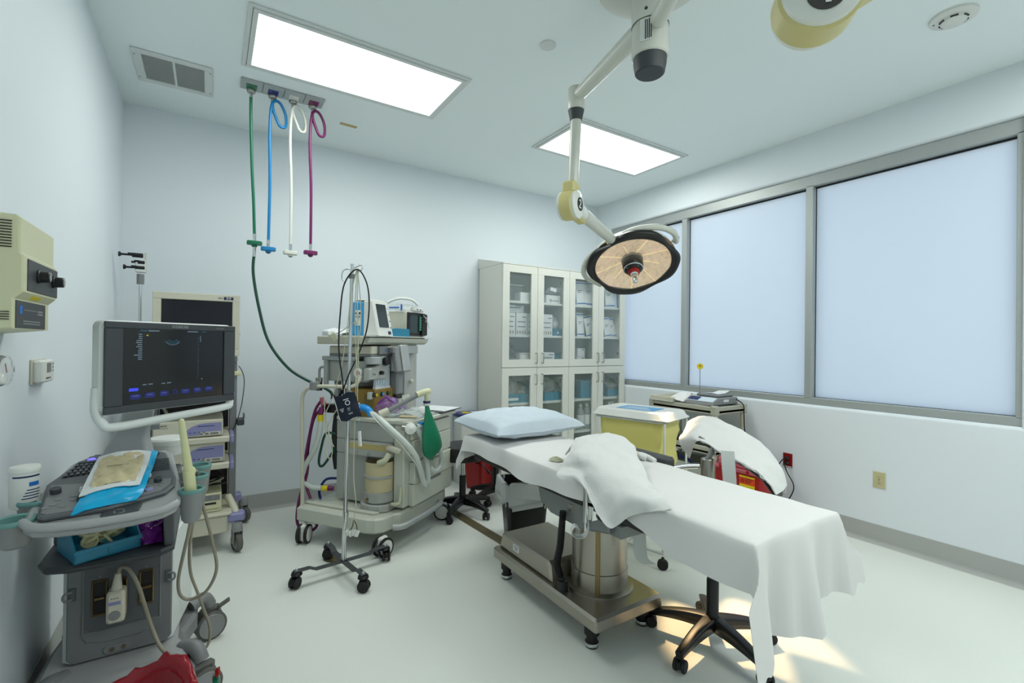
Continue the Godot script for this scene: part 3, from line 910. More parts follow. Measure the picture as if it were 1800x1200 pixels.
	for k in 4:
		var b := thing("supply_bin", bl[k], "bin", at((bx0[k] + bx1[k]) / 2, 0.777, 0.28))
		open_bin(b, bx0[k], bx1[k], 0.778, 0.185, 0.10, 0.42, 0.185 if k == 2 else 0.085, M.bin_blue)
		if k == 0:
			part(b, "bin_label", MB.new().bx(2.92, 3.05, 0.80, 0.825, 0.4245, 0.4255, 0), M.paper)
		if k != 2:
			var g := thing("bagged_goods", ["crumpled gray bag of goods in the labelled blue bin", "bundle of bagged dark tubing in the second blue bin", "", "crumpled beige bag of goods in the rightmost blue bin"][k], "bag", at((bx0[k] + bx1[k]) / 2, 0.783, 0.25))
			var xm: float = (bx0[k] + bx1[k]) / 2
			var hw: float = (bx1[k] - bx0[k]) / 2 - 0.01
			part(g, "bag_heap", MB.new().patch([[at(xm - hw, 0.84, 0.41), at(xm, 0.86, 0.41), at(xm + hw * 0.8, 0.84, 0.41)], [at(xm - hw, 0.92, 0.33), at(xm, 0.95, 0.32), at(xm + hw * 0.9, 0.90, 0.33)], [at(xm - hw, 0.95, 0.22), at(xm, 1.0, 0.22), at(xm + hw * 0.9, 0.93, 0.22)], [at(xm - hw, 0.85, 0.11), at(xm, 0.87, 0.11), at(xm + hw * 0.9, 0.85, 0.11)]], 6, 6, 0.004, 0.07, noise(14.0, k + 3, 2)), M.mid_gray if k == 1 else M.cable_gray)
			part(g, "bag_film", MB.new().patch([[at(xm - hw, 0.86, 0.412), at(xm, 0.875, 0.412), at(xm + hw * 0.8, 0.86, 0.412)], [at(xm - hw, 0.94, 0.33), at(xm, 0.98, 0.32), at(xm + hw * 0.9, 0.93, 0.33)], [at(xm - hw, 0.97, 0.18), at(xm, 1.01, 0.18), at(xm + hw * 0.9, 0.95, 0.18)]], 6, 6, 0.0, 0.05, noise(11.0, k + 9, 2)), M.clear_film)
	var bn := 0
	for p in [[3.855, 0.40], [3.945, 0.40], [4.035, 0.40], [4.27, 0.40], [4.335, 0.38]]:
		bottle(p[0], 0.445, p[1], 0.27, "clear white-capped bottle, lowest shelf, " + ["leftmost of the row", "second of the row", "third of the row, by the door stile", "first right of the door stile", "last at the right end"][bn])
		bn += 1

func glove_print(o: Node3D, x0: float, x1: float, y: float, z: float) -> void:   # row of small printed hands along the foot of a carton
	var n := int((x1 - x0) / 0.03)
	for k in n:
		var x := x0 + 0.016 + 0.03 * k
		var mb := MB.new()
		mb.bx(x - 0.008, x + 0.008, y + 0.012, y + 0.03, z - 0.001, z, 0)
		for f in 3:
			mb.bx(x - 0.008 + 0.0062 * f, x - 0.004 + 0.0062 * f, y + 0.03, y + 0.044, z - 0.001, z, 0)
		part(o, "printed_hand", mb, M.cable_gray)

func caster(o: Node3D, p: Vector3, r: float, w: float, yaw: float, wheel: Material, hood: Material, called := "caster") -> void:   # twin-wheel swivel caster standing on the floor at p
	var B := Basis(Vector3.UP, yaw)
	var ax := B * Vector3.RIGHT
	var c := p + Vector3.UP * r
	var h := MB.new()
	h.prism(PackedVector2Array([Vector2(-r * 0.9, -r * 0.25), Vector2(r * 0.35, -r * 0.3), Vector2(r * 0.9, r * 0.25), Vector2(r * 0.75, r * 0.85), Vector2(0.0, r * 1.12), Vector2(-r * 0.7, r * 0.8)]), w * 0.36, 0.001, Transform3D(Basis(B * Vector3.FORWARD, Vector3.UP, ax), c - ax * w * 0.18))
	h.cyl(c + Vector3.UP * r * 0.8, c + Vector3.UP * (r * 1.35), r * 0.3, r * 0.26, 10)
	var cs := part(o, called, h, hood)
	for s in [-1, 1]:
		var a: Vector3 = c + ax * (s * w * 0.2)
		var b: Vector3 = c + ax * (s * w * 0.5)
		part(cs, "wheel", MB.new().cyl(a, b, r, r, 20, r * 0.12), wheel)

func stool(p: Vector3, seat_y: float, a0: float, R: float, label: String, open_top := false) -> void:
	var o := thing("rolling_stool", label, "stool", p, 0.0, "black rolling stools")
	var T := Transform3D(Basis(), p)
	if seat_y > 0.0:
		part(o, "seat", MB.new().lathe([Vector2(0, seat_y - 0.11), Vector2(0.172, seat_y - 0.11), Vector2(0.18, seat_y - 0.10), Vector2(0.18, seat_y - 0.018), Vector2(0.172, seat_y - 0.006), Vector2(0.15, seat_y), Vector2(0, seat_y + 0.004)], T, 36), M.black_vinyl)
		part(o, "piston", MB.new().cyl(p + Vector3.UP * 0.28, p + Vector3.UP * (seat_y - 0.11), 0.0145, 0.0145, 14), M.chrome)
		part(o, "seat_plate", MB.new().lathe([Vector2(0, seat_y - 0.135), Vector2(0.06, seat_y - 0.135), Vector2(0.085, seat_y - 0.1105), Vector2(0, seat_y - 0.1105)], T, 18), M.black_plastic)
		part(o, "height_lever", MB.new().tube([p + at(0.03, seat_y - 0.125, 0.03), p + at(0.1, seat_y - 0.15, 0.11), p + at(0.14, seat_y - 0.19, 0.15)], 0.005, 8, 4), M.black_plastic)
		part(o, "lever_grip", MB.new().tube([p + at(0.14, seat_y - 0.19, 0.15), p + at(0.155, seat_y - 0.215, 0.168)], 0.011, 10, 3), M.black_plastic)
	part(o, "column", MB.new().lathe([Vector2(0, 0.075), Vector2(0.034, 0.075), Vector2(0.03, 0.13), Vector2(0.026, 0.14), Vector2(0.026, 0.295), Vector2(0.023, 0.30), Vector2(0, 0.30)], T, 20), M.black_plastic)
	for k in 5:
		var a := deg_to_rad(a0 + 72.0 * k)
		var d := at(cos(a), 0, sin(a))
		var sx := at(-sin(a), 0, cos(a))
		var rows := []
		for i in 9:
			var t := i / 8.0
			var rr := lerpf(0.012, R, t)
			var y := 0.135 - 0.052 * pow(t, 1.8)
			var hw := lerpf(0.034, 0.017, t)
			var hh := lerpf(0.062, 0.028, t)
			var c := p + d * rr
			var row := PackedVector3Array()
			for q in [[-1.0, -1.0], [1.0, -1.0], [1.0, -0.15], [0.62, 0.0], [-0.62, 0.0], [-1.0, -0.15]]:
				row.append(c + sx * (hw * q[0] * (0.72 if q[1] < -0.5 else 1.0)) + Vector3.UP * (y + hh * q[1]))
			rows.append(row)
		var mb := MB.new().grid(rows, true, true)
		mb.fan(rows[8], d)
		part(o, "base_arm", mb, M.black_plastic)
		caster(o, p + d * (R - 0.012), 0.026, 0.05, a + 0.8 * k + 0.4, M.black_rubber, M.black_plastic)

func table() -> void:
	var o := thing("operating_table", "steel operating table on a low wheeled base under the white sheet", "operating table", at(2.15, 0, 2.3))
	part(o, "base_plate", MB.new().rbox(1.936, 2.366, 0.10, 0.168, 1.862, 2.738, 0.018, 0.012), M.brushed_steel, "low brushed steel base plate")
	var fi := 0
	for f in [[1.99, 2.655], [1.99, 1.935], [2.315, 2.655], [2.315, 1.935]]:
		var p := at(f[0], 0, f[1])
		part(o, "levelling_foot", MB.new().lathe([Vector2(0, 0.0), Vector2(0.028, 0.0), Vector2(0.03, 0.006), Vector2(0.03, 0.022), Vector2(0.024, 0.026), Vector2(0.024, 0.05), Vector2(0.034, 0.056), Vector2(0.034, 0.10), Vector2(0, 0.10)], Transform3D(Basis(), p), 20), M.black_rubber)
		part(o, "foot_band", MB.new().lathe([Vector2(0.0305, 0.007), Vector2(0.031, 0.02), Vector2(0.0305, 0.021)], Transform3D(Basis(), p), 20), M.chrome)
		fi += 1
	var hs := MB.new()
	hs.prism(PackedVector2Array([Vector2(-2.385, 0.168), Vector2(-1.885, 0.168), Vector2(-1.91, 0.245), Vector2(-1.93, 0.262), Vector2(-2.35, 0.262), Vector2(-2.372, 0.245)]), 0.33, 0.012, Transform3D(Basis(Vector3(0, 0, -1), Vector3.UP, Vector3.RIGHT), at(1.965, 0, 0)))
	part(o, "motor_housing", hs, M.brushed_steel, "raised steel housing on the base")
	part(o, "sticker", MB.new().box(at(1.9635, 0.222, 2.07), at(0.002, 0.035, 0.06), 0.0), M.paper)
	for k in 3:
		part(o, "printed_line", MB.new().box(at(1.962, 0.232 - 0.009 * k, 2.07), at(0.001, 0.003, 0.045 - 0.008 * k), 0.0), M.ink_gray)
	var c := at(2.175, 0, 2.50)
	part(o, "column_flange", MB.new().lathe([Vector2(0, 0.168), Vector2(0.168, 0.168), Vector2(0.168, 0.176), Vector2(0.15, 0.182), Vector2(0, 0.182)], Transform3D(Basis(), c), 40), M.brushed_steel)
	part(o, "column_sleeve", MB.new().lathe([Vector2(0.139, 0.18), Vector2(0.139, 0.262), Vector2(0.134, 0.264)], Transform3D(Basis(), c), 40), M.brushed_steel)
	part(o, "column", MB.new().lathe([Vector2(0.134, 0.25), Vector2(0.134, 0.56), Vector2(0, 0.56)], Transform3D(Basis(), c), 40), M.brushed_steel, "round brushed steel lifting column")
	part(o, "column_strip", MB.new().box(at(2.067, 0.38, 2.606), at(0.022, 0.42, 0.006), 0.002, Basis(Vector3.UP, -0.78)), M.brass)
	var sd := MB.new()
	sd.prism(PackedVector2Array([Vector2(-2.75, 0.528), Vector2(-2.58, 0.49), Vector2(-2.33, 0.495), Vector2(-2.245, 0.535), Vector2(-2.225, 0.60), Vector2(-2.23, 0.63), Vector2(-2.75, 0.66)]), 0.30, 0.01, Transform3D(Basis(Vector3(0, 0, -1), Vector3.UP, Vector3.RIGHT), at(1.99, 0, 0)))
	part(o, "saddle", sd, M.table_gray, "gray saddle shroud under the tabletop")
	part(o, "saddle_badge", MB.new().box(at(1.9885, 0.57, 2.50), at(0.003, 0.035, 0.03), 0.001), M.brushed_steel)
	part(o, "control_rod", MB.new().cyl(at(1.975, 0.50, 2.62), at(1.975, 0.62, 2.62), 0.005, 0.005, 10), M.chrome)
	part(o, "rod_tip", MB.new().lathe([Vector2(0, 0.615), Vector2(0.011, 0.615), Vector2(0.011, 0.622), Vector2(0.007, 0.63), Vector2(0.004, 0.655), Vector2(0, 0.66)], Transform3D(Basis(), at(1.975, 0, 2.62)), 12), M.chrome)
	part(o, "tilt_block", MB.new().bx(2.02, 2.20, 0.515, 0.575, 2.70, 2.80, 0.006), M.table_gray)
	part(o, "knob", MB.new().ball(at(1.955, 0.615, 2.755), at(0.024, 0.022, 0.024), 14), M.black_plastic)
	part(o, "knob_shaft", MB.new().cyl(at(1.975, 0.615, 2.745), at(2.06, 0.64, 2.72), 0.008, 0.008, 10), M.chrome)
	part(o, "clamp_block", MB.new().bx(1.90, 1.93, 0.60, 0.665, 2.69, 2.75, 0.004), M.chrome)
	part(o, "deck", MB.new().bx(1.925, 2.375, 0.632, 0.664, 1.64, 3.42, 0.006), M.black_plastic)
	for q in [[1.60, 1.98], [1.985, 2.78], [2.785, 3.445]]:
		part(o, "cushion", MB.new().rbox(1.902, 2.398, 0.665, 0.760, q[0], q[1], 0.02, 0.012), M.black_vinyl)
	for x in [2.412]:
		part(o, "side_rail", MB.new().bx(x - 0.006, x + 0.006, 0.618, 0.648, 2.38, 2.80, 0.002), M.steel)
		for z in [2.45, 2.60, 2.74]:
			part(o, "rail_post", MB.new().cyl(at(x, 0.633, z), at(1.93 if x < 2.1 else 2.37, 0.633, z), 0.008, 0.008, 10), M.steel)
	part(o, "side_pad", MB.new().bx(2.415, 2.47, 0.745, 0.80, 2.43, 2.72, 0.012), M.dark_gray, "dark gray pad on the far table edge")
	# corrugated hose from the saddle down to the base
	var hp := [at(1.968, 0.55, 2.468), at(1.958, 0.47, 2.472), at(1.955, 0.38, 2.465), at(1.948, 0.30, 2.452), at(1.965, 0.24, 2.452), at(1.975, 0.19, 2.462), at(1.985, 0.172, 2.47)]
	part(o, "cable_sleeve", MB.new().tube(hp, 0.015, 10, 6), M.black_rubber)
	var cv := MB.curve(hp, 12)
	var rb := MB.new()
	for i in range(2, cv.size() - 22, 1):
		rb.lathe([Vector2(0.0155, -0.0022), Vector2(0.0178, 0.0), Vector2(0.0155, 0.0022)], Transform3D(MB.along(cv[i + 1] - cv[i]), cv[i]), 12)
	part(o, "sleeve_rings", rb, M.black_rubber).set_meta("kind", "stuff")
	part(o, "sleeve_gland", MB.new().cyl(at(1.975, 0.168, 2.462), at(1.975, 0.215, 2.462), 0.027, 0.024, 16), M.black_plastic)
	var nr := [
		[at(2.857, 0.876, 2.544), at(2.902, 0.903, 2.596), at(2.931, 0.859, 2.733), at(2.941, 0.793, 2.870), at(2.926, 0.715, 2.966), at(2.860, 0.650, 3.043)],
		[at(2.747, 0.930, 2.592), at(2.790, 0.967, 2.656), at(2.815, 0.936, 2.790), at(2.842, 0.870, 2.926), at(2.841, 0.786, 3.019), at(2.802, 0.703, 3.077)], [at(2.685, 0.881, 2.600), at(2.699, 0.929, 2.681), at(2.726, 0.890, 2.816), at(2.751, 0.832, 2.950), at(2.741, 0.769, 3.039), at(2.738, 0.694, 3.095)], [at(2.634, 0.834, 2.615), at(2.633, 0.881, 2.709), at(2.650, 0.843, 2.827), at(2.667, 0.800, 2.944), at(2.671, 0.765, 3.030), at(2.686, 0.688, 3.098)], [at(2.672, 0.759, 2.651), at(2.625, 0.865, 2.728), at(2.641, 0.834, 2.833), at(2.657, 0.794, 2.950), at(2.662, 0.760, 3.035), at(2.671, 0.688, 3.101)]]
	# arm supports clamped to the side rails
	for s in 2:
		var cl: Array = [[at(1.885, 0.62, 2.74), at(1.86, 0.70, 2.72), at(1.86, 0.76, 2.70)], [at(2.415, 0.64, 2.62), at(2.60, 0.70, 2.75), at(2.63, 0.80, 2.80)]][s]
		var ab := thing("arm_support", ["padded arm board hidden under the near towel on the left of the operating table", "curved arm board on a steel post under the far towel, beside the red sharps container"][s], "arm board", cl[0], 0.01, "arm boards of the operating table")
		off = cl[0]
		ab.rotation = Vector3()
		if s == 1:
			part(ab, "clamp_bar", MB.new().tube([at(2.42, 0.66, 2.62), at(2.46, 0.725, 2.67), at(2.53, 0.745, 2.715), at(2.595, 0.75, 2.76)], 0.014, 12, 5), M.chrome)
			part(ab, "clamp_post", MB.new().cyl(at(2.625, 0.69, 2.787), at(2.625, 0.79, 2.787), 0.031, 0.031, 20, 0.004), M.steel)
			part(ab, "post_neck", MB.new().bar(at(2.625, 0.78, 2.787), at(2.66, 0.85, 2.80), 0.03, 0.014, Vector3.BACK), M.mid_gray)
			part(ab, "bracket", MB.new().bar(at(2.655, 0.885, 2.72), at(2.73, 0.80, 2.92), 0.05, 0.012), M.mid_gray)
			var rows := []
			for i in 6:
				var hi: Vector3 = nr[1][i]
				var lo: Vector3 = nr[3][i]
				var d: Vector3 = (hi - lo) * 0.34
				var cc: Vector3 = (hi + lo) / 2.0 + at(0.012, -0.012, -0.02)
				var dn := at(0.01, -0.035, 0)
				rows.append(PackedVector3Array([cc - d + dn, cc + d + dn, cc + d * 1.1 + dn * 0.5, cc + d, cc - d, cc - d * 1.1 + dn * 0.5]))
			var pm := MB.new().grid(rows, true)
			pm.fan(rows[0], (rows[0][0] - rows[1][0]).normalized())
			pm.fan(rows[5], (rows[5][0] - rows[4][0]).normalized())
			part(ab, "pad", pm, M.black_vinyl)
		else:
			part(ab, "post", MB.new().cyl(at(1.875, 0.60, 2.735), at(1.875, 0.78, 2.735), 0.012, 0.012, 12), M.chrome)
			part(ab, "pad", MB.new().box(at(2.075, 0.835, 2.60), at(0.20, 0.05, 0.14), 0.015, Basis(Vector3.UP, -0.35)), M.black_vinyl)
	# the sheet
	var al := [[1.58, 0.10], [1.66, 0.09], [1.80, 0.085], [2.3, 0.115], [2.6, 0.10], [2.95, 0.075], [3.05, 0.10], [3.17, 0.165], [3.31, 0.155], [3.45, 0.15]]
	var ev := func(z: float) -> float:
		for i in al.size() - 1:
			if z <= al[i + 1][0]:
				return lerpf(al[i][1], al[i + 1][1], clampf((z - al[i][0]) / (al[i + 1][0] - al[i][0]), 0, 1))
		return 0.15
	var us := []
	for i in 13:
		us.append(-1.0 + i / 12.0)
	for i in range(1, 27):
		us.append(i / 26.0)
	for i in range(1, 9):
		us.append(1.0 + i / 8.0)
	var ws := []
	for i in 10:
		ws.append(-1.0 + i / 9.0)
	for i in range(1, 61):
		ws.append(i / 60.0)
	for i in range(1, 25):
		ws.append(1.0 + i / 24.0)
	var nz := noise(3.2, 12, 3)
	var nf := noise(1.3, 5, 2)
	var rows := []
	for w in ws:
		var row := PackedVector3Array()
		for u in us:
			var wz := lerpf(1.58, 3.455, clampf(w, 0, 1))
			var ux := lerpf(1.893, 2.405, clampf(u, 0, 1))
			var bf := 0.325 - 0.045 * smoothstep(0.5, 0.62, u) - 0.012 * sin(u * 9.0) - 0.10 * clampf(u - 1.0, 0, 1) if w > 1.0 else 0.0
			var a := 0.0
			var sgn := 0.0
			if u < 0.0:
				a = -u * float(ev.call(wz))
				sgn = -1.0
			elif u > 1.0:
				a = (u - 1.0) * 0.16
				sgn = 1.0
			var b := 0.0
			var sg2 := 0.0
			if w < 0.0:
				b = -w * 0.15
				sg2 = -1.0
			elif w > 1.0:
				b = (w - 1.0) * bf
				sg2 = 1.0
			var k := smoothstep(0.0, 0.11, b) if w > 1.0 else 0.55 * smoothstep(0.0, 0.11, b)
			var y := 0.7725 + 0.004 * sin(clampf(u, 0, 1) * PI)
			var out_a := 0.010 * (1.0 - exp(-a * 60.0)) + 0.05 * a
			var out_b := 0.010 * (1.0 - exp(-b * 60.0)) + 0.06 * b
			var q := at(ux + sgn * lerpf(out_a, a * 0.66, k), y - b - a * lerpf(1.0, 0.40, k), wz + sg2 * (out_b + lerpf(0.25 * minf(a, b), 0.10 * a, k)))
			if a == 0.0 and b == 0.0:
				q.y += 0.005 * nz.get_noise_2d(ux * 1.2 + wz * 0.5, wz * 0.7 - ux * 0.4) + 0.003 * nf.get_noise_2d(ux, wz)
				var soft := maxf(maxf(1.0 - u * 14.0, (u - 1.0) * 14.0 + 1.0), maxf(1.0 - w * 40.0, (w - 1.0) * 40.0 + 1.0))
				q.y -= 0.006 * pow(clampf(soft, 0, 1), 2.0)
			else:
				if a > 0.0:
					q.x += sgn * (0.10 * a * sin(wz * 17.0 + 1.0) + 0.06 * a * sin(wz * 9.0))
				if b > 0.0:
					q.z += b * (0.10 * sin(ux * 21.0 + 0.5) + 0.05 * sin(ux * 47.0))
			row.append(q)
		rows.append(row)
	var sh := solo("table_sheet", MB.new().cloth(rows, 0.0015, 0.0), M.linen, "white sheet spread over the operating table, hanging low at the foot end", "sheet", at(2.15, 0.77, 2.5))
	# pillow
	var pr := []
	var pn := noise(5.0, 21, 3)
	for half in 2:
		var g := []
		for i in 29:
			var v := -1.0 + i / 14.0
			var row := PackedVector3Array()
			for j in 37:
				var u := -1.0 + j / 18.0
				var th := pow(maxf(1.0 - u * u, 0.0), 0.36) * pow(maxf(1.0 - v * v, 0.0), 0.34)
				var x := u * 0.325 * (1.0 - 0.07 * (1.0 - v * v) * absf(u))
				var z := v * 0.275 * (1.0 - 0.09 * (1.0 - u * u) * absf(v))
				var y := (0.104 if half == 0 else -0.052) * th
				y += 0.010 * pn.get_noise_2d(x * 1.5, z * 1.5 + half * 9.0) * (0.25 + th) + 0.012 * (absf(u * v))
				row.append(at(2.185 + x, maxf(0.833 + y, 0.7785), 1.74 + z - 0.04 * x))
			g.append(row)
		pr.append(g)
	var pb := MB.new().grid(pr[0], false, true)
	pb.grid(pr[1])
	var pil := thing("pillow", "plump pale blue pillow at the head of the operating table", "pillow", at(2.185, 0.778, 1.74))
	part(pil, "pillow_body", pb, M.linen_blue)
	var seam := []
	for j in 37:
		seam.append(pr[0][28][j] + at(0, -0.001, 0.002))
	part(pil, "seam", MB.new().tube(seam, 0.003, 6, 2), M.linen_blue)
	# towels
	var mk := func(net: Array) -> Array:
		return net
	var nl := [
		[at(2.02, 0.80, 2.42), at(2.07, 0.82, 2.43), at(2.15, 0.82, 2.45), at(2.23, 0.82, 2.47), at(2.29, 0.79, 2.52)],
		[at(2.005, 0.896, 2.511), at(2.058, 0.916, 2.545), at(2.140, 0.916, 2.562), at(2.208, 0.908, 2.581), at(2.258, 0.875, 2.613)],
		[at(1.876, 0.842, 2.607), at(1.916, 0.873, 2.656), at(1.996, 0.880, 2.707), at(2.085, 0.866, 2.740), at(2.181, 0.830, 2.742)],
		[at(1.830, 0.797, 2.613), at(1.885, 0.814, 2.678), at(1.892, 0.825, 2.811), at(1.966, 0.818, 2.888), at(2.041, 0.797, 2.926)],
		[at(1.810, 0.773, 2.627), at(1.850, 0.788, 2.712), at(1.840, 0.726, 2.881), at(1.846, 0.795, 3.031), at(1.944, 0.788, 3.078)],
		[at(1.840, 0.760, 2.679), at(1.845, 0.775, 2.732), at(1.800, 0.663, 2.939), at(1.856, 0.717, 2.999), at(1.873, 0.783, 3.176)]]
	var nw := noise(9.0, 31, 3)
	solo("towel", MB.new().patch(nl, 9, 7, 0.006, 0.012, nw), M.terry, "white terry towel draped over the near arm board, one corner hanging down", "towel", at(1.9, 0.78, 2.8), "white towels on the arm boards")
	solo("towel", MB.new().patch(nr, 9, 7, 0.006, 0.008, nw), M.terry, "white terry towel curved over the far arm board, in front of the red outlet", "towel", at(2.7, 0.85, 2.8), "white towels on the arm boards")
	# restraint straps
	var rib := func(pts: Array, wd: Vector3) -> MB:
		var p := MB.curve(pts, 6)
		var r := []
		for q in p:
			r.append(PackedVector3Array([q - wd / 2.0, q + wd / 2.0]))
		return MB.new().cloth(r, 0.002)
	solo("restraint_strap", rib.call([at(1.866, 0.80, 2.742), at(1.866, 0.74, 2.744), at(1.868, 0.66, 2.744), at(1.878, 0.61, 2.747), at(1.880, 0.572, 2.745), at(1.860, 0.545, 2.738), at(1.832, 0.545, 2.72), at(1.815, 0.565, 2.711), at(1.828, 0.59, 2.716), at(1.846, 0.58, 2.724), at(1.842, 0.562, 2.722)], at(-0.022, 0, 0.034)), M.strap, "white webbing strap hanging from the near arm board, its end curled into a roll", "strap", at(1.866, 0.7, 2.74), "white arm straps")
	solo("restraint_strap", rib.call([at(2.15, 0.60, 2.76), at(2.165, 0.52, 2.765), at(2.172, 0.44, 2.765), at(2.18, 0.39, 2.77), at(2.21, 0.365, 2.79)], at(0.05, 0, 0.03)), M.strap, "white webbing strap hanging below the table behind the steel column", "strap", at(2.16, 0.5, 2.76), "white arm straps")
	solo("restraint_strap", rib.call([at(2.616, 0.85, 2.90), at(2.617, 0.78, 2.905), at(2.62, 0.70, 2.91), at(2.62, 0.60, 2.91)], at(0.035, 0, 0.048)), M.strap, "broad white strap hanging from the far arm board across the sharps container", "strap", at(2.616, 0.8, 2.9), "white arm straps")
	var cr := thing("cord_coil", "small cream coil of cord lying on the sheet beside the near towel", "cord", at(1.97, 0.777, 2.40))
	for k in 3:
		var ring := []
		for i in 15:
			var a := TAU * i / 14.0 + k
			ring.append(at(1.975 + (0.028 - 0.006 * k) * cos(a), 0.781 + 0.004 * k, 2.40 + (0.034 - 0.008 * k) * sin(a)))
		part(cr, "cord_loop", MB.new().tube(ring, 0.0035, 6, 2), M.cable_cream)
	var cb := thing("gauze_bundle", "crumpled cream bundle with tan ties on the sheet, beyond the near towel", "gauze", at(2.33, 0.777, 2.57))
	part(cb, "roll", MB.new().tube([at(2.30, 0.795, 2.52), at(2.33, 0.805, 2.57), at(2.35, 0.79, 2.64)], 0.016, 10, 4), M.terry)
	part(cb, "roll", MB.new().tube([at(2.33, 0.79, 2.53), at(2.36, 0.80, 2.60), at(2.365, 0.785, 2.68)], 0.013, 10, 4), M.linen)
	for k in 2:
		part(cb, "tie", MB.new().lathe([Vector2(0.0165, -0.004), Vector2(0.0175, 0), Vector2(0.0165, 0.004)], Transform3D(MB.along(at(0.3, 0, 1)), at(2.325 + 0.012 * k, 0.803 - 0.004 * k, 2.565 + 0.035 * k)), 14), M.glove_beige)
	stool(at(2.235, 0, 0.87), 0.545, -4.0, 0.255, "black round stool between the anesthesia machine and the head of the table")
	stool(at(2.46, 0, 2.935), 0.55, 28.0, 0.285, "black stool pushed under the foot of the table, lit by the lamp")
	stool(at(2.62, 0, 0.74), 0.50, 20.0, 0.24, "black stool mostly hidden behind the black waste bin")

func spring_joint(o: Node3D, c: Vector3, A: Vector3, arm_dir: Vector3, L: float, num: String, R: float, low := 0.0) -> void:   # hinge drum under a drop tube, spring arm leaving it
	var a := A.normalized()
	var d := (arm_dir - a * arm_dir.dot(a)).normalized()
	part(o, "joint_block", MB.new().box(c + at(0, R * 1.15, 0), at(R * 1.05, R * 0.85, R * 0.95), 0.012, Basis(Vector3.UP, atan2(a.x, a.z))), M.yellowed_plastic, "yellowed plastic joint cover")
	part(o, "joint_drum", MB.new().cyl(c - a * R * 0.5, c + a * R * 0.38, R, R, 32, R * 0.08), M.yellowed_plastic)
	var cap := MB.new().lathe([Vector2(0, 0), Vector2(R * 0.93, 0), Vector2(R * 0.93, R * 0.16), Vector2(R * 0.78, R * 0.27), Vector2(0, R * 0.3)], Transform3D(MB.along(a), c + a * R * 0.38), 32)
	part(o, "joint_cap", cap, M.white_gloss)
	part(o, "joint_cap", MB.new().lathe([Vector2(0, 0), Vector2(R * 0.93, 0), Vector2(R * 0.93, R * 0.16), Vector2(R * 0.78, R * 0.25), Vector2(0, R * 0.28)], Transform3D(MB.along(-a), c - a * R * 0.5), 32), M.white_gloss)
	var b := c + a * R * 0.1
	var cover := MB.new()
	var side := d.cross(a).normalized()
	var rows := []
	for i in 7:
		var t := i / 6.0
		var hw := lerpf(R * 0.92, R * 0.42, sqrt(t))
		var hd := lerpf(R * 0.56, R * 0.40, t)
		var row := PackedVector3Array()
		for k in 16:
			var an := TAU * k / 16.0
			row.append(b + d * (t * R * 2.3) + side * cos(an) * hw + a * sin(an) * hd)
		rows.append(row)
	cover.grid(rows, true)
	part(o, "arm_cover", cover, M.white_gloss)
	part(o, "arm_underside", MB.new().box(b + d * R * 1.15 + (Vector3.DOWN - d * Vector3.DOWN.dot(d)).normalized() * R * 0.62, at(R * 0.75, R * 0.28, R * 1.5), 0.012, Basis(a, d.cross(a), d)), M.yellowed_plastic, "yellowed plastic underside")
	part(o, "spring_arm", MB.new().cyl(b + d * R * 2.0, b + d * L, R * 0.47, R * 0.40, 20), M.lamp_enamel)
	var f := facing(a, c + a * R * 0.685)
	part(o, "number_badge", MB.new().cyl(c + a * R * 0.675 - Vector3.UP * low, c + a * R * 0.69 - Vector3.UP * low, R * 0.45, R * 0.45, 28), M.ink_black)
	writing(o, "number", num, R * 0.62, M.white_plastic, facing(a, c + a * R * 0.695 + Vector3.UP * -low), true)

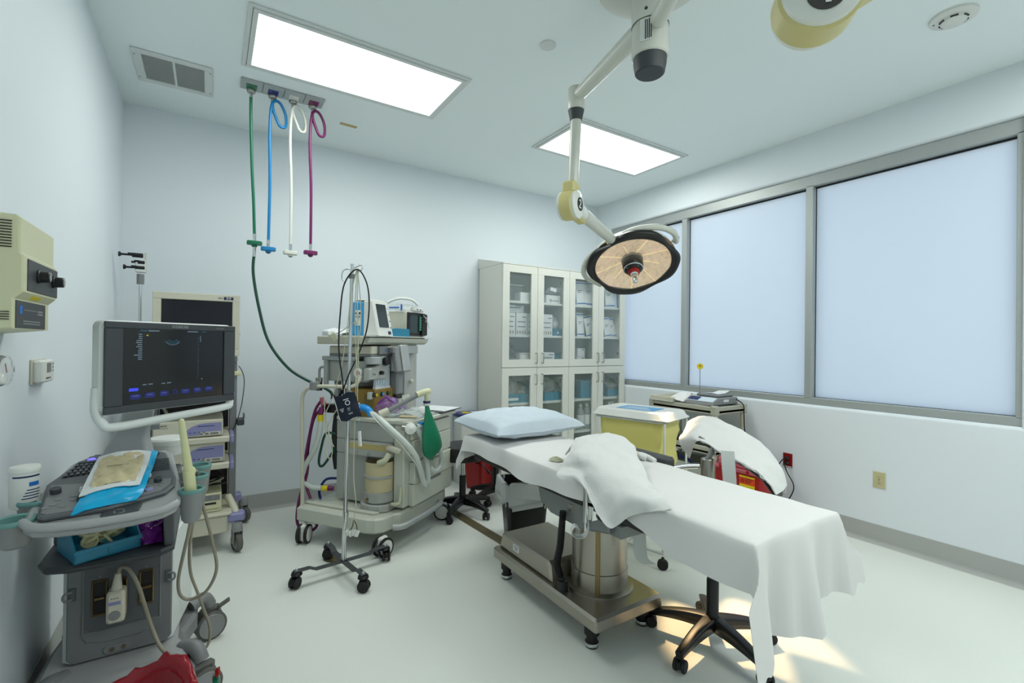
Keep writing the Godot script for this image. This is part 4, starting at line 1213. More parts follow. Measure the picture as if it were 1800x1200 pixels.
func lamps() -> void:
	var col := at(2.156, 0, 2.806)
	var TC := Transform3D(Basis(), col)
	var o := thing("surgical_lamp", "ceiling-hung surgical lamp numbered 2, its round reflector tilted over the table", "surgical lamp", at(2.156, 3.0, 2.806))
	part(o, "ceiling_dome", MB.new().lathe([Vector2(0.08, 2.915), Vector2(0.17, 2.925), Vector2(0.235, 2.95), Vector2(0.25, 2.99), Vector2(0.25, 2.9995)], TC, 40), M.lamp_enamel)
	part(o, "column_collar", MB.new().lathe([Vector2(0.081, 2.755), Vector2(0.081, 2.92)], TC, 32), M.lamp_enamel)
	part(o, "column", MB.new().lathe([Vector2(0, 2.615), Vector2(0.074, 2.615), Vector2(0.079, 2.62), Vector2(0.079, 2.751), Vector2(0.076, 2.7555)], TC, 32), M.lamp_enamel)
	part(o, "end_cap", MB.new().lathe([Vector2(0, 2.545), Vector2(0.058, 2.545), Vector2(0.064, 2.55), Vector2(0.071, 2.588), Vector2(0.0725, 2.6149), Vector2(0, 2.6149)], TC, 32), M.dark_gray, "dark gray end cap")
	var cd := at(0.534 - 2.156, 0, 4.244 - 2.806).normalized()
	var la := cd.rotated(Vector3.UP, -0.22)
	var lt := facing(la, at(2.156, 2.70, 2.806) + la * 0.0796)
	var rp := MB.new()
	rp.box(lt.origin, at(0.052, 0.095, 0.002), 0.0, lt.basis)
	var pl := part(o, "rating_plate", rp, M.white_plastic)
	for k in 4:
		part(pl, "printed_bar", MB.new().box(lt.origin + lt.basis * at(-0.002 + 0.008 * k, 0.0, 0.0012), at(0.0045, 0.085 - 0.004 * (k % 2), 0.0008), 0.0, lt.basis), M.ink_black)
	part(o, "set_screw", MB.new().cyl(at(2.156, 2.79, 2.806) + la * 0.079, at(2.156, 2.79, 2.806) + la * 0.0825, 0.008, 0.007, 12), M.dark_gray)
	var j := at(2.226, 0, 2.222)
	part(o, "horizontal_arm", MB.new().cyl(at(2.16, 2.775, 2.76), at(2.226, 2.72, 2.235), 0.045, 0.034, 20), M.lamp_enamel)
	var TJ := Transform3D(Basis(), j)
	part(o, "arm_socket", MB.new().lathe([Vector2(0, 2.645), Vector2(0.045, 2.645), Vector2(0.047, 2.65), Vector2(0.047, 2.762), Vector2(0.043, 2.768), Vector2(0, 2.768)], TJ, 28), M.lamp_enamel)
	part(o, "rubber_cone", MB.new().lathe([Vector2(0, 2.588), Vector2(0.033, 2.588), Vector2(0.0445, 2.6445), Vector2(0, 2.6445)], TJ, 28), M.dark_gray, "dark rubber cone")
	part(o, "drop_tube", MB.new().cyl(at(2.226, 2.59, 2.222), at(2.216, 2.22, 2.214), 0.030, 0.030, 24), M.lamp_enamel)
	var jc := at(2.208, 2.118, 2.208)
	var S := 1.286
	var L := at(3.066, 1.915, 1.864)
	var n := at(-0.292, -0.847, 0.444).normalized()
	var T := facing(n, L)
	var X := T.basis.x
	var Y := T.basis.y
	var ya := L + (X * cos(deg_to_rad(133)) + Y * sin(deg_to_rad(133))) * 0.185 * S - n * 0.045 * S
	spring_joint(o, jc, at(-(ya - jc).z, 0, (ya - jc).x) * -1.0 if (ya - jc).z > 0.0 else at(-(ya - jc).z, 0, (ya - jc).x), ya - jc, (ya - jc).length() - 0.03, "2", 0.082)
	part(o, "arm_end_ring", MB.new().cyl(ya - (ya - jc).normalized() * 0.06, ya, 0.037, 0.037, 20), M.yellowed_plastic)
	# yoke
	var yp := []
	for q in [[-118, 0.285, -0.07], [-140, 0.288, -0.06], [-158, 0.277, -0.045], [-180, 0.25, -0.04], [157, 0.215, -0.04], [133, 0.188, -0.04], [114, 0.215, -0.04], [94, 0.238, -0.04], [72, 0.268, -0.035], [54, 0.276, -0.035], [42, 0.262, -0.04], [35, 0.25, -0.045]]:
		yp.append(L + (X * cos(deg_to_rad(q[0])) + Y * sin(deg_to_rad(q[0]))) * q[1] * S + n * q[2] * S)
	part(o, "yoke", MB.new().tube(yp, 0.021, 12, 5), M.lamp_enamel, "white tube yoke round the head")
	part(o, "yoke_hook", MB.new().tube([yp[-2], yp[-1] + n * 0.005, yp[-1] - X * 0.03 - n * 0.01], 0.010, 10, 4), M.lamp_enamel)
	part(o, "yoke_tip", MB.new().box(yp[-2] + X * 0.012, at(0.014, 0.03, 0.02), 0.003, T.basis), M.mid_gray)
	# head: scalloped dark rim, white back shell, segmented warm reflector, hub and handle
	var TL := Transform3D(Basis(X * S, -n * S, X.cross(-n) * S), L)   # lathe axis points away from the table
	part(o, "back_shell", MB.new().lathe([Vector2(0.235, 0.025), Vector2(0.225, 0.055), Vector2(0.17, 0.10), Vector2(0.09, 0.125), Vector2(0, 0.13)], TL, 40), M.lamp_enamel)
	var rim := []
	for lay in [[0.206, -0.002], [0.218, -0.012], [1.0, -0.010], [1.03, 0.006], [1.0, 0.024], [0.9, 0.028]]:
		var row := PackedVector3Array()
		for k in 72:
			var a := TAU * k / 72.0 + 0.35
			var rr := 0.238 + 0.014 * cos(4.0 * a) - 0.004 * cos(8.0 * a)
			var q: float = lay[0] if lay[0] < 0.5 else rr * lay[0]
			row.append(TL * at(q * cos(a), lay[1], -q * sin(a)))
		rim.append(row)
	part(o, "rim", MB.new().grid(rim, true), M.black_plastic, "black scalloped rim")
	var refl := mat("warm_reflector", Color(0.9, 0.9, 0.9), 0.38, 0.35)
	refl.albedo_texture = reflector_print()
	refl.uv1_triplanar = true
	refl.uv1_scale = Vector3.ONE * 5.0
	refl.emission_enabled = true
	refl.emission = Color(1.0, 0.87, 0.72)
	refl.emission_energy_multiplier = 0.36
	var bowl := MB.new()
	for k in 9:
		var rows := []
		for i in 5:
			var row := PackedVector3Array()
			for q in 6:
				var rr := lerpf(0.06, 0.205, q / 5.0)
				var a := TAU * (k + i / 4.0) / 9.0
				var dip := 0.006 * sin(PI * i / 4.0)
				row.append(TL * at(rr * cos(a), 0.045 - 0.045 * pow(rr / 0.205, 2.0) + dip, -rr * sin(a)))
			rows.append(row)
		part(o, "reflector_segment", MB.new().grid(rows), refl)
		var a2 := TAU * k / 9.0
		var seam: StandardMaterial3D = mat("seam_glow", Color(0.9, 0.85, 0.7), 0.4) if not M.has("seam_glow") else M.seam_glow
		seam.emission_enabled = true
		seam.emission = Color(1.0, 0.88, 0.62)
		seam.emission_energy_multiplier = 0.75
		part(o, "reflector_seam", MB.new().bar(TL * at(0.064 * cos(a2), 0.038, -0.064 * sin(a2)), TL * at((0.203 if k % 3 else 0.15) * cos(a2), -0.001 if k % 3 else 0.018, -(0.203 if k % 3 else 0.15) * sin(a2)), 0.0022, 0.0022, n, 0.0), M.seam_glow)
	part(o, "glass_cover", MB.new().lathe([Vector2(0.206, -0.001), Vector2(0.206, -0.004), Vector2(0.05, -0.006), Vector2(0.05, -0.003)], TL, 48), M.clear_glass)
	part(o, "hub", MB.new().lathe([Vector2(0, -0.04), Vector2(0.034, -0.04), Vector2(0.048, -0.03), Vector2(0.056, -0.012), Vector2(0.058, 0.03), Vector2(0.052, 0.034)], TL, 32), M.black_plastic)
	part(o, "hub_ring", MB.new().lathe([Vector2(0.05, -0.0285), Vector2(0.054, -0.0245), Vector2(0.05, -0.024)], TL, 32), M.chrome)
	part(o, "grip_collar", MB.new().lathe([Vector2(0, -0.062), Vector2(0.026, -0.062), Vector2(0.031, -0.056), Vector2(0.031, -0.04), Vector2(0, -0.04)], TL, 24), M.red_plastic, "red collar")
	part(o, "grip_plate", MB.new().lathe([Vector2(0, -0.067), Vector2(0.020, -0.067), Vector2(0.022, -0.0615), Vector2(0, -0.0615)], TL, 20), M.white_plastic)
	part(o, "handle", MB.new().lathe([Vector2(0, -0.122), Vector2(0.010, -0.122), Vector2(0.0125, -0.118), Vector2(0.0125, -0.066), Vector2(0, -0.066)], TL, 18), M.chrome)
	for k in 4:
		var a := TAU * k / 4.0 + 0.4
		part(o, "hub_screw", MB.new().ball(TL * at(0.043 * cos(a), -0.034, -0.043 * sin(a)), at(0.003, 0.003, 0.003), 8), M.chrome)
	var sp := SpotLight3D.new()
	sp.name = "lamp_beam"
	add_child(sp)
	sp.position = L + n * 0.165
	sp.look_at_from_position(sp.position, at(2.60, 0, 2.99), Vector3.FORWARD)
	sp.spot_angle = 11.0
	sp.spot_angle_attenuation = 0.4
	sp.light_color = Color(1.0, 0.84, 0.62)
	sp.light_energy = BEAM
	sp.light_size = 0.03
	sp.spot_range = 8.0
	sp.shadow_enabled = true
	# the second lamp arm, numbered 1
	var p := thing("surgical_lamp", "second surgical lamp arm numbered 1, entering at the top edge of the photo", "surgical lamp", at(1.608, 2.71, 3.746))
	var A := at(-0.75, 0.0, 0.66)
	part(p, "horizontal_arm", MB.new().cyl(at(2.128, 2.735, 2.87), at(1.62, 2.72, 3.73), 0.036, 0.030, 20), M.lamp_enamel)
	part(p, "arm_socket", MB.new().lathe([Vector2(0, 2.645), Vector2(0.045, 2.645), Vector2(0.047, 2.65), Vector2(0.047, 2.762), Vector2(0.043, 2.768), Vector2(0, 2.768)], Transform3D(Basis(), at(1.608, 0, 3.746)), 28), M.lamp_enamel)
	part(p, "drop_tube", MB.new().cyl(at(1.608, 2.65, 3.746), at(1.608, 2.18, 3.746), 0.030, 0.030, 24), M.lamp_enamel)
	spring_joint(p, at(1.608, 2.085, 3.746), A, at(0.75, 0.50, 0.55), 0.5, "1", 0.082, 0.022)

const BEAM := 7.0

func reflector_print() -> ImageTexture:   # dichroic mottling of a polished reflector
	var im := Image.create(256, 256, false, Image.FORMAT_RGB8)
	var a := noise(0.018, 4, 4)
	var b := noise(0.03, 9, 3)
	for y in 256:
		for x in 256:
			var s := sin(x * TAU / 256.0)
			var p := a.get_noise_3d(40.0 * s, 40.0 * cos(x * TAU / 256.0), y * 0.8)
			var q := b.get_noise_3d(40.0 * s, 40.0 * cos(x * TAU / 256.0), y * 0.8)
			var c := Color(0.88, 0.82, 0.72).lerp(Color(0.55, 0.52, 0.42), clampf(p * 2.2, 0, 1)).lerp(Color(0.92, 0.76, 0.74), clampf(q * 2.0, 0, 1)).lerp(Color(0.80, 0.86, 0.68), clampf(-q * 1.6, 0, 1))
			im.set_pixel(x, y, c)
	return ImageTexture.create_from_image(im)

func wall_things() -> void:
	# boxed instrument on the left wall
	var o := thing("wall_instrument", "cream boxed instrument with two black knobs, mounted high on the left wall", "instrument", at(0, 1.52, 2.35))
	var body := MB.new()
	var pr := PackedVector2Array([Vector2(0.001, 1.36), Vector2(0.098, 1.372), Vector2(0.098, 1.452), Vector2(0.115, 1.47), Vector2(0.115, 1.566), Vector2(0.108, 1.575), Vector2(0.108, 1.664), Vector2(0.10, 1.672), Vector2(0.001, 1.674)])
	body.prism(pr, 0.315, 0.004, Transform3D(Basis(), at(0, 0, 2.187)))
	part(o, "case", body, M.cream_plastic)
	part(o, "knob_panel", MB.new().box(at(0.1158, 1.518, 2.328), at(0.003, 0.086, 0.285), 0.001), M.dark_gray)
	for z in [2.385, 2.235]:
		var kn := part(o, "knob", MB.new().lathe([Vector2(0.019, 0), Vector2(0.019, 0.004), Vector2(0.0165, 0.006), Vector2(0.0155, 0.024), Vector2(0.0135, 0.026), Vector2(0, 0.026)], Transform3D(MB.along(Vector3.RIGHT), at(0.1173, 1.522, z)), 24), M.black_plastic, "black knob")
		part(kn, "knob_face", MB.new().lathe([Vector2(0, 0.0265), Vector2(0.012, 0.0265), Vector2(0.012, 0.0262)], Transform3D(MB.along(Vector3.RIGHT), at(0.1173, 1.522, z)), 20), M.gray_metal)
		part(kn, "pointer", MB.new().box(at(0.144, 1.532, z), at(0.001, 0.008, 0.002), 0.0), M.paper)
	part(o, "label_panel", MB.new().box(at(0.0985, 1.411, 2.36), at(0.003, 0.074, 0.26), 0.001), M.dark_gray)
	part(o, "label_mark", MB.new().box(at(0.1003, 1.424, 2.455), at(0.001, 0.022, 0.024), 0.0), M.label_blue)
	part(o, "label_line", MB.new().box(at(0.1003, 1.425, 2.375), at(0.001, 0.002, 0.11), 0.0), M.gray_metal)
	for k in 2:
		part(o, "label_line", MB.new().box(at(0.1003, 1.425 - 0.008 * k, 2.285), at(0.001, 0.005, 0.05), 0.0), M.gray_metal)
		part(o, "label_line", MB.new().box(at(0.1003, 1.394 - 0.007 * k, 2.36), at(0.001, 0.003, 0.15), 0.0), M.gray_metal)
	part(o, "yellow_sticker", MB.new().box(at(0.107, 1.4605, 2.36), at(0.012, 0.001, 0.08), 0.0, Basis(Vector3.BACK, 0.8)), M.label_yellow)
	for k in 10:
		part(o, "vent_slot", MB.new().box(at(0.05, 1.653 - 0.0075 * k, 2.503), at(0.085, 0.0026, 0.003), 0.0), M.ink_black)
	for k in 4:
		part(o, "vent_slot", MB.new().box(at(0.05, 1.416 - 0.0065 * k, 2.503), at(0.08, 0.0022, 0.003), 0.0), M.ink_black)
	# thermostat
	var t := thing("thermostat", "small white wall thermostat with a gray display, below the cream instrument", "thermostat", at(0, 1.225, 1.86))
	part(t, "wall_plate", MB.new().bx(0.0, 0.008, 1.182, 1.272, 1.775, 1.945, 0.003), M.beige_plastic)
	var tb := MB.new()
	tb.slab([Vector2(0.008, 1.788), Vector2(0.026, 1.79), Vector2(0.033, 1.80), Vector2(0.035, 1.86), Vector2(0.033, 1.925), Vector2(0.026, 1.938), Vector2(0.008, 1.94)], 1.187, 1.268, 0.006, true)
	part(t, "housing", tb, M.white_plastic)
	part(t, "display", MB.new().box(at(0.0345, 1.240, 1.87), at(0.003, 0.035, 0.045), 0.001), M.mid_gray)
	for k in 3:
		part(t, "button", MB.new().box(at(0.0345, 1.203, 1.895 - 0.02 * k), at(0.003, 0.006, 0.012), 0.001), M.ink_gray)
		part(t, "button", MB.new().box(at(0.034, 1.252 - 0.012 * k, 1.818), at(0.003, 0.006, 0.01), 0.001), M.gray_metal)
	# suction regulator at the left edge
	var g := thing("suction_gauge", "white suction regulator with a clear round dial at the left edge of the photo", "gauge", at(0, 1.25, 2.4))
	part(g, "regulator_body", MB.new().bx(0.0, 0.036, 1.215, 1.29, 2.385, 2.47, 0.008), M.white_plastic)
	part(g, "knob", MB.new().cyl(at(0.036, 1.235, 2.42), at(0.062, 1.235, 2.42), 0.016, 0.014, 18, 0.002), M.white_plastic)
	part(g, "dial", MB.new().cyl(at(0.02, 1.255, 2.362), at(0.046, 1.255, 2.362), 0.043, 0.043, 28, 0.003), M.mid_gray)
	part(g, "dial_face", MB.new().cyl(at(0.046, 1.255, 2.362), at(0.0475, 1.255, 2.362), 0.037, 0.037, 28), M.paper)
	part(g, "dial_needle", MB.new().box(at(0.0485, 1.262, 2.355), at(0.001, 0.03, 0.003), 0.0, Basis(Vector3.RIGHT, 0.5)), M.red_plastic)
	part(g, "dial_cover", MB.new().lathe([Vector2(0.043, 0.0), Vector2(0.042, 0.008), Vector2(0.03, 0.014), Vector2(0, 0.016)], Transform3D(MB.along(Vector3.RIGHT), at(0.046, 1.255, 2.362)), 28), M.clear_glass)
	# outlets on the right wall
	for k in 2:
		var z: float = [2.251, 2.863][k]
		var y: float = [0.4455, 0.4395][k]
		var m: Material = [M.red_outlet, M.ivory][k]
		var u := thing("wall_outlet", ["red emergency outlet with two black plugs on the right wall", "ivory duplex outlet on the right wall below the window"][k], "outlet", at(4.43, y, z), 0.0, "wall outlets")
		part(u, "cover_plate", MB.new().bx(4.424, 4.4299, y - 0.056, y + 0.056, z - 0.036, z + 0.036, 0.003), m)
		for s in [-1, 1]:
			var yc: float = y + 0.0195 * s
			var rc := part(u, "receptacle", MB.new().plate(-0.0165, 0.0165, -0.0145, 0.0145, 0.012, 0.003, 0.0008, facing(Vector3.LEFT, at(4.4242, yc, z))), m)
			if k == 1:
				for sl in [[-0.006, 0.003], [0.006, 0.003]]:
					part(rc, "slot", MB.new().box(at(4.4209, yc + sl[1], z + sl[0]), at(0.001, 0.008, 0.002), 0.0), M.ink_black)
				part(rc, "ground_hole", MB.new().cyl(at(4.4213, yc - 0.007, z), at(4.4206, yc - 0.007, z), 0.0025, 0.0025, 10), M.ink_black)
		part(u, "screw", MB.new().cyl(at(4.4241, y, z), at(4.4232, y, z), 0.003, 0.003, 10), M.chrome)
		if k == 0:
			part(u, "label_strip", MB.new().box(at(4.4235, y - 0.05, z), at(0.001, 0.008, 0.06), 0.0), M.paper)
	for k in 2:
		var yc := 0.4455 + 0.0195 * (1 - 2 * k)
		var c := thing("power_cord", ["black power cord plugged into the upper half of the red outlet", "black power cord plugged into the lower half of the red outlet, hanging to the floor"][k], "cord", at(4.42, yc, 2.251), 0.0, "black cords at the red outlet")
		part(c, "plug", MB.new().cyl(at(4.4208, yc, 2.251), at(4.392, yc, 2.251), 0.016, 0.012, 16, 0.002), M.black_plastic)
		var pts := [at(4.393, yc, 2.251), at(4.375, yc - 0.004, 2.245), at(4.37, yc - 0.04, 2.22), at(4.385, 0.33, 2.17), at(4.40, 0.2, 2.10), at(4.40, 0.05, 2.0), at(4.385, 0.006, 1.97), at(4.36, 0.006, 1.9)] if k == 0 else [at(4.393, yc, 2.251), at(4.378, yc - 0.01, 2.252), at(4.383, 0.36, 2.27), at(4.40, 0.27, 2.31), at(4.405, 0.2, 2.30), at(4.40, 0.1, 2.25), at(4.385, 0.006, 2.20), at(4.33, 0.006, 2.36)]
		part(c, "cable", MB.new().tube(pts, 0.0042, 8, 6), M.black_rubber)

func clutter() -> void:
	# hamper with a yellow bag and a white lid, turned a little from the walls
	var hc := at(2.94, 0, 2.06)
	var o := thing("linen_hamper", "wheeled hamper with a white lid and a yellow bag, beside the operating table", "hamper", hc, 15.3)
	var hx := 0.175
	var hz := 0.265
	var lid := MB.new()
	var rows := []
	for q in [[1.0, 0.885, 0.03], [1.012, 0.885, 0.03], [1.012, 0.892, 0.03], [0.97, 0.90, 0.04], [0.935, 0.925, 0.05], [0.90, 0.932, 0.05], [0.80, 0.934, 0.04], [0.79, 0.930, 0.04], [0.3, 0.930, 0.02]]:
		var row := PackedVector3Array()
		for p in MB.rr(-hx * q[0], hx * q[0], -hz * q[0], hz * q[0], q[2], 5):
			row.append(at(p.x, q[1], p.y))
		rows.append(row)
	lid.grid(rows, true, true)
	lid.fan(rows[8], Vector3.UP)
	part(o, "lid", lid, M.white_plastic, "white plastic lid")
	part(o, "lid_label", MB.new().bx(-0.085, 0.085, 0.9302, 0.9318, -0.13, 0.13, 0.0005), M.sky_blue, "blue label on the lid")
	for k in 3:
		part(o, "label_text_line", MB.new().bx(-0.06 + 0.04 * k, -0.045 + 0.04 * k, 0.9318, 0.9324, -0.10, 0.10 - 0.03 * k, 0), M.paper)
	var fr := MB.new()
	part(o, "top_hoop", MB.new().tube([at(-hx + 0.02, 0.875, -hz + 0.03), at(hx - 0.02, 0.875, -hz + 0.03), at(hx - 0.02, 0.875, hz - 0.03), at(-hx + 0.02, 0.875, hz - 0.03), at(-hx + 0.02, 0.875, -hz + 0.03)], 0.008, 8, 1), M.white_enamel)
	for sx in [-1, 1]:
		for sz in [-1, 1]:
			part(o, "upright", MB.new().cyl(at(sx * (hx - 0.01), 0.875, sz * (hz - 0.02)), at(sx * (hx - 0.005), 0.09, sz * (hz - 0.02)), 0.007, 0.007, 10), M.white_enamel)
			caster(o, at(sx * (hx - 0.005), 0, sz * (hz - 0.02)), 0.032, 0.03, 0.6 * sx + sz, M.black_rubber, M.black_plastic)
	for sx in [-1, 1]:
		part(o, "bottom_rail", MB.new().cyl(at(sx * (hx - 0.005), 0.095, -hz + 0.02), at(sx * (hx - 0.005), 0.095, hz - 0.02), 0.008, 0.008, 10), M.white_enamel)
	part(o, "bottom_rail", MB.new().cyl(at(-hx, 0.095, 0), at(hx, 0.095, 0), 0.008, 0.008, 10), M.white_enamel)
	var bag := []
	var nz := noise(6.0, 3, 3)
	for i in 20:
		var t := i / 19.0
		var row := PackedVector3Array()
		for p in MB.rr(-hx * 0.86, hx * 0.86, -hz * 0.84, hz * 0.84, 0.06, 9):
			var f := 1.0 - 0.10 * t - 0.35 * pow(maxf(t - 0.72, 0.0) / 0.28, 2.0)
			var d: float = 0.022 * nz.get_noise_3d(p.x * 1.6, t * 1.2, p.y * 1.6) + 0.006 * sin(p.x * 60.0 + p.y * 45.0 + 3.0 * t)
			var q: Vector2 = p * f + p.normalized() * d
			row.append(at(q.x, lerpf(0.88, 0.14, t), q.y))
		bag.append(row)
	var bm := MB.new().grid(bag, true, false)
	bm.fan(bag[19], Vector3.DOWN)
	var yb := thing("yellow_bag", "translucent yellow linen bag hanging under the white hamper lid", "bag", hc, 15.3)
	part(yb, "bag_film", bm, M.yellow_film)
	# utility cart by the window with a digital scale
	var c := thing("utility_cart", "beige plastic utility cart under the window carrying a gray scale", "cart", at(4.17, 0, 1.59))
	var x0 := 3.955
	var x1 := 4.385
	var z0 := 1.25
	var z1 := 1.93
	for y in [0.855, 0.525, 0.16]:
		var sh := MB.new()
		sh.bx(x0, x1, y - 0.055, y - 0.03, z0, z1, 0.004)
		part(c, "tray_shelf", sh, M.machine_gray)
		part(c, "tray_rim", frame_ring(MB.new(), x0, x1, z0, z1, 0.022, y - 0.065, y, 0.006), M.beige_metal)
	for sx in [x0 + 0.022, x1 - 0.022]:
		for sz in [z0 + 0.022, z1 - 0.022]:
			part(c, "leg", MB.new().cyl(at(sx, 0.09, sz), at(sx, 0.80, sz), 0.021, 0.021, 18), M.beige_plastic)
			part(c, "corner_cap", MB.new().rbox(sx - 0.028, sx + 0.028, 0.785, 0.862, sz - 0.028, sz + 0.028, 0.014, 0.006), M.beige_metal)
			caster(c, at(sx, 0, sz), 0.035, 0.03, sx + sz, M.black_rubber, M.gray_metal)
	var s := thing("digital_scale", "gray digital scale with a blue display panel on the utility cart", "scale", at(4.16, 0.855, 1.76))
	var sb := MB.new()
	sb.prism(PackedVector2Array([Vector2(4.00, 0.857), Vector2(4.35, 0.857), Vector2(4.35, 0.915), Vector2(4.085, 0.915), Vector2(4.01, 0.882)]), 0.27, 0.006, Transform3D(Basis(), at(0, 0, 1.60)))
	part(s, "scale_body", sb, M.gray_metal)
	var slope := Basis(Vector3.BACK, atan2(0.033, 0.075))
	part(s, "display_panel", MB.new().box(at(4.0465, 0.9005, 1.735), at(0.074, 0.002, 0.25), 0.0005, slope), M.linen_blue)
	part(s, "display", MB.new().box(at(4.046, 0.9025, 1.665), at(0.06, 0.002, 0.10), 0.0005, slope), M.ink_blue)
	part(s, "display_badge", MB.new().box(at(4.05, 0.9045, 1.69), at(0.018, 0.001, 0.03), 0.0, slope), M.paper)
	part(s, "display_badge", MB.new().box(at(4.058, 0.908, 1.645), at(0.012, 0.001, 0.02), 0.0, slope), M.red_plastic)
	part(s, "platform", MB.new().rbox(4.11, 4.34, 0.918, 0.936, 1.63, 1.84, 0.02, 0.004), M.mid_gray)
	part(s, "platform_post", MB.new().cyl(at(4.225, 0.914, 1.735), at(4.225, 0.92, 1.735), 0.04, 0.04, 18), M.dark_gray)
	part(s, "side_sticker", MB.new().bx(4.15, 4.22, 0.88, 0.90, 1.8695, 1.871, 0), M.paper)
	var ppr := solo("paper_sheet", MB.new().cloth([PackedVector3Array([at(4.18, 0.945, 1.68), at(4.26, 0.938, 1.69), at(4.34, 0.955, 1.70)]), PackedVector3Array([at(4.18, 0.938, 1.80), at(4.26, 0.942, 1.81), at(4.345, 0.962, 1.80)])], 0.001), M.paper, "curling white paper sheet lying on the scale platform", "paper", at(4.26, 0.937, 1.75))
	var f := thing("flag_pick", "yellow round tag on a thin gray stick standing by the scale", "flag", at(4.12, 0.937, 1.66))
	part(f, "stick", MB.new().cyl(at(4.13, 0.937, 1.655), at(4.13, 1.155, 1.655), 0.003, 0.003, 8), M.mid_gray)
	part(f, "stick_foot", MB.new().cyl(at(4.13, 0.9365, 1.655), at(4.13, 0.95, 1.655), 0.012, 0.009, 12), M.gray_metal)
	var fn := at(-0.75, 0, 0.65)
	part(f, "tag", MB.new().cyl(at(4.13, 1.17, 1.655) - fn * 0.003, at(4.13, 1.17, 1.655) + fn * 0.003, 0.026, 0.026, 20), M.label_yellow)
	var face := MB.new()
	var ft := facing(fn, at(4.13, 1.17, 1.655) + fn * 0.0036)
	for k in 3:
		part(f, "tag_mark", MB.new().box(ft.origin + ft.basis * at(-0.006 + 0.006 * k, 0.006 - 0.005 * (k % 2), 0), at(0.004, 0.012, 0.001), 0.0, ft.basis), M.red_plastic)
	var tr := thing("plastic_tray", "white tray of papers on the far end of the utility cart", "tray", at(4.1, 0.855, 1.4))
	part(tr, "tray_floor", MB.new().bx(3.93, 4.28, 0.856, 0.864, 1.28, 1.52, 0.002), M.white_plastic)
	part(tr, "tray_wall", frame_ring(MB.new(), 3.93, 4.28, 1.28, 1.52, 0.012, 0.864, 0.898, 0.003), M.beige_plastic)
	var g := thing("glove_bundle", "crumpled pale gloves between the tray and the scale", "gloves", at(4.03, 0.87, 1.55))
	part(g, "glove", MB.new().patch([[at(3.95, 0.87, 1.46), at(4.05, 0.90, 1.45), at(4.16, 0.905, 1.47)], [at(3.96, 0.875, 1.53), at(4.06, 0.925, 1.53), at(4.18, 0.92, 1.54)], [at(3.97, 0.862, 1.60), at(4.0, 0.87, 1.595), at(4.10, 0.925, 1.59)]], 6, 6, 0.004, 0.02, noise(20.0, 5)), M.linen)
	part(g, "glove", MB.new().patch([[at(3.96, 0.866, 1.50), at(4.0, 0.88, 1.54), at(4.0, 0.865, 1.59)], [at(4.05, 0.89, 1.48), at(4.10, 0.93, 1.54), at(4.05, 0.88, 1.60)]], 6, 6, 0.004, 0.02, noise(20.0, 8)), M.glove_beige)
	# what lies on the lower shelves of the cart
	var cl := thing("cable_coil", "coil of black cable on the middle shelf of the utility cart", "cable", at(4.05, 0.50, 1.5))
	for k in 5:
		var ring := []
		for i in 21:
			var a := TAU * i / 20.0
			ring.append(at(4.07 + (0.09 - 0.008 * k) * cos(a), 0.507 + 0.007 * k + 0.004 * sin(3.0 * a + k), 1.50 + (0.13 - 0.012 * k) * sin(a)))
		part(cl, "cable_loop", MB.new().tube(ring, 0.0045, 7, 2), M.black_rubber)
	part(cl, "connector", MB.new().box(at(4.06, 0.53, 1.50), at(0.05, 0.035, 0.07), 0.006, Basis(Vector3.UP, 0.5)), M.black_plastic)
	var dp := thing("instrument_box", "gray box on the middle shelf of the utility cart, half behind the towel", "box", at(4.2, 0.50, 1.76))
	part(dp, "box_body", MB.new().bx(4.03, 4.33, 0.497, 0.60, 1.62, 1.88, 0.006), M.beige_metal)
	part(dp, "box_front", MB.new().bx(4.026, 4.0305, 0.51, 0.59, 1.64, 1.86, 0.001), M.dark_gray)
	var wp := solo("cart_cable", MB.new().tube([at(4.30, 0.90, 1.885), at(4.30, 0.86, 1.95), at(4.305, 0.78, 1.955), at(4.32, 0.68, 1.95), at(4.34, 0.55, 1.95), at(4.345, 0.3, 1.955), at(4.35, 0.05, 1.96), at(4.36, 0.006, 2.0)], 0.005, 8, 6), M.black_rubber, "black cable hanging from the scale down the end of the cart", "cable", at(4.30, 0.88, 1.9))
	var lo := thing("storage_bin", "gray bin with a blue handle on the bottom shelf of the utility cart", "bin", at(4.12, 0.13, 1.55))
	open_bin(lo, 3.985, 4.3, 0.132, 0.22, 1.30, 1.80, 0.20, M.machine_gray)
	part(lo, "handle", MB.new().tube([at(4.0, 0.35, 1.45), at(4.02, 0.375, 1.5), at(4.02, 0.375, 1.62), at(4.0, 0.35, 1.67)], 0.009, 8, 4), M.blue_plastic)
	# red sharps container in front of the cart
	var rs := thing("sharps_container", "red sharps container with a clear pink lid and an orange and yellow label", "sharps container", at(4.04, 0, 2.15))
	part(rs, "container_body", MB.new().rbox(3.90, 4.18, 0.0, 0.40, 1.96, 2.335, 0.02, 0.006), M.red_plastic)
	part(rs, "lid_rim", MB.new().rbox(3.89, 4.19, 0.40, 0.425, 1.95, 2.345, 0.024, 0.004), M.pink_plastic)
	part(rs, "lid", MB.new().rbox(3.91, 4.17, 0.425, 0.485, 1.97, 2.325, 0.03, 0.012), M.pink_plastic)
	part(rs, "lid_handle", MB.new().tube([at(3.93, 0.485, 2.04), at(3.94, 0.52, 2.06), at(3.94, 0.52, 2.2), at(3.93, 0.485, 2.22)], 0.006, 8, 4), M.pink_plastic)
	part(rs, "warning_label", MB.new().bx(3.8975, 3.9005, 0.30, 0.385, 2.17, 2.29, 0), M.label_orange)
	part(rs, "label_band", MB.new().bx(3.8965, 3.8995, 0.30, 0.322, 2.17, 2.29, 0), M.label_yellow)
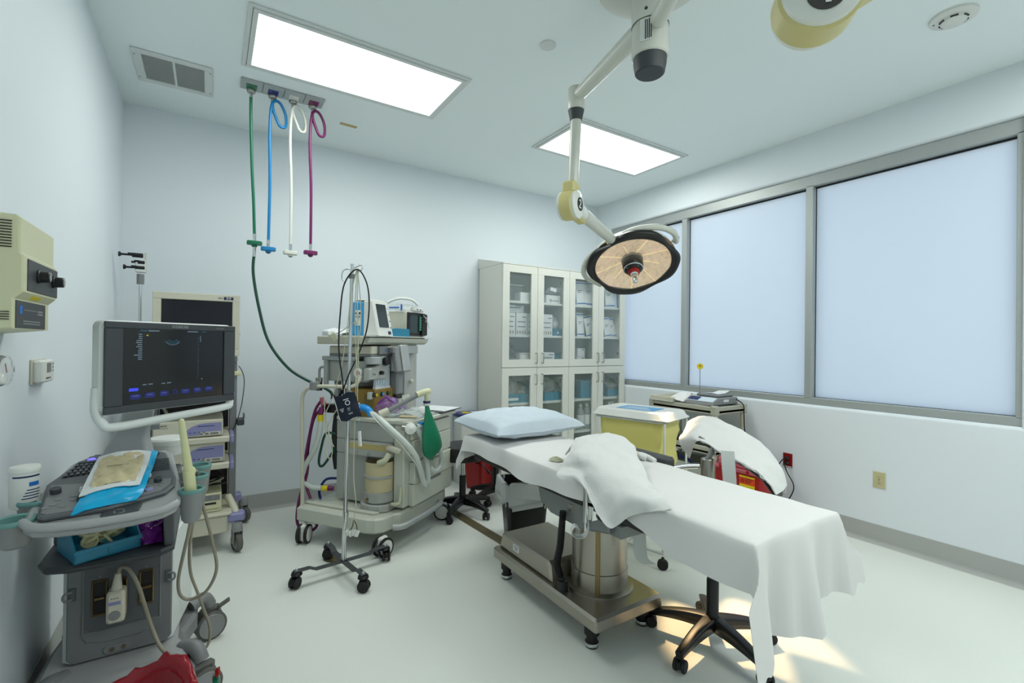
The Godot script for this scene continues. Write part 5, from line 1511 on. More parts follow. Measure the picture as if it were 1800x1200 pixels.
	part(rs, "label_band", MB.new().bx(3.8965, 3.8995, 0.374, 0.385, 2.17, 2.29, 0), M.label_yellow)
	part(rs, "biohazard_mark", MB.new().lathe([Vector2(0.008, 0), Vector2(0.008, 0.001), Vector2(0.013, 0.001), Vector2(0.013, 0)], Transform3D(MB.along(Vector3.LEFT), at(3.8975, 0.348, 2.195)), 16), M.ink_black)
	for k in 3:
		part(rs, "label_text_line", MB.new().bx(3.8965, 3.8975, 0.362 - 0.012 * k, 0.366 - 0.012 * k, 2.215, 2.275 - 0.01 * k, 0), M.ink_black)
	for z in [2.02, 2.12, 2.24]:
		part(rs, "lid_latch", MB.new().bx(3.884, 3.892, 0.395, 0.43, z - 0.012, z + 0.012, 0.002), M.red_plastic)
	# red bin and white drug bin against the back wall
	var rb := thing("red_bin", "tall red plastic bin on the floor behind the black stool", "bin", at(2.68, 0, 0.30))
	var rr := []
	for q in [[0.80, 0.002, 0.03], [0.84, 0.006, 0.03], [0.85, 0.05, 0.03], [0.87, 0.055, 0.03], [1.0, 0.30, 0.03], [1.03, 0.302, 0.03], [1.03, 0.325, 0.03], [0.97, 0.325, 0.03], [0.95, 0.29, 0.03], [0.83, 0.05, 0.03], [0.3, 0.02, 0.01]]:
		var row := PackedVector3Array()
		for p in MB.rr(-0.115 * q[0], 0.115 * q[0], -0.10 * q[0], 0.10 * q[0], q[2] * q[0], 4):
			row.append(at(2.675, 0, 0.335) + Basis(Vector3.UP, 0.5) * at(p.x, q[1], p.y))
		rr.append(row)
	var rm := MB.new().grid(rr, true, true)
	rm.fan(rr[0], Vector3.DOWN)
	rm.fan(rr[10], Vector3.UP)
	part(rb, "bin_body", rm, M.red_plastic)
	part(rb, "side_grip", MB.new().box(at(2.80, 0.285, 0.345), at(0.03, 0.02, 0.05), 0.004, Basis(Vector3.UP, 0.5)), M.white_plastic)
	var wb := thing("waste_bin", "white waste container with a blue lid and a yellow spot, beside the cabinet", "bin", at(2.66, 0, 0.13))
	part(wb, "container_body", MB.new().rbox(2.55, 2.775, 0.0, 0.635, 0.03, 0.205, 0.02, 0.006), M.white_plastic)
	part(wb, "lid", MB.new().rbox(2.535, 2.79, 0.636, 0.672, 0.02, 0.222, 0.025, 0.008), M.blue_plastic, "blue lid")
	part(wb, "lid_spot", MB.new().cyl(at(2.63, 0.672, 0.13), at(2.63, 0.676, 0.13), 0.042, 0.04, 20), M.label_yellow)
	part(wb, "lid_label", MB.new().bx(2.69, 2.76, 0.672, 0.675, 0.09, 0.17, 0.0005), M.paper)
	# black waste basket with its clear liner
	var tb := thing("waste_basket", "black waste basket lined with a clear bag, behind the table base", "waste basket", at(2.42, 0, 1.47))
	var tr2 := []
	for q in [[0.78, 0.002], [0.80, 0.008], [1.0, 0.395], [0.97, 0.395], [0.77, 0.02], [0.2, 0.012]]:
		var row := PackedVector3Array()
		for p in MB.rr(-0.16 * q[0], 0.16 * q[0], -0.125 * q[0], 0.125 * q[0], 0.04 * q[0], 5):
			row.append(at(2.42, 0, 1.47) + Basis(Vector3.UP, -0.35) * at(p.x, q[1], p.y))
		tr2.append(row)
	var tm := MB.new().grid(tr2, true, true)
	tm.fan(tr2[0], Vector3.DOWN)
	tm.fan(tr2[5], Vector3.UP)
	part(tb, "basket", tm, M.black_plastic)
	var ln := []
	var bn := noise(14.0, 6, 3)
	for q in [[1.02, 0.27], [1.06, 0.30], [1.07, 0.34], [1.06, 0.385], [1.02, 0.408], [0.96, 0.40], [0.93, 0.34], [0.88, 0.22]]:
		var row := PackedVector3Array()
		for p in MB.rr(-0.16 * q[0], 0.16 * q[0], -0.125 * q[0], 0.125 * q[0], 0.04, 9):
			var d: float = bn.get_noise_3d(p.x * 2.0, q[1] * 3.0, p.y * 2.0)
			row.append(at(2.42, 0, 1.47) + Basis(Vector3.UP, -0.35) * at(p.x + p.normalized().x * absf(d) * 0.05, q[1] + 0.045 * d, p.y + p.normalized().y * absf(d) * 0.05))
		ln.append(row)
	part(tb, "liner", MB.new().grid(ln, true, true), M.liner_film, "clear plastic liner folded over the rim")
	part(tb, "rubbish", MB.new().ball(at(2.46, 0.33, 1.585), at(0.02, 0.016, 0.012), 10), M.label_orange, "orange scrap in the liner")
	# flat cable cover on the floor
	var fc := thing("floor_cover", "tan flat cable cover strip running across the floor to the table base", "cable cover", at(2.23, 0, 1.1))
	var cm := MB.new()
	cm.prism(PackedVector2Array([Vector2(-0.042, 0.0005), Vector2(0.042, 0.0005), Vector2(0.022, 0.008), Vector2(-0.022, 0.008)]), 1.40, 0.0, Transform3D(Basis(Vector3.UP, atan2(0.055, 0.80)), at(2.155, 0, 0.45)))
	part(fc, "strip", cm, M.floor_cover)
	var dr := thing("floor_drain", "small round brown plate in the floor under the drip stand", "floor plate", at(1.20, 0, 1.17))
	part(dr, "plate", MB.new().lathe([Vector2(0.065, 0.0003), Vector2(0.063, 0.002), Vector2(0.0, 0.002)], Transform3D(Basis(), at(1.20, 0, 1.17)), 28), M.floor_cover)
	part(dr, "screw", MB.new().cyl(at(1.20, 0.002, 1.17), at(1.20, 0.0032, 1.17), 0.006, 0.006, 10), M.brass)

func big_wheel(o: Node3D, p: Vector3, yaw: float) -> void:   # white-faced caster with a black tyre
	var B := Basis(Vector3.UP, yaw)
	var ax := B * Vector3.RIGHT
	var c := p + Vector3.UP * 0.062
	var cs := part(o, "caster", MB.new().box(c + Vector3.UP * 0.012, at(0.035, 0.11, 0.07), 0.012, B), M.white_plastic)
	for s in [-1, 1]:
		part(cs, "tyre", MB.new().lathe([Vector2(0.05, 0), Vector2(0.06, 0.002), Vector2(0.062, 0.01), Vector2(0.06, 0.018), Vector2(0.05, 0.02)], Transform3D(MB.along(ax * s), c + ax * s * 0.016), 28), M.black_rubber)
		part(cs, "wheel_disc", MB.new().lathe([Vector2(0.05, 0.001), Vector2(0.05, 0.018), Vector2(0.04, 0.022), Vector2(0, 0.023)], Transform3D(MB.along(ax * s), c + ax * s * 0.016), 28), M.white_plastic)

func corrugated(pts: Array, r: float, fine := 14) -> MB:
	var p := MB.curve(pts, fine)
	var rows := []
	var d := (p[1] - p[0]).normalized()
	var x := d.cross(Vector3.UP if absf(d.y) < 0.9 else Vector3.RIGHT).normalized()
	for i in p.size():
		var e := (p[mini(i + 1, p.size() - 1)] - p[maxi(i - 1, 0)]).normalized()
		x = (x - e * x.dot(e)).normalized()
		var y := e.cross(x)
		var row := PackedVector3Array()
		for j in 10:
			var a := TAU * j / 10
			row.append(p[i] + (x * cos(a) + y * sin(a)) * (r * (1.0 if i % 2 else 0.90)))
		rows.append(row)
	return MB.new().grid(rows, true)

func machine() -> void:
	var o := thing("anesthesia_machine", "beige and gray anesthesia machine on white-faced casters, monitors on its top shelf", "anesthesia machine", at(1.44, 0, 1.0), -54.0)
	# base
	part(o, "base", MB.new().slab([Vector2(-0.41, 0.20), Vector2(0.16, 0.20), Vector2(0.215, 0.185), Vector2(0.25, 0.15), Vector2(0.27, 0.06), Vector2(0.30, 0.03), Vector2(0.31, -0.50), Vector2(0.27, -0.60), Vector2(-0.41, -0.60)], 0.135, 0.235, 0.012), M.machine_light)
	part(o, "base_lip", MB.new().slab([Vector2(-0.40, 0.14), Vector2(0.16, 0.14), Vector2(0.19, 0.11), Vector2(-0.40, 0.11)], 0.2352, 0.252, 0.004), M.machine_light)
	part(o, "foot_rail", MB.new().tube([at(0.29, 0.165, 0.10), at(0.335, 0.165, 0.06), at(0.345, 0.165, -0.05), at(0.345, 0.165, -0.38), at(0.31, 0.165, -0.43)], 0.021, 12, 4), M.aluminium)
	for w in [[-0.345, 0.20, 0.4], [0.262, 0.165, -0.2], [0.285, -0.54, 1.9], [-0.345, -0.53, 0.2]]:
		big_wheel(o, at(w[0], 0, w[1]), w[2])
	# lower body
	part(o, "body", MB.new().bx(-0.262, 0.295, 0.236, 0.80, -0.60, -0.125, 0.006), M.machine_gray)
	part(o, "side_panel", MB.new().bx(-0.262, 0.0, 0.252, 0.575, -0.1245, 0.0, 0.006), M.machine_gray)
	part(o, "side_panel", MB.new().bx(-0.262, -0.125, 0.577, 0.672, -0.1245, 0.0, 0.004), M.machine_gray)
	part(o, "side_panel", MB.new().bx(-0.262, 0.214, 0.674, 0.80, -0.1245, 0.0, 0.004), M.machine_gray)
	part(o, "corner_post", MB.new().bx(0.217, 0.298, 0.252, 0.80, -0.1245, 0.0, 0.006), M.machine_light)
	part(o, "absorber_block", MB.new().bx(-0.123, 0.214, 0.577, 0.672, -0.1245, 0.055, 0.012), M.machine_gray)
	part(o, "masking_tape", MB.new().bx(-0.105, 0.216, 0.630, 0.668, 0.0555, 0.0568, 0), M.masking_tape, "wide strip of yellowed tape")
	for x in [-0.04, 0.06]:
		part(o, "round_mark", MB.new().lathe([Vector2(0.010, 0), Vector2(0.010, 0.001), Vector2(0.012, 0.001)], Transform3D(Basis(Vector3.RIGHT, PI / 2), at(x, 0.60, 0.0555)), 16), M.mid_gray)
	part(o, "absorber_handle", MB.new().tube([at(0.20, 0.65, 0.04), at(0.255, 0.645, 0.045), at(0.285, 0.63, 0.03)], 0.021, 12, 4), M.beige_plastic)
	part(o, "absorber_outlet", MB.new().tube([at(0.225, 0.62, 0.06), at(0.21, 0.58, 0.085), at(0.165, 0.56, 0.09)], 0.019, 12, 4), M.cable_cream)
	part(o, "recess_back", MB.new().bx(0.002, 0.214, 0.252, 0.575, -0.124, -0.12, 0), M.dark_gray)
	var tc := Transform3D(Basis(), at(0.112, 0, 0.0))
	part(o, "canister_foot", MB.new().slab([Vector2(0.0, -0.10), Vector2(0.0, 0.06), Vector2(0.04, 0.10), Vector2(0.112, 0.115), Vector2(0.18, 0.10), Vector2(0.22, 0.06), Vector2(0.22, -0.10)], 0.237, 0.285, 0.006), M.machine_gray)
	part(o, "canister_base", MB.new().lathe([Vector2(0.09, 0.287), Vector2(0.101, 0.295), Vector2(0.101, 0.345), Vector2(0, 0.345)], tc, 32), M.machine_gray)
	part(o, "drain_plug", MB.new().cyl(at(0.085, 0.315, 0.095), at(0.085, 0.315, 0.106), 0.012, 0.011, 14), M.brass)
	for y in [[0.356, 0.452], [0.466, 0.555]]:
		part(o, "absorbent_canister", MB.new().lathe([Vector2(0.097, y[0]), Vector2(0.097, y[1])], tc, 32), M.absorbent, "cream absorbent canister")
	for y in [0.344, 0.451]:
		part(o, "canister_ring", MB.new().lathe([Vector2(0.097, y), Vector2(0.106, y + 0.002), Vector2(0.106, y + 0.014), Vector2(0.097, y + 0.016)], tc, 32), M.aluminium)
	part(o, "release_lever", MB.new().tube([at(0.285, 0.40, 0.012), at(0.285, 0.31, 0.02), at(0.27, 0.29, 0.035), at(0.235, 0.288, 0.04)], 0.012, 8, 4), M.cable_cream)
	part(o, "side_hinge", MB.new().bx(-0.275, -0.262, 0.40, 0.52, -0.08, -0.02, 0.003), M.mid_gray)
	# drawers
	var dy := [[0.69, 0.782], [0.545, 0.686], [0.40, 0.541], [0.252, 0.396]]
	for k in 4:
		var dx: float = [0.318, 0.322, 0.345, 0.335][k]
		var dw := part(o, "drawer", MB.new().bx(0.2975, dx, dy[k][0], dy[k][1], -0.585, -0.06 if k != 1 else -0.075, 0.004), M.machine_light)
		if k > 0:
			part(dw, "drawer_grip", MB.new().bx(dx - 0.006, dx + 0.001, dy[k][1] - 0.022, dy[k][1] - 0.004, -0.42, -0.24, 0.001), M.mid_gray)
	part(o, "worktop", MB.new().rbox(-0.262, 0.352, 0.802, 0.83, -0.63, 0.012, 0.02, 0.006), M.machine_light)
	part(o, "worktop_mat", MB.new().bx(0.05, 0.335, 0.8305, 0.836, -0.60, -0.08, 0.002), M.aluminium)
	# upper column
	part(o, "bellows_box", MB.new().bx(-0.225, 0.035, 0.8305, 1.02, -0.24, -0.03, 0.004), M.mustard, "mustard yellow box")
	for k in 10:
		part(o, "box_slot", MB.new().bx(-0.05, 0.015, 0.86 + 0.013 * k, 0.865 + 0.013 * k, -0.031, -0.0285, 0), M.floor_cover)
	for x in [-0.345, -0.25]:
		part(o, "column_rail", MB.new().bx(x, x + 0.035, 0.8305, 1.245, -0.10, -0.06, 0.003), M.aluminium)
	part(o, "column_back", MB.new().bx(-0.36, 0.0, 0.8305, 1.33, -0.60, -0.26, 0.004), M.machine_gray)
	part(o, "upper_housing", MB.new().bx(-0.36, -0.02, 1.07, 1.215, -0.255, -0.005, 0.006), M.machine_gray)
	part(o, "cross_rail", MB.new().bx(-0.385, -0.09, 1.215, 1.245, -0.02, 0.02, 0.003), M.aluminium)
	part(o, "front_rail", MB.new().bx(-0.365, -0.335, 1.03, 1.215, 0.0, 0.025, 0.003), M.aluminium)
	part(o, "ventilator_box", MB.new().bx(-0.335, 0.03, 1.262, 1.318, -0.255, 0.005, 0.006), M.beige_plastic)
	part(o, "ventilator_band", MB.new().bx(-0.33, 0.032, 1.246, 1.262, -0.25, 0.007, 0.002), M.mid_gray)
	part(o, "drum", MB.new().cyl(at(0.015, 1.195, -0.035), at(0.015, 1.246, -0.035), 0.06, 0.06, 28, 0.003), M.aluminium)
	part(o, "casting", MB.new().prism(PackedVector2Array([Vector2(-0.03, 1.09), Vector2(0.17, 1.09), Vector2(0.19, 1.18), Vector2(0.165, 1.245), Vector2(0.11, 1.25), Vector2(0.07, 1.19), Vector2(-0.03, 1.165)]), 0.05, 0.006, Transform3D(Basis(Vector3.FORWARD, Vector3.UP, Vector3.RIGHT), at(-0.005, 0, 0.015))), M.machine_gray)
	var kn := part(o, "large_knob", MB.new().cyl(at(0.045, 1.212, -0.118), at(0.075, 1.212, -0.118), 0.029, 0.027, 24, 0.003), M.black_plastic)
	part(o, "small_knob", MB.new().cyl(at(0.045, 1.135, -0.075), at(0.072, 1.135, -0.075), 0.014, 0.013, 16, 0.002), M.black_plastic)
	part(o, "toggle_switch", MB.new().cyl(at(0.045, 1.135, 0.0), at(0.065, 1.128, 0.005), 0.006, 0.005, 10), M.chrome)
	part(o, "paper_roll", MB.new().cyl(at(-0.052, 1.137, 0.022), at(-0.052, 1.137, 0.05), 0.033, 0.033, 24, 0.004), M.white_plastic)
	part(o, "roll_label", MB.new().cyl(at(-0.045, 1.137, 0.0502), at(-0.045, 1.137, 0.0512), 0.017, 0.017, 16), M.pink_plastic)
	# flow meters
	part(o, "flowmeter_panel", MB.new().bx(0.0, 0.022, 1.03, 1.19, -0.215, -0.055, 0.003), M.linen_blue)
	for k in 5:
		part(o, "flow_tube", MB.new().cyl(at(0.03, 1.045, -0.075 - 0.029 * k), at(0.03, 1.175, -0.075 - 0.029 * k), 0.007, 0.007, 10), M.clear_plastic)
	part(o, "flowmeter_plate", MB.new().bx(0.0, 0.026, 1.005, 1.035, -0.22, -0.05, 0.002), M.white_plastic)
	part(o, "valve_panel", MB.new().bx(-0.01, 0.02, 0.955, 1.004, -0.22, -0.005, 0.003), M.machine_light)
	for k in 3:
		var z := -0.035 - 0.07 * k
		var kk := part(o, "flow_knob", MB.new().cyl(at(0.02, 0.985, z), at(0.048, 0.985, z), 0.017, 0.015, 18, 0.002), M.dark_gray)
		part(kk, "knob_band", MB.new().cyl(at(0.048, 0.985, z), at(0.051, 0.985, z), 0.011, 0.011, 14), [M.label_yellow, M.sky_blue, M.hose_green][k])
	# display panels on the arm
	var tilt := Basis(Vector3.BACK, 0.18)
	part(o, "display_panel", MB.new().box(at(0.085, 1.225, -0.205), at(0.04, 0.185, 0.055), 0.008, tilt), M.gray_metal)
	part(o, "display_panel", MB.new().box(at(0.095, 1.23, -0.285), at(0.045, 0.20, 0.09), 0.01, tilt), M.aluminium)
	part(o, "display_bracket", MB.new().bx(0.0, 0.09, 1.27, 1.31, -0.30, -0.16, 0.004), M.mid_gray)
	part(o, "maker_plate", MB.new().bx(0.0, 0.05, 1.262, 1.318, -0.155, -0.06, 0.003), M.mid_gray)
	part(o, "round_emblem", MB.new().lathe([Vector2(0.009, 0), Vector2(0.009, 0.001), Vector2(0.013, 0.001), Vector2(0.013, 0)], Transform3D(MB.along(Vector3.RIGHT), at(0.0505, 1.29, -0.135)), 16), M.label_blue)
	# vaporizer and right post
	part(o, "vaporizer", MB.new().bx(0.0, 0.075, 0.965, 1.135, -0.315, -0.235, 0.012), M.gray_metal)
	part(o, "vaporizer_dial", MB.new().cyl(at(0.04, 0.94, -0.275), at(0.04, 0.965, -0.275), 0.042, 0.04, 24, 0.003), M.black_plastic)
	part(o, "white_card", MB.new().bx(0.0, 0.012, 0.96, 1.12, -0.375, -0.325, 0.001), M.paper)
	part(o, "orange_tag", MB.new().bx(0.012, 0.0135, 0.985, 1.07, -0.372, -0.355, 0), M.label_orange)
	part(o, "right_post", MB.new().bx(-0.01, 0.03, 0.8305, 1.27, -0.425, -0.39, 0.003), M.aluminium)
	part(o, "top_beam", MB.new().bx(-0.01, 0.035, 1.262, 1.32, -0.56, -0.30, 0.003), M.aluminium)
	part(o, "outlet_bar", MB.new().bx(0.0, 0.05, 0.885, 0.95, -0.435, -0.215, 0.004), M.machine_light)
	for k in 3:
		var tp := PackedVector2Array([Vector2(-0.02, 0), Vector2(0.02, 0), Vector2(0, 0.03)])
		part(o, "triangle_mark", MB.new().prism(tp, 0.0012, 0.0, facing(Vector3.RIGHT, at(0.0502, 0.90, -0.275 - 0.055 * k))), M.mid_gray)
	part(o, "pull_cord", MB.new().cyl(at(0.02, 1.262, -0.50), at(0.02, 1.06, -0.50), 0.0012, 0.0012, 6), M.paper)
	part(o, "cord_ball", MB.new().ball(at(0.02, 1.045, -0.50), at(0.017, 0.017, 0.017), 14), M.beige_plastic)
	# monitor shelf
	part(o, "monitor_shelf", MB.new().bx(-0.36, 0.012, 1.330, 1.383, -0.70, 0.095, 0.004), M.beige_metal)
	var lip := MB.new()
	lip.prism(PackedVector2Array([Vector2(0.012, 1.376), Vector2(0.045, 1.376), Vector2(0.03, 1.345), Vector2(0.012, 1.336)]), 0.74, 0.002, Transform3D(Basis(), at(0, 0, -0.70)))
	part(o, "shelf_lip", lip, M.machine_light)
	part(o, "shelf_mat", MB.new().bx(-0.30, 0.055, 1.3835, 1.389, -0.74, 0.06, 0.001), M.white_plastic)
	# guard rail
	part(o, "guard_rail", MB.new().tube([at(-0.395, 0.23, 0.17), at(-0.40, 0.55, 0.17), at(-0.41, 0.88, 0.17), at(-0.40, 0.985, 0.17), at(-0.35, 1.035, 0.165), at(-0.26, 1.045, 0.14), at(-0.12, 1.045, 0.09), at(-0.06, 1.05, 0.07), at(-0.035, 1.085, 0.05), at(-0.03, 1.12, 0.03)], 0.0125, 12, 6), M.beige_plastic, "beige bent tube guard rail")
	part(o, "rail_clamp", MB.new().bx(-0.33, -0.29, 1.02, 1.075, 0.13, 0.19, 0.004), M.gray_metal)
	part(o, "gas_inlet", MB.new().cyl(at(-0.405, 1.00, 0.02), at(-0.405, 1.06, 0.02), 0.022, 0.02, 14), M.black_rubber)
	part(o, "gas_inlet_nut", MB.new().cyl(at(-0.405, 1.06, 0.02), at(-0.405, 1.09, 0.02), 0.026, 0.026, 6), M.steel)
	part(o, "gas_inlet_stem", MB.new().tube([at(-0.405, 1.09, 0.02), at(-0.405, 1.14, 0.02), at(-0.395, 1.165, 0.015), at(-0.355, 1.165, 0.0)], 0.009, 10, 4), M.steel)
	# connector block and short hoses at the left
	part(o, "connector_block", MB.new().bx(-0.40, -0.235, 0.845, 0.905, -0.04, 0.01, 0.004), M.black_plastic)
	part(o, "red_fitting", MB.new().cyl(at(-0.36, 0.90, 0.02), at(-0.37, 0.955, 0.035), 0.02, 0.014, 14), M.pink_plastic)
	part(o, "purple_hose", MB.new().tube([at(-0.365, 0.94, 0.03), at(-0.41, 0.86, 0.05), at(-0.45, 0.68, 0.06), at(-0.475, 0.50, 0.07), at(-0.46, 0.36, 0.08), at(-0.41, 0.25, 0.08)], 0.010, 8, 6), M.hose_purple)
	part(o, "purple_hose", MB.new().tube([at(-0.34, 0.90, 0.03), at(-0.43, 0.80, 0.04), at(-0.47, 0.58, 0.05), at(-0.465, 0.42, 0.06), at(-0.47, 0.26, 0.12), at(-0.48, 0.10, 0.13), at(-0.40, 0.04, 0.14), at(-0.32, 0.08, 0.12), at(-0.33, 0.14, 0.11)], 0.010, 8, 6), M.hose_purple)
	part(o, "white_hose", MB.new().tube([at(-0.36, 0.80, 0.05), at(-0.36, 0.70, 0.06), at(-0.40, 0.58, 0.07), at(-0.47, 0.46, 0.08), at(-0.475, 0.37, 0.08), at(-0.42, 0.33, 0.07), at(-0.34, 0.325, 0.05)], 0.018, 10, 6), M.pale_corrugated)
	part(o, "yellow_collar", MB.new().cyl(at(-0.36, 0.79, 0.05), at(-0.36, 0.835, 0.05), 0.02, 0.02, 16), M.label_yellow)
	part(o, "purple_collar", MB.new().cyl(at(-0.36, 0.836, 0.05), at(-0.36, 0.885, 0.04), 0.017, 0.019, 16), M.hose_purple)
	part(o, "yellow_collar", MB.new().cyl(at(-0.335, 0.325, 0.05), at(-0.30, 0.325, 0.035), 0.019, 0.019, 16), M.label_yellow)
	part(o, "purple_collar", MB.new().cyl(at(-0.299, 0.325, 0.035), at(-0.264, 0.322, 0.02), 0.019, 0.015, 16), M.hose_purple)
	part(o, "green_hose", MB.new().tube([at(-0.27, 0.70, 0.0), at(-0.33, 0.70, 0.03), at(-0.36, 0.60, 0.04), at(-0.37, 0.50, 0.05), at(-0.34, 0.48, 0.04), at(-0.27, 0.60, 0.0)], 0.009, 8, 6), M.hose_dark_green)
	part(o, "blue_hose", MB.new().tube([at(-0.27, 0.38, -0.03), at(-0.35, 0.37, 0.0), at(-0.38, 0.30, 0.03), at(-0.37, 0.24, 0.03)], 0.009, 8, 6), M.blue_plastic)
	part(o, "cable_bundle", MB.new().tube([at(-0.275, 0.86, -0.03), at(-0.285, 0.75, -0.02), at(-0.29, 0.60, -0.02), at(-0.275, 0.45, -0.03)], 0.026, 10, 5), M.black_rubber)
	# rebreathing bag arm
	part(o, "bag_arm", MB.new().cyl(at(0.20, 0.892, 0.06), at(0.385, 1.012, -0.06), 0.017, 0.015, 16), M.gray_metal)
	part(o, "arm_socket", MB.new().cyl(at(0.165, 0.872, 0.085), at(0.21, 0.90, 0.05), 0.028, 0.024, 18, 0.004), M.beige_plastic)
	part(o, "arm_elbow", MB.new().tube([at(0.365, 1.0, -0.04), at(0.395, 1.018, -0.085), at(0.405, 1.02, -0.125)], 0.021, 14, 4), M.cream_plastic)
	part(o, "elbow_spout", MB.new().cyl(at(0.402, 0.955, -0.105), at(0.402, 1.01, -0.105), 0.016, 0.018, 16), M.cream_plastic)
	var bag := thing("breathing_bag", "green rubber breathing bag hanging from the gray arm of the anesthesia machine", "bag", at(1.44, 0, 1.0), -54.0)
	part(bag, "neck_ring", MB.new().cyl(at(0.402, 0.942, -0.105), at(0.402, 0.957, -0.105), 0.024, 0.024, 18), M.ink_blue)
	part(bag, "neck_band", MB.new().cyl(at(0.402, 0.926, -0.105), at(0.402, 0.942, -0.105), 0.022, 0.022, 18), M.white_plastic)
	var rows := []
	for i in 19:
		var t := i / 18.0
		var row := PackedVector3Array()
		for k in 28:
			var a := TAU * k / 28.0
			var w := lerpf(0.018, 0.088, pow(sin(clampf(t * 0.60 + 0.02, 0, 1) * PI * 0.95), 1.7)) * (1.0 if t < 0.80 else sqrt(maxf(1.0 - pow((t - 0.80) / 0.2, 2.0), 0.0)))
			var fold := 1.0 + 0.22 * cos(3.0 * a + 0.7) * smoothstep(0.03, 0.3, t) * (1.0 - 0.5 * t)
			row.append(at(0.402 + 0.015 * t + w * 0.55 * fold * sin(a), lerpf(0.93, 0.575, t) - 0.03 * cos(a) * t, -0.105 - 0.075 * t + w * fold * cos(a)))
		rows.append(row)
	part(bag, "bag_body", MB.new().grid(rows, true), M.bag_green)
	# breathing circuit
	var bc := thing("breathing_circuit", "clear corrugated breathing hoses with blue elbows looped over the machine's front corner", "hose", at(1.44, 0, 1.0), -54.0)
	part(bc, "corrugated_hose", corrugated([at(0.08, 0.875, 0.07), at(0.16, 0.86, 0.10), at(0.27, 0.80, 0.12), at(0.35, 0.70, 0.06), at(0.375, 0.60, -0.02), at(0.378, 0.50, -0.075), at(0.378, 0.42, -0.11), at(0.385, 0.385, -0.135), at(0.388, 0.42, -0.155), at(0.378, 0.55, -0.15), at(0.368, 0.68, -0.12), at(0.36, 0.76, -0.07), at(0.35, 0.785, -0.03)], 0.020), M.pale_corrugated)
	part(bc, "corrugated_hose", corrugated([at(0.36, 0.79, -0.04), at(0.372, 0.785, -0.12), at(0.382, 0.72, -0.20), at(0.385, 0.62, -0.285), at(0.388, 0.53, -0.335), at(0.388, 0.465, -0.31), at(0.388, 0.45, -0.24), at(0.39, 0.50, -0.165)], 0.0185), M.pale_corrugated)
	part(bc, "blue_elbow", MB.new().tube([at(-0.04, 0.905, 0.05), at(0.02, 0.91, 0.07), at(0.07, 0.895, 0.075), at(0.09, 0.86, 0.075)], 0.023, 12, 4), M.mask_blue, "bright blue elbow")
	part(bc, "blue_connector", MB.new().cyl(at(0.365, 0.80, -0.07), at(0.372, 0.795, -0.125), 0.016, 0.016, 14), M.mask_blue)
	part(bc, "filter", MB.new().lathe([Vector2(0, 0), Vector2(0.02, 0), Vector2(0.036, 0.006), Vector2(0.038, 0.016), Vector2(0.02, 0.026), Vector2(0.0, 0.03)], Transform3D(MB.along(at(0.6, 0.1, 0.5)), at(0.345, 0.785, 0.005)), 22), M.white_plastic, "round white filter")
	part(bc, "port", MB.new().cyl(at(0.298, 0.79, 0.02), at(0.345, 0.787, 0.01), 0.018, 0.016, 14), M.steel)
	part(bc, "sample_tube", MB.new().tube([at(0.07, 0.90, 0.08), at(0.2, 0.83, 0.14), at(0.33, 0.70, 0.09), at(0.385, 0.52, -0.04), at(0.40, 0.42, -0.09)], 0.003, 6, 6), M.white_plastic)
	var vm := thing("face_mask", "clear mask in violet plastic film lying beside the blue elbow", "mask", at(1.44, 0, 1.0), -54.0)
	part(vm, "film_wrap", MB.new().patch([[at(0.06, 0.845, 0.0), at(0.11, 0.90, -0.03), at(0.17, 0.85, -0.09)], [at(0.05, 0.92, -0.04), at(0.11, 0.985, -0.07), at(0.18, 0.90, -0.13)], [at(0.06, 0.86, -0.12), at(0.12, 0.92, -0.15), at(0.18, 0.85, -0.18)]], 6, 6, 0.0, 0.05, noise(16.0, 2)), M.violet_film)
	part(vm, "mask_cushion", MB.new().tube([at(0.06, 0.85, -0.03), at(0.12, 0.86, 0.0), at(0.17, 0.85, -0.07), at(0.13, 0.85, -0.14), at(0.07, 0.85, -0.11), at(0.06, 0.85, -0.03)], 0.011, 8, 4), M.clear_plastic)
	part(vm, "violet_strap", MB.new().tube([at(0.08, 0.93, -0.01), at(0.11, 0.97, -0.05), at(0.15, 0.93, -0.09)], 0.006, 6, 4), M.purple_foil)
	var cf := thing("clear_packets", "clear plastic packets and tubing piled on the machine's worktop", "packet", at(1.44, 0, 1.0), -54.0)
	part(cf, "packet", MB.new().patch([[at(0.12, 0.838, -0.10), at(0.22, 0.86, -0.08), at(0.33, 0.838, -0.12)], [at(0.12, 0.86, -0.20), at(0.22, 0.885, -0.22), at(0.33, 0.86, -0.24)], [at(0.14, 0.838, -0.32), at(0.24, 0.855, -0.33), at(0.33, 0.838, -0.34)]], 7, 7, 0.0, 0.03, noise(18.0, 6)), M.clear_film)
	part(cf, "swab_roll", MB.new().cyl(at(0.22, 0.852, -0.32), at(0.32, 0.852, -0.26), 0.014, 0.014, 14), M.white_plastic)
	part(cf, "beige_packet", MB.new().box(at(0.26, 0.843, -0.10), at(0.12, 0.012, 0.03), 0.004, Basis(Vector3.UP, 0.2)), M.glove_beige)
	var cb := thing("clipboard", "clipboard with white papers lying on the machine's worktop", "clipboard", at(1.44, 0, 1.0), -54.0)
	var ct := Basis(Vector3.BACK, 0.0)
	part(cb, "board", MB.new().bx(0.06, 0.37, 0.838, 0.842, -0.67, -0.38, 0.001), M.dark_gray)
	part(cb, "paper", MB.new().bx(0.08, 0.36, 0.8422, 0.845, -0.665, -0.42, 0), M.paper)
	part(cb, "paper", MB.new().box(at(0.20, 0.8465, -0.50), at(0.22, 0.002, 0.20), 0.0, Basis(Vector3.UP, 0.25)), M.paper)
	# things on the monitor shelf
	var m1 := thing("vital_signs_monitor", "white monitor with a blue back and a tall gray screen on the machine's shelf", "monitor", at(1.44, 0, 1.0), -54.0)
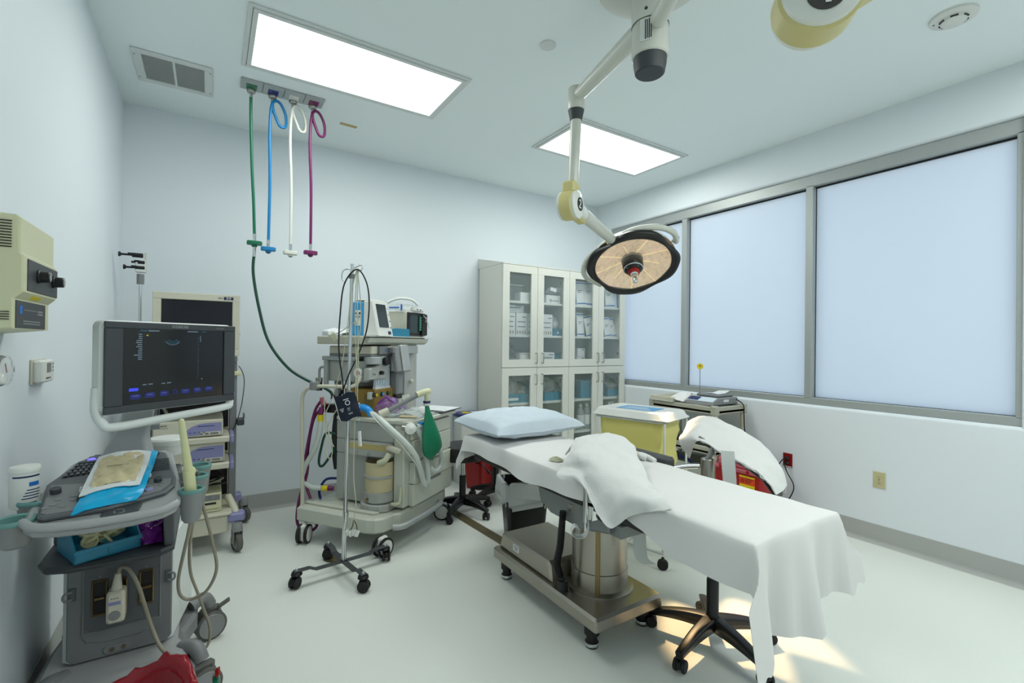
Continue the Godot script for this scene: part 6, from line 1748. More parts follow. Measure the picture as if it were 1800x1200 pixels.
	part(m1, "back_shell", MB.new().bx(-0.155, -0.055, 1.3895, 1.625, -0.175, -0.01, 0.008), M.sky_blue, "blue back shell")
	part(m1, "housing", MB.new().prism(PackedVector2Array([Vector2(-0.054, 1.3895), Vector2(0.075, 1.3895), Vector2(0.02, 1.632), Vector2(-0.054, 1.632)]), 0.17, 0.006, Transform3D(Basis(), at(0, 0, -0.18))), M.white_plastic)
	part(m1, "top_cap", MB.new().bx(-0.14, 0.0, 1.6325, 1.642, -0.17, -0.015, 0.003), M.white_plastic)
	var sl := Basis(Vector3.BACK, atan2(0.055, 0.2425))
	part(m1, "screen", MB.new().box(at(0.045, 1.53, -0.09), at(0.004, 0.165, 0.105), 0.001, sl), M.crt_glass, "gray screen")
	part(m1, "screen_badge", MB.new().box(at(0.071, 1.413, -0.14), at(0.003, 0.022, 0.03), 0.0, sl), M.ink_blue)
	for k in 5:
		part(m1, "button", MB.new().box(at(0.062 - 0.011 * k, 1.45 + 0.045 * k, -0.165), at(0.004, 0.012, 0.012), 0.002, sl), M.gray_metal)
	part(m1, "connector_panel", MB.new().bx(-0.125, -0.07, 1.46, 1.565, -0.0105, -0.006, 0.001), M.white_plastic)
	for q in [[-0.115, 1.545, 0], [-0.08, 1.545, 0], [-0.112, 1.52, 1], [-0.085, 1.52, 1], [-0.112, 1.475, 1]]:
		part(m1, "socket", MB.new().cyl(at(q[0], q[1], -0.006), at(q[0], q[1], -0.001), 0.007, 0.007, 12), M.ink_black if q[2] == 0 else M.steel)
	var m2 := thing("tube_monitor", "boxy cream monitor with a black front and gray tube screen on the shelf", "monitor", at(1.44, 0, 1.0), -54.0)
	part(m2, "case", MB.new().bx(-0.26, 0.0, 1.3895, 1.588, -0.705, -0.45, 0.008), M.beige_plastic)
	part(m2, "bezel", MB.new().bx(0.0005, 0.014, 1.40, 1.582, -0.703, -0.452, 0.003), M.black_plastic)
	part(m2, "tube_screen", MB.new().box(at(0.0145, 1.492, -0.525), at(0.006, 0.135, 0.105), 0.003), M.crt_glass)
	part(m2, "side_module", MB.new().bx(0.0145, 0.03, 1.405, 1.575, -0.703, -0.63, 0.003), M.black_plastic)
	part(m2, "green_strip", MB.new().bx(0.0145, 0.022, 1.44, 1.56, -0.617, -0.60, 0.001), M.bag_green)
	for k in 6:
		part(m2, "key", MB.new().bx(0.0145, 0.02, 1.445 + 0.019 * k, 1.456 + 0.019 * k, -0.628, -0.62, 0.001), M.white_plastic)
	for k in 2:
		part(m2, "dial", MB.new().cyl(at(0.03, 1.545 - 0.03 * k, -0.67), at(0.042, 1.545 - 0.03 * k, -0.67), 0.011, 0.01, 14), M.mid_gray)
	part(m2, "lead_wire", MB.new().tube([at(0.03, 1.565, -0.64), at(0.05, 1.53, -0.66), at(0.045, 1.46, -0.70), at(0.03, 1.48, -0.73), at(0.0, 1.54, -0.74)], 0.002, 6, 6), M.white_plastic)
	var tubek := thing("tubing_pack", "clear blue-printed pack with a coiled white tube on top of the cream monitor", "pack", at(1.44, 0, 1.0), -54.0)
	part(tubek, "pack_film", MB.new().patch([[at(-0.24, 1.592, -0.44), at(-0.12, 1.625, -0.45), at(0.0, 1.592, -0.46)], [at(-0.24, 1.64, -0.52), at(-0.12, 1.66, -0.54), at(0.0, 1.63, -0.55)], [at(-0.24, 1.592, -0.68), at(-0.12, 1.61, -0.69), at(0.0, 1.592, -0.69)]], 6, 6, 0.0, 0.02, noise(14.0, 8)), M.clear_film)
	part(tubek, "white_tube", MB.new().tube([at(-0.22, 1.605, -0.43), at(-0.16, 1.66, -0.44), at(-0.08, 1.69, -0.47), at(0.0, 1.68, -0.52), at(0.03, 1.64, -0.56)], 0.011, 10, 6), M.white_plastic)
	part(tubek, "printed_panel", MB.new().bx(-0.20, -0.02, 1.60, 1.635, -0.437, -0.435, 0), M.paper)
	part(tubek, "printed_mark", MB.new().bx(-0.045, -0.03, 1.592, 1.64, -0.4345, -0.433, 0), M.label_blue)
	part(tubek, "printed_mark", MB.new().bx(-0.15, -0.06, 1.612, 1.622, -0.4345, -0.433, 0), M.label_blue)
	part(tubek, "controller", MB.new().box(at(-0.005, 1.608, -0.60), at(0.05, 0.03, 0.12), 0.006), M.white_plastic)
	for k in 2:
		part(tubek, "controller_hole", MB.new().cyl(at(0.02, 1.608, -0.57 - 0.04 * k), at(0.0225, 1.608, -0.57 - 0.04 * k), 0.006, 0.006, 10), M.ink_black)
	var bb := thing("supply_bin", "blue plastic bin on the machine's shelf between the two monitors", "bin", at(1.44, 0, 1.0), -54.0)
	open_bin(bb, -0.12, 0.03, 1.3895, 0.06, -0.44, -0.19, 0.05, M.bin_blue)
	part(bb, "bin_end", MB.new().bx(0.03, 0.036, 1.3895, 1.445, -0.44, -0.19, 0.001), M.bin_blue)
	var wt := thing("folded_wrap", "folded white wrap lying at the left end of the machine's shelf", "wrap", at(1.44, 0, 1.0), -54.0)
	part(wt, "wrap", MB.new().patch([[at(-0.34, 1.387, 0.07), at(-0.26, 1.392, 0.08), at(-0.16, 1.387, 0.08)], [at(-0.345, 1.425, 0.05), at(-0.26, 1.43, 0.06), at(-0.16, 1.405, 0.06)], [at(-0.34, 1.43, -0.08), at(-0.26, 1.44, -0.08), at(-0.165, 1.41, -0.07)], [at(-0.34, 1.387, -0.12), at(-0.26, 1.39, -0.12), at(-0.17, 1.387, -0.11)]], 6, 5, 0.003, 0.02, noise(15.0, 4)), M.paper)
	# the long dark green hose from the ceiling drop
	var gh := thing("oxygen_hose", "long dark green hose sagging from the ceiling drop to the anesthesia machine", "hose", at(1.17, 1.09, 0.68))
	part(gh, "hose", MB.new().tube([at(0.768, 1.925, 0.700), at(0.764, 1.792, 0.693), at(0.799, 1.568, 0.702), at(0.858, 1.342, 0.715), at(0.970, 1.171, 0.750), at(1.087, 1.083, 0.800), at(1.163, 1.048, 0.825), at(1.223, 1.006, 0.863), at(1.236, 0.979, 0.871)], 0.0095, 10, 8), M.hose_dark_green)
	part(gh, "ferrule", MB.new().cyl(at(0.768, 1.962, 0.70), at(0.768, 1.90, 0.70), 0.0105, 0.010, 12), M.chrome)

func drip_stand() -> void:
	var o := thing("drip_stand", "chrome drip stand on a gray four-legged base with black casters", "IV stand", at(1.20, 0, 1.41))
	var c := at(1.20, 0, 1.41)
	var legs := [[at(0.945, 0, 1.44), "a"], [at(1.245, 0, 1.66), "b"], [at(1.165, 0, 1.165), "c"], [at(1.455, 0, 1.375), "d"]]
	for l in legs:
		var p: Vector3 = l[0]
		var d := (p - c)
		var hd := d.normalized()
		var lg := MB.new()
		lg.bar(c + Vector3.UP * 0.075 + hd * 0.0, c + hd * (d.length() * 0.62) + Vector3.UP * 0.075, 0.036, 0.007)
		lg.bar(c + hd * (d.length() * 0.60) + Vector3.UP * 0.0745, c + hd * (d.length() * 0.74) + Vector3.UP * 0.092, 0.036, 0.007)
		lg.bar(c + hd * (d.length() * 0.73) + Vector3.UP * 0.092, c + hd * (d.length() * 1.06) + Vector3.UP * 0.092, 0.036, 0.007)
		part(o, "leg", lg, M.dark_gray)
		part(o, "caster_cup", MB.new().cyl(p + Vector3.UP * 0.07, p + Vector3.UP * 0.0885, 0.03, 0.027, 16, 0.003), M.black_plastic)
		part(o, "caster_nut", MB.new().lathe([Vector2(0.009, 0.0955), Vector2(0.009, 0.102), Vector2(0.004, 0.109), Vector2(0, 0.109)], Transform3D(Basis(), p), 10), M.chrome)
		caster(o, p + hd * 0.008, 0.032, 0.046, atan2(hd.x, hd.z) + 1.1 + 0.7 * (p.x - p.z), M.black_rubber, M.black_plastic)
	var top := at(1.222, 1.74, 1.423)
	part(o, "pole", MB.new().cyl(c + Vector3.UP * 0.07, at(1.2135, 1.05, 1.418), 0.0135, 0.0135, 18), M.chrome)
	part(o, "pole_collar", MB.new().cyl(at(1.2135, 1.02, 1.418), at(1.214, 1.06, 1.418), 0.017, 0.017, 18), M.gray_metal)
	part(o, "inner_pole", MB.new().cyl(at(1.2135, 1.05, 1.418), at(1.222, 1.80, 1.423), 0.0105, 0.0105, 16), M.chrome)
	part(o, "hook_block", MB.new().cyl(at(1.2215, 1.715, 1.423), at(1.222, 1.74, 1.423), 0.018, 0.018, 16), M.mid_gray)
	part(o, "second_collar", MB.new().cyl(at(1.2065, 0.30, 1.4125), at(1.207, 0.36, 1.4125), 0.0165, 0.0165, 16), M.chrome)
	var e := at(0.843, 0, 0.537)
	for s in [-1, 1]:
		part(o, "hook", MB.new().tube([top + at(0, 0.03, 0), top + e * s * 0.03 + at(0, 0.045 if s > 0 else 0.03, 0), top + e * s * 0.055 + at(0, 0.055 if s > 0 else 0.015, 0), top + e * s * 0.058 + at(0, 0.03 if s > 0 else -0.03, 0), top + e * s * 0.035 + at(0, 0.015 if s > 0 else -0.045, 0)], 0.0035, 8, 5), M.chrome)
	# cables hung over the hook
	var hk := top + e * 0.045 + at(0, 0.022, 0)
	var vw := at(-0.537, 0, 0.843)
	var k := func(x: float, y: float, d := 0.0) -> Vector3:
		return at(1.222, y, 1.423) + e * x + vw * d
	var bc := thing("monitor_cable", "black monitor cable looped over the drip stand's hook", "cable", hk)
	part(bc, "cable", MB.new().tube([k.call(-0.03, 1.02, 0.03), k.call(-0.035, 1.12, 0.03), k.call(-0.06, 1.3, 0.03), k.call(-0.055, 1.5, 0.03), k.call(-0.035, 1.68, 0.025), k.call(0.03, 1.768, 0.01), k.call(0.085, 1.70, 0.01), k.call(0.105, 1.58, 0.01), k.call(0.09, 1.42, 0.0), k.call(0.045, 1.28, 0.0), k.call(-0.0, 1.16, 0.03), k.call(-0.035, 1.06, 0.03)], 0.0042, 8, 7), M.black_rubber)
	part(bc, "plug", MB.new().tube([k.call(-0.035, 1.07, 0.03), k.call(-0.055, 1.03, 0.03)], 0.009, 10, 4), M.black_plastic)
	var cl := thing("lead_cables", "pale cream patient leads hanging from the drip stand's hook to white clips", "cable", hk)
	var ld := [
		[k.call(0.03, 1.77, 0.004), k.call(0.025, 1.6, 0.01), k.call(0.025, 1.45, 0.012), k.call(0.035, 1.25, 0.012), k.call(0.035, 1.05, 0.012), k.call(0.03, 0.8, 0.012), k.call(0.03, 0.55, 0.012), k.call(0.045, 0.40, 0.012), k.call(0.02, 0.28, 0.012)],
		[k.call(0.036, 1.77, 0.0), k.call(0.035, 1.6, 0.008), k.call(0.04, 1.45, 0.008), k.call(0.045, 1.25, 0.006), k.call(0.045, 1.0, 0.012), k.call(0.055, 0.95, 0.012)],
		[k.call(0.03, 1.77, -0.004), k.call(0.05, 1.6, 0.0), k.call(0.055, 1.45, 0.0), k.call(0.04, 1.30, 0.008), k.call(0.035, 1.1, 0.014)],
		[k.call(0.026, 1.76, 0.0), k.call(0.0, 1.62, 0.014), k.call(-0.02, 1.4, 0.016), k.call(-0.05, 1.20, 0.016), k.call(-0.10, 1.02, 0.016), k.call(-0.135, 0.93, 0.016), k.call(-0.12, 0.84, 0.018), k.call(-0.10, 0.77, 0.018), k.call(-0.085, 0.74, 0.018)],
		[k.call(-0.145, 1.02, 0.016), k.call(-0.14, 0.93, 0.018), k.call(-0.13, 0.80, 0.018), k.call(-0.13, 0.72, 0.018), k.call(-0.11, 0.67, 0.018), k.call(-0.095, 0.70, 0.018), k.call(-0.10, 0.78, 0.018), k.call(-0.12, 0.86, 0.018), k.call(-0.03, 1.02, 0.03)]]
	for l in ld:
		part(cl, "lead", MB.new().tube(l, 0.0028, 6, 6), M.cable_cream)
	part(cl, "junction_block", MB.new().box(k.call(0.034, 0.965, 0.012), at(0.022, 0.065, 0.012), 0.005), M.cable_cream)
	for i in 6:
		part(cl, "lead_snap", MB.new().box(k.call(0.055, 0.99 - 0.018 * i, 0.014), at(0.008, 0.012, 0.006), 0.001), M.white_plastic)
	part(cl, "sensor_clip", MB.new().tube([k.call(0.06, 0.83, 0.014), k.call(0.062, 0.79, 0.014), k.call(0.066, 0.745, 0.014)], 0.010, 10, 4), M.linen)
	part(cl, "sensor_wire", MB.new().tube([k.call(0.05, 0.95, 0.014), k.call(0.056, 0.89, 0.014), k.call(0.058, 0.83, 0.014)], 0.003, 6, 4), M.teal_rubber)
	for i in 4:
		part(cl, "electrode_clip", MB.new().box(k.call(-0.0 + 0.018 * i, 0.245 - 0.006 * (i % 2), 0.014), at(0.022, 0.036, 0.005), 0.001, Basis(Vector3.BACK, 0.5 - 0.3 * i)), M.white_plastic)
		part(cl, "clip_wire", MB.new().tube([k.call(0.03, 0.32, 0.012), k.call(0.02 + 0.01 * i, 0.29, 0.014), k.call(0.0 + 0.018 * i, 0.262, 0.014)], 0.0022, 6, 3), M.ink_black if i % 2 else M.cable_cream)
	part(cl, "plug", MB.new().box(k.call(-0.11, 1.375, -0.02), at(0.035, 0.05, 0.02), 0.004, Basis(Vector3.BACK, 0.6)), M.cable_cream)
	part(cl, "lead", MB.new().tube([k.call(-0.10, 1.39, -0.02), k.call(-0.04, 1.42, 0.0), k.call(0.03, 1.47, 0.0)], 0.0028, 6, 5), M.cable_cream)
	# blood pressure cuff
	var cf := thing("pressure_cuff", "folded navy blood pressure cuff with white print, strapped to the drip stand", "cuff", at(1.2, 0.97, 1.47))
	var cc := at(1.196, 0.978, 1.475)
	var zz := at(-0.40, 0.05, 0.90).normalized()
	var ct := facing(zz, cc)
	ct.basis = ct.basis * Basis(Vector3.BACK, 0.30)
	var rows := []
	for i in 9:
		var t := i / 8.0
		var row := PackedVector3Array()
		for j in 9:
			var u := j / 8.0 - 0.5
			row.append(ct * at(u * 0.118, (t - 0.5) * 0.145 + 0.006 * sin(u * 9.0), 0.014 * cos(u * PI) + 0.004 * sin(t * 7.0)))
		rows.append(row)
	part(cf, "cuff_front", MB.new().cloth(rows, 0.008), M.cuff_navy)
	part(cf, "cuff_edge", MB.new().bar(ct * at(-0.060, -0.07, 0.0), ct * at(-0.060, 0.07, 0.0), 0.004, 0.008, zz), M.linen)
	part(cf, "cuff_back", MB.new().box(ct * at(0.0, 0.0, -0.009), at(0.112, 0.14, 0.006), 0.002, ct.basis), M.cuff_navy)
	var pr := ct
	pr.origin = ct * at(0.004, 0.028, 0.0195)
	pr.basis = ct.basis * Basis(Vector3.BACK, 0.08)
	part(cf, "printed_ring", MB.new().lathe([Vector2(0.010, 0), Vector2(0.010, 0.001), Vector2(0.014, 0.001), Vector2(0.014, 0)], Transform3D(MB.along(zz), ct * at(0.008, 0.022, 0.0185)), 20), M.paper)
	part(cf, "printed_bar", MB.new().box(ct * at(0.004, 0.043, 0.0175), at(0.030, 0.005, 0.002), 0.0, ct.basis), M.paper)
	writing(cf, "printed_mark", "CE", 0.013, M.paper, Transform3D(ct.basis * Basis(Vector3.BACK, PI / 2), ct * at(0.006, -0.014, 0.0195)))
	var tri := MB.new()
	for q in [[-0.010, -0.009, 0.010, -0.009], [0.010, -0.009, 0.0, 0.010], [0.0, 0.010, -0.010, -0.009]]:
		tri.bar(ct * at(-0.032 + q[0], -0.012 - q[1], 0.0165), ct * at(-0.032 + q[2], -0.012 - q[3], 0.0165), 0.002, 0.0015, zz, 0.0)
	tri.box(ct * at(-0.032, -0.011, 0.0165), at(0.002, 0.008, 0.001), 0.0, ct.basis)
	part(cf, "warning_triangle", tri, M.paper)
	part(cf, "printed_oval", MB.new().box(ct * at(0.008, -0.04, 0.0172), at(0.024, 0.011, 0.0015), 0.0007, ct.basis), M.gray_metal)
	part(cf, "cuff_hose", MB.new().tube([ct * at(-0.05, 0.07, 0.0), ct * at(-0.06, 0.09, 0.0), k.call(-0.10, 1.02, 0.03)], 0.004, 8, 4), M.black_rubber)

func tower() -> void:
	var o := thing("endoscopy_tower", "endoscopy tower with beige shelves and a dark gray post, behind the ultrasound cart", "equipment tower", at(0.44, 0, 0.48))
	part(o, "base_box", MB.new().rbox(0.20, 0.645, 0.125, 0.235, 0.20, 0.74, 0.02, 0.008), M.beige_plastic)
	part(o, "base_deck", MB.new().rbox(0.19, 0.66, 0.236, 0.255, 0.18, 0.755, 0.02, 0.005), M.beige_plastic)
	for z in [0.70, 0.26]:
		part(o, "foot_arm", MB.new().tube([at(0.64, 0.32, z - 0.10), at(0.675, 0.25, z - 0.04), at(0.685, 0.215, z)], 0.022, 10, 4), M.beige_plastic)
		part(o, "foot_block", MB.new().rbox(0.635, 0.735, 0.185, 0.238, z - 0.045, z + 0.045, 0.02, 0.008), M.lavender, "lavender foot cover")
	var n := 0
	for p in [at(0.69, 0, 0.755), at(0.752, 0, 0.225), at(0.20, 0, 0.70), at(0.22, 0, 0.26)]:
		var yaw: float = [0.35, 0.75, 0.2, 0.5][n]
		var B := Basis(Vector3.UP, yaw)
		var ax := B * Vector3.RIGHT
		var c: Vector3 = p + Vector3.UP * 0.06
		var cs := part(o, "caster", MB.new().bar(c - ax * 0.026 + Vector3.UP * 0.075, c - ax * 0.026 - Vector3.UP * 0.005, 0.035, 0.006, ax), M.gray_metal)
		part(cs, "fork", MB.new().bar(c + ax * 0.026 + Vector3.UP * 0.075, c + ax * 0.026 - Vector3.UP * 0.005, 0.035, 0.006, ax), M.gray_metal)
		part(cs, "swivel", MB.new().cyl(c + Vector3.UP * 0.07, c + Vector3.UP * 0.122, 0.034, 0.028, 18, 0.004), M.gray_metal)
		part(cs, "wheel", MB.new().lathe([Vector2(0.044, 0), Vector2(0.055, 0.002), Vector2(0.06, 0.009), Vector2(0.06, 0.027), Vector2(0.055, 0.034), Vector2(0.044, 0.036)], Transform3D(MB.along(ax), c - ax * 0.018), 28), M.wheel_gray)
		part(cs, "hub", MB.new().lathe([Vector2(0, 0.004), Vector2(0.044, 0.004), Vector2(0.044, 0.032), Vector2(0, 0.032)], Transform3D(MB.along(ax), c - ax * 0.018), 24), M.gray_metal)
		n += 1
	part(o, "post", MB.new().bx(0.645, 0.69, 0.24, 1.20, 0.40, 0.47, 0.006), M.mid_gray, "dark gray right post")
	part(o, "post", MB.new().bx(0.215, 0.255, 0.24, 1.20, 0.40, 0.47, 0.006), M.mid_gray)
	part(o, "back_panel", MB.new().bx(0.25, 0.645, 0.256, 1.02, 0.30, 0.32, 0.002), M.black_plastic)
	for y in [[0.698, 0.735], [0.53, 0.568], [0.985, 1.01]]:
		part(o, "shelf", MB.new().rbox(0.225, 0.645, y[0], y[1], 0.325, 0.73, 0.012, 0.006), M.beige_plastic)
		part(o, "shelf_end", MB.new().rbox(0.6455, 0.668, y[0] - 0.004, y[1] + 0.004, 0.50, 0.735, 0.01, 0.004), M.lavender)
	part(o, "monitor_collar", MB.new().rbox(0.62, 0.715, 1.105, 1.135, 0.38, 0.49, 0.03, 0.006), M.cream_plastic)
	part(o, "monitor_arm", MB.new().bx(0.44, 0.69, 1.20, 1.24, 0.44, 0.50, 0.006), M.mid_gray)
	part(o, "cable_hook", MB.new().bx(0.69, 0.735, 0.765, 0.81, 0.44, 0.52, 0.006), M.dark_gray)
	part(o, "cable_hook_lip", MB.new().bx(0.728, 0.738, 0.81, 0.845, 0.44, 0.52, 0.003), M.mid_gray)
	part(o, "wall_cable", MB.new().tube([at(0.70, 1.17, 0.44), at(0.725, 1.12, 0.44), at(0.735, 1.05, 0.44), at(0.725, 0.93, 0.44), at(0.715, 0.87, 0.44), at(0.69, 0.78, 0.475), at(0.66, 0.72, 0.5)], 0.003, 6, 6), M.black_rubber)
	# instruments on the shelves
	for k in 2:
		var y: float = [0.736, 0.569][k]
		var h: float = [0.108, 0.128][k]
		var x1: float = [0.607, 0.618][k]
		var d := thing("endoscopy_processor", ["slim cream endoscopy unit with a lavender control panel on the upper tower shelf", "taller cream endoscopy unit with a lavender control panel on the lower tower shelf"][k], "instrument", at(0.43, y, 0.55), 0.0, "cream endoscopy units on the tower")
		part(d, "case", MB.new().bx(0.245, x1, y + 0.004, y + h, 0.335, 0.70, 0.006), M.beige_plastic)
		var arc := PackedVector2Array([Vector2(0.40, y + 0.014), Vector2(x1 - 0.008, y + 0.014), Vector2(x1 - 0.008, y + h - 0.02)])
		for i in 9:
			var a := PI / 2 * i / 8.0
			arc.append(Vector2(0.40 + 0.12 - 0.12 * sin(a) , y + 0.014 + (h - 0.034) * cos(a)))
		part(d, "control_panel", MB.new().prism(arc, 0.002, 0.0, Transform3D(Basis(), at(0, 0, 0.7002))), M.lavender, "lavender control panel")
		part(d, "button_strip", MB.new().bx(x1 - 0.13, x1 - 0.012, y + 0.010, y + 0.034, 0.7005, 0.7026, 0.001), M.beige_plastic)
		for i in 3:
			var bx := x1 - 0.118 + 0.03 * i
			part(d, "button", MB.new().plate(-0.011 if i < 2 else -0.012, 0.011 if i < 2 else 0.034, -0.006, 0.006, 0.0055, 0.003, 0.0008, Transform3D(Basis(), at(bx, y + 0.022, 0.7027))), M.mid_gray)
		for i in 4:
			part(d, "indicator", MB.new().bx(0.425 + 0.024 * i, 0.438 + 0.024 * i, y + 0.03, y + 0.034, 0.702, 0.7032, 0), M.ink_blue)
		part(d, "panel_line", MB.new().bx(0.47, 0.56, y + h - 0.04, y + h - 0.036, 0.702, 0.703, 0), M.ink_blue)
		if k == 0:
			writing(d, "name_text", "OLYMPUS", 0.010, M.ink_black, Transform3D(Basis(), at(0.285, y + 0.085, 0.7005)), true)
			part(d, "text_line", MB.new().bx(0.255, 0.32, y + 0.07, y + 0.0725, 0.7, 0.7006, 0), M.ink_gray)
	var ru := thing("recorder_unit", "small cream unit with a dark display and slot on the tower's base deck", "instrument", at(0.53, 0.255, 0.5))
	part(ru, "case", MB.new().bx(0.42, 0.604, 0.257, 0.375, 0.34, 0.70, 0.004), M.cream_plastic)
	part(ru, "display_bar", MB.new().bx(0.43, 0.595, 0.33, 0.365, 0.6995, 0.702, 0.001), M.mid_gray)
	for i in 4:
		part(ru, "key", MB.new().cyl(at(0.46 + 0.032 * i, 0.347, 0.702), at(0.46 + 0.032 * i, 0.347, 0.7045), 0.007, 0.006, 12), M.gray_metal)
	part(ru, "slot", MB.new().bx(0.45, 0.575, 0.305, 0.318, 0.6995, 0.7015, 0.0005), M.ink_black)
	part(ru, "drawer_line", MB.new().bx(0.43, 0.595, 0.275, 0.278, 0.6995, 0.7008, 0), M.ink_gray)
	var cc := thing("cable_coil", "coiled black and gray cables lying on the small cream unit on the tower", "cable", at(0.53, 0.375, 0.55))
	for k in 4:
		var ring := []
		for i in 17:
			var a := TAU * i / 16.0
			ring.append(at(0.54 + (0.085 - 0.01 * k) * cos(a), 0.382 + 0.018 * k + 0.02 * sin(a + k) + 0.02, 0.58 + (0.09 - 0.008 * k) * sin(a)))
		part(cc, "cable_loop", MB.new().tube(ring, 0.0045, 7, 2), M.cable_gray if k == 1 else M.black_rubber)
	# slave monitor on top
	var m := thing("tower_monitor", "beige framed flat monitor with a dark navy screen on the tower", "monitor", at(0.46, 1.24, 0.56))
	part(m, "housing", MB.new().bx(0.227, 0.695, 1.245, 1.645, 0.535, 0.575, 0.008), M.beige_plastic)
	part(m, "bezel", frame_up(MB.new(), 0.227, 0.695, 1.245, 1.645, 0.043, 0.5755, 0.60), M.beige_plastic)
	part(m, "screen", MB.new().bx(0.268, 0.654, 1.286, 1.604, 0.5755, 0.584, 0), M.screen_navy, "dark navy screen")
	part(m, "side_button", MB.new().bx(0.695, 0.70, 1.375, 1.40, 0.56, 0.58, 0.001), M.beige_plastic)
	part(m, "badge_ring", MB.new().lathe([Vector2(0.003, 0), Vector2(0.003, 0.001), Vector2(0.0055, 0.001), Vector2(0.0055, 0)], Transform3D(Basis(Vector3.RIGHT, PI / 2), at(0.578, 1.622, 0.6)), 14), M.ink_blue)
	part(m, "badge_dot", MB.new().cyl(at(0.59, 1.622, 0.6), at(0.59, 1.622, 0.601), 0.0035, 0.0035, 10), M.ink_blue)
	for k in 3:
		part(m, "badge_block", MB.new().plate(0.602 + 0.019 * k, 0.619 + 0.019 * k, 1.612, 1.632, 0.005, 0.001, 0.0, Transform3D(Basis(), at(0, 0, 0.6))), M.ink_blue)
	writing(m, "badge_text", "OEV", 0.011, M.beige_plastic, Transform3D(Basis(), at(0.63, 1.622, 0.6012)), true)
	# instrument pole with black clamps
	var p := thing("clamp_pole", "thin chrome pole with black screw clamps at its head, in the left corner", "pole", at(0.15, 0, 0.35))
	part(p, "pole", MB.new().cyl(at(0.15, 0.02, 0.35), at(0.142, 1.71, 0.35), 0.009, 0.009, 14), M.chrome)
	part(p, "foot", MB.new().cyl(at(0.15, 0.0, 0.35), at(0.15, 0.02, 0.35), 0.09, 0.06, 20, 0.003), M.mid_gray)
	part(p, "collar", MB.new().cyl(at(0.142, 1.705, 0.35), at(0.142, 1.77, 0.35), 0.020, 0.020, 18), M.mid_gray)
	part(p, "clamp_head", MB.new().bx(0.115, 0.168, 1.78, 1.865, 0.33, 0.37, 0.005), M.white_enamel)
	part(p, "head_edge", MB.new().bx(0.163, 0.172, 1.78, 1.91, 0.335, 0.365, 0.002), M.beige_plastic)
	for c in [[0.03, 1.89, 0.155, true], [0.085, 1.845, 0.165, false], [0.055, 1.81, 0.165, true]]:
		var ck := part(p, "clamp_screw", MB.new().cyl(at(c[0] + 0.01, c[1], 0.36), at(c[2], c[1], 0.36), 0.0065, 0.0065, 12), M.black_plastic)
		part(ck, "screw_barrel", MB.new().cyl(at(lerpf(c[0], c[2], 0.55), c[1], 0.36), at(c[2], c[1], 0.36), 0.0145, 0.0145, 8), M.black_plastic)
		part(ck, "wing", MB.new().box(at(lerpf(c[0], c[2], 0.5), c[1] + 0.006, 0.36), at(0.03, 0.012, 0.028), 0.002), M.black_plastic)
		if c[3]:
			part(ck, "screw_knob", MB.new().lathe([Vector2(0, 0), Vector2(0.015, 0), Vector2(0.017, 0.005), Vector2(0.012, 0.012), Vector2(0.007, 0.016)], Transform3D(MB.along(Vector3.RIGHT), at(c[0], c[1], 0.36)), 14), M.black_plastic)

func frame_up(mb: MB, x0: float, x1: float, y0: float, y1: float, w: float, z0: float, z1: float) -> MB:
	mb.bx(x0, x1, y0, y0 + w, z0, z1, 0.003)
	mb.bx(x0, x1, y1 - w, y1, z0, z1, 0.003)
	mb.bx(x0, x0 + w, y0 + w, y1 - w, z0, z1, 0.003)
	mb.bx(x1 - w, x1, y0 + w, y1 - w, z0, z1, 0.003)
	return mb

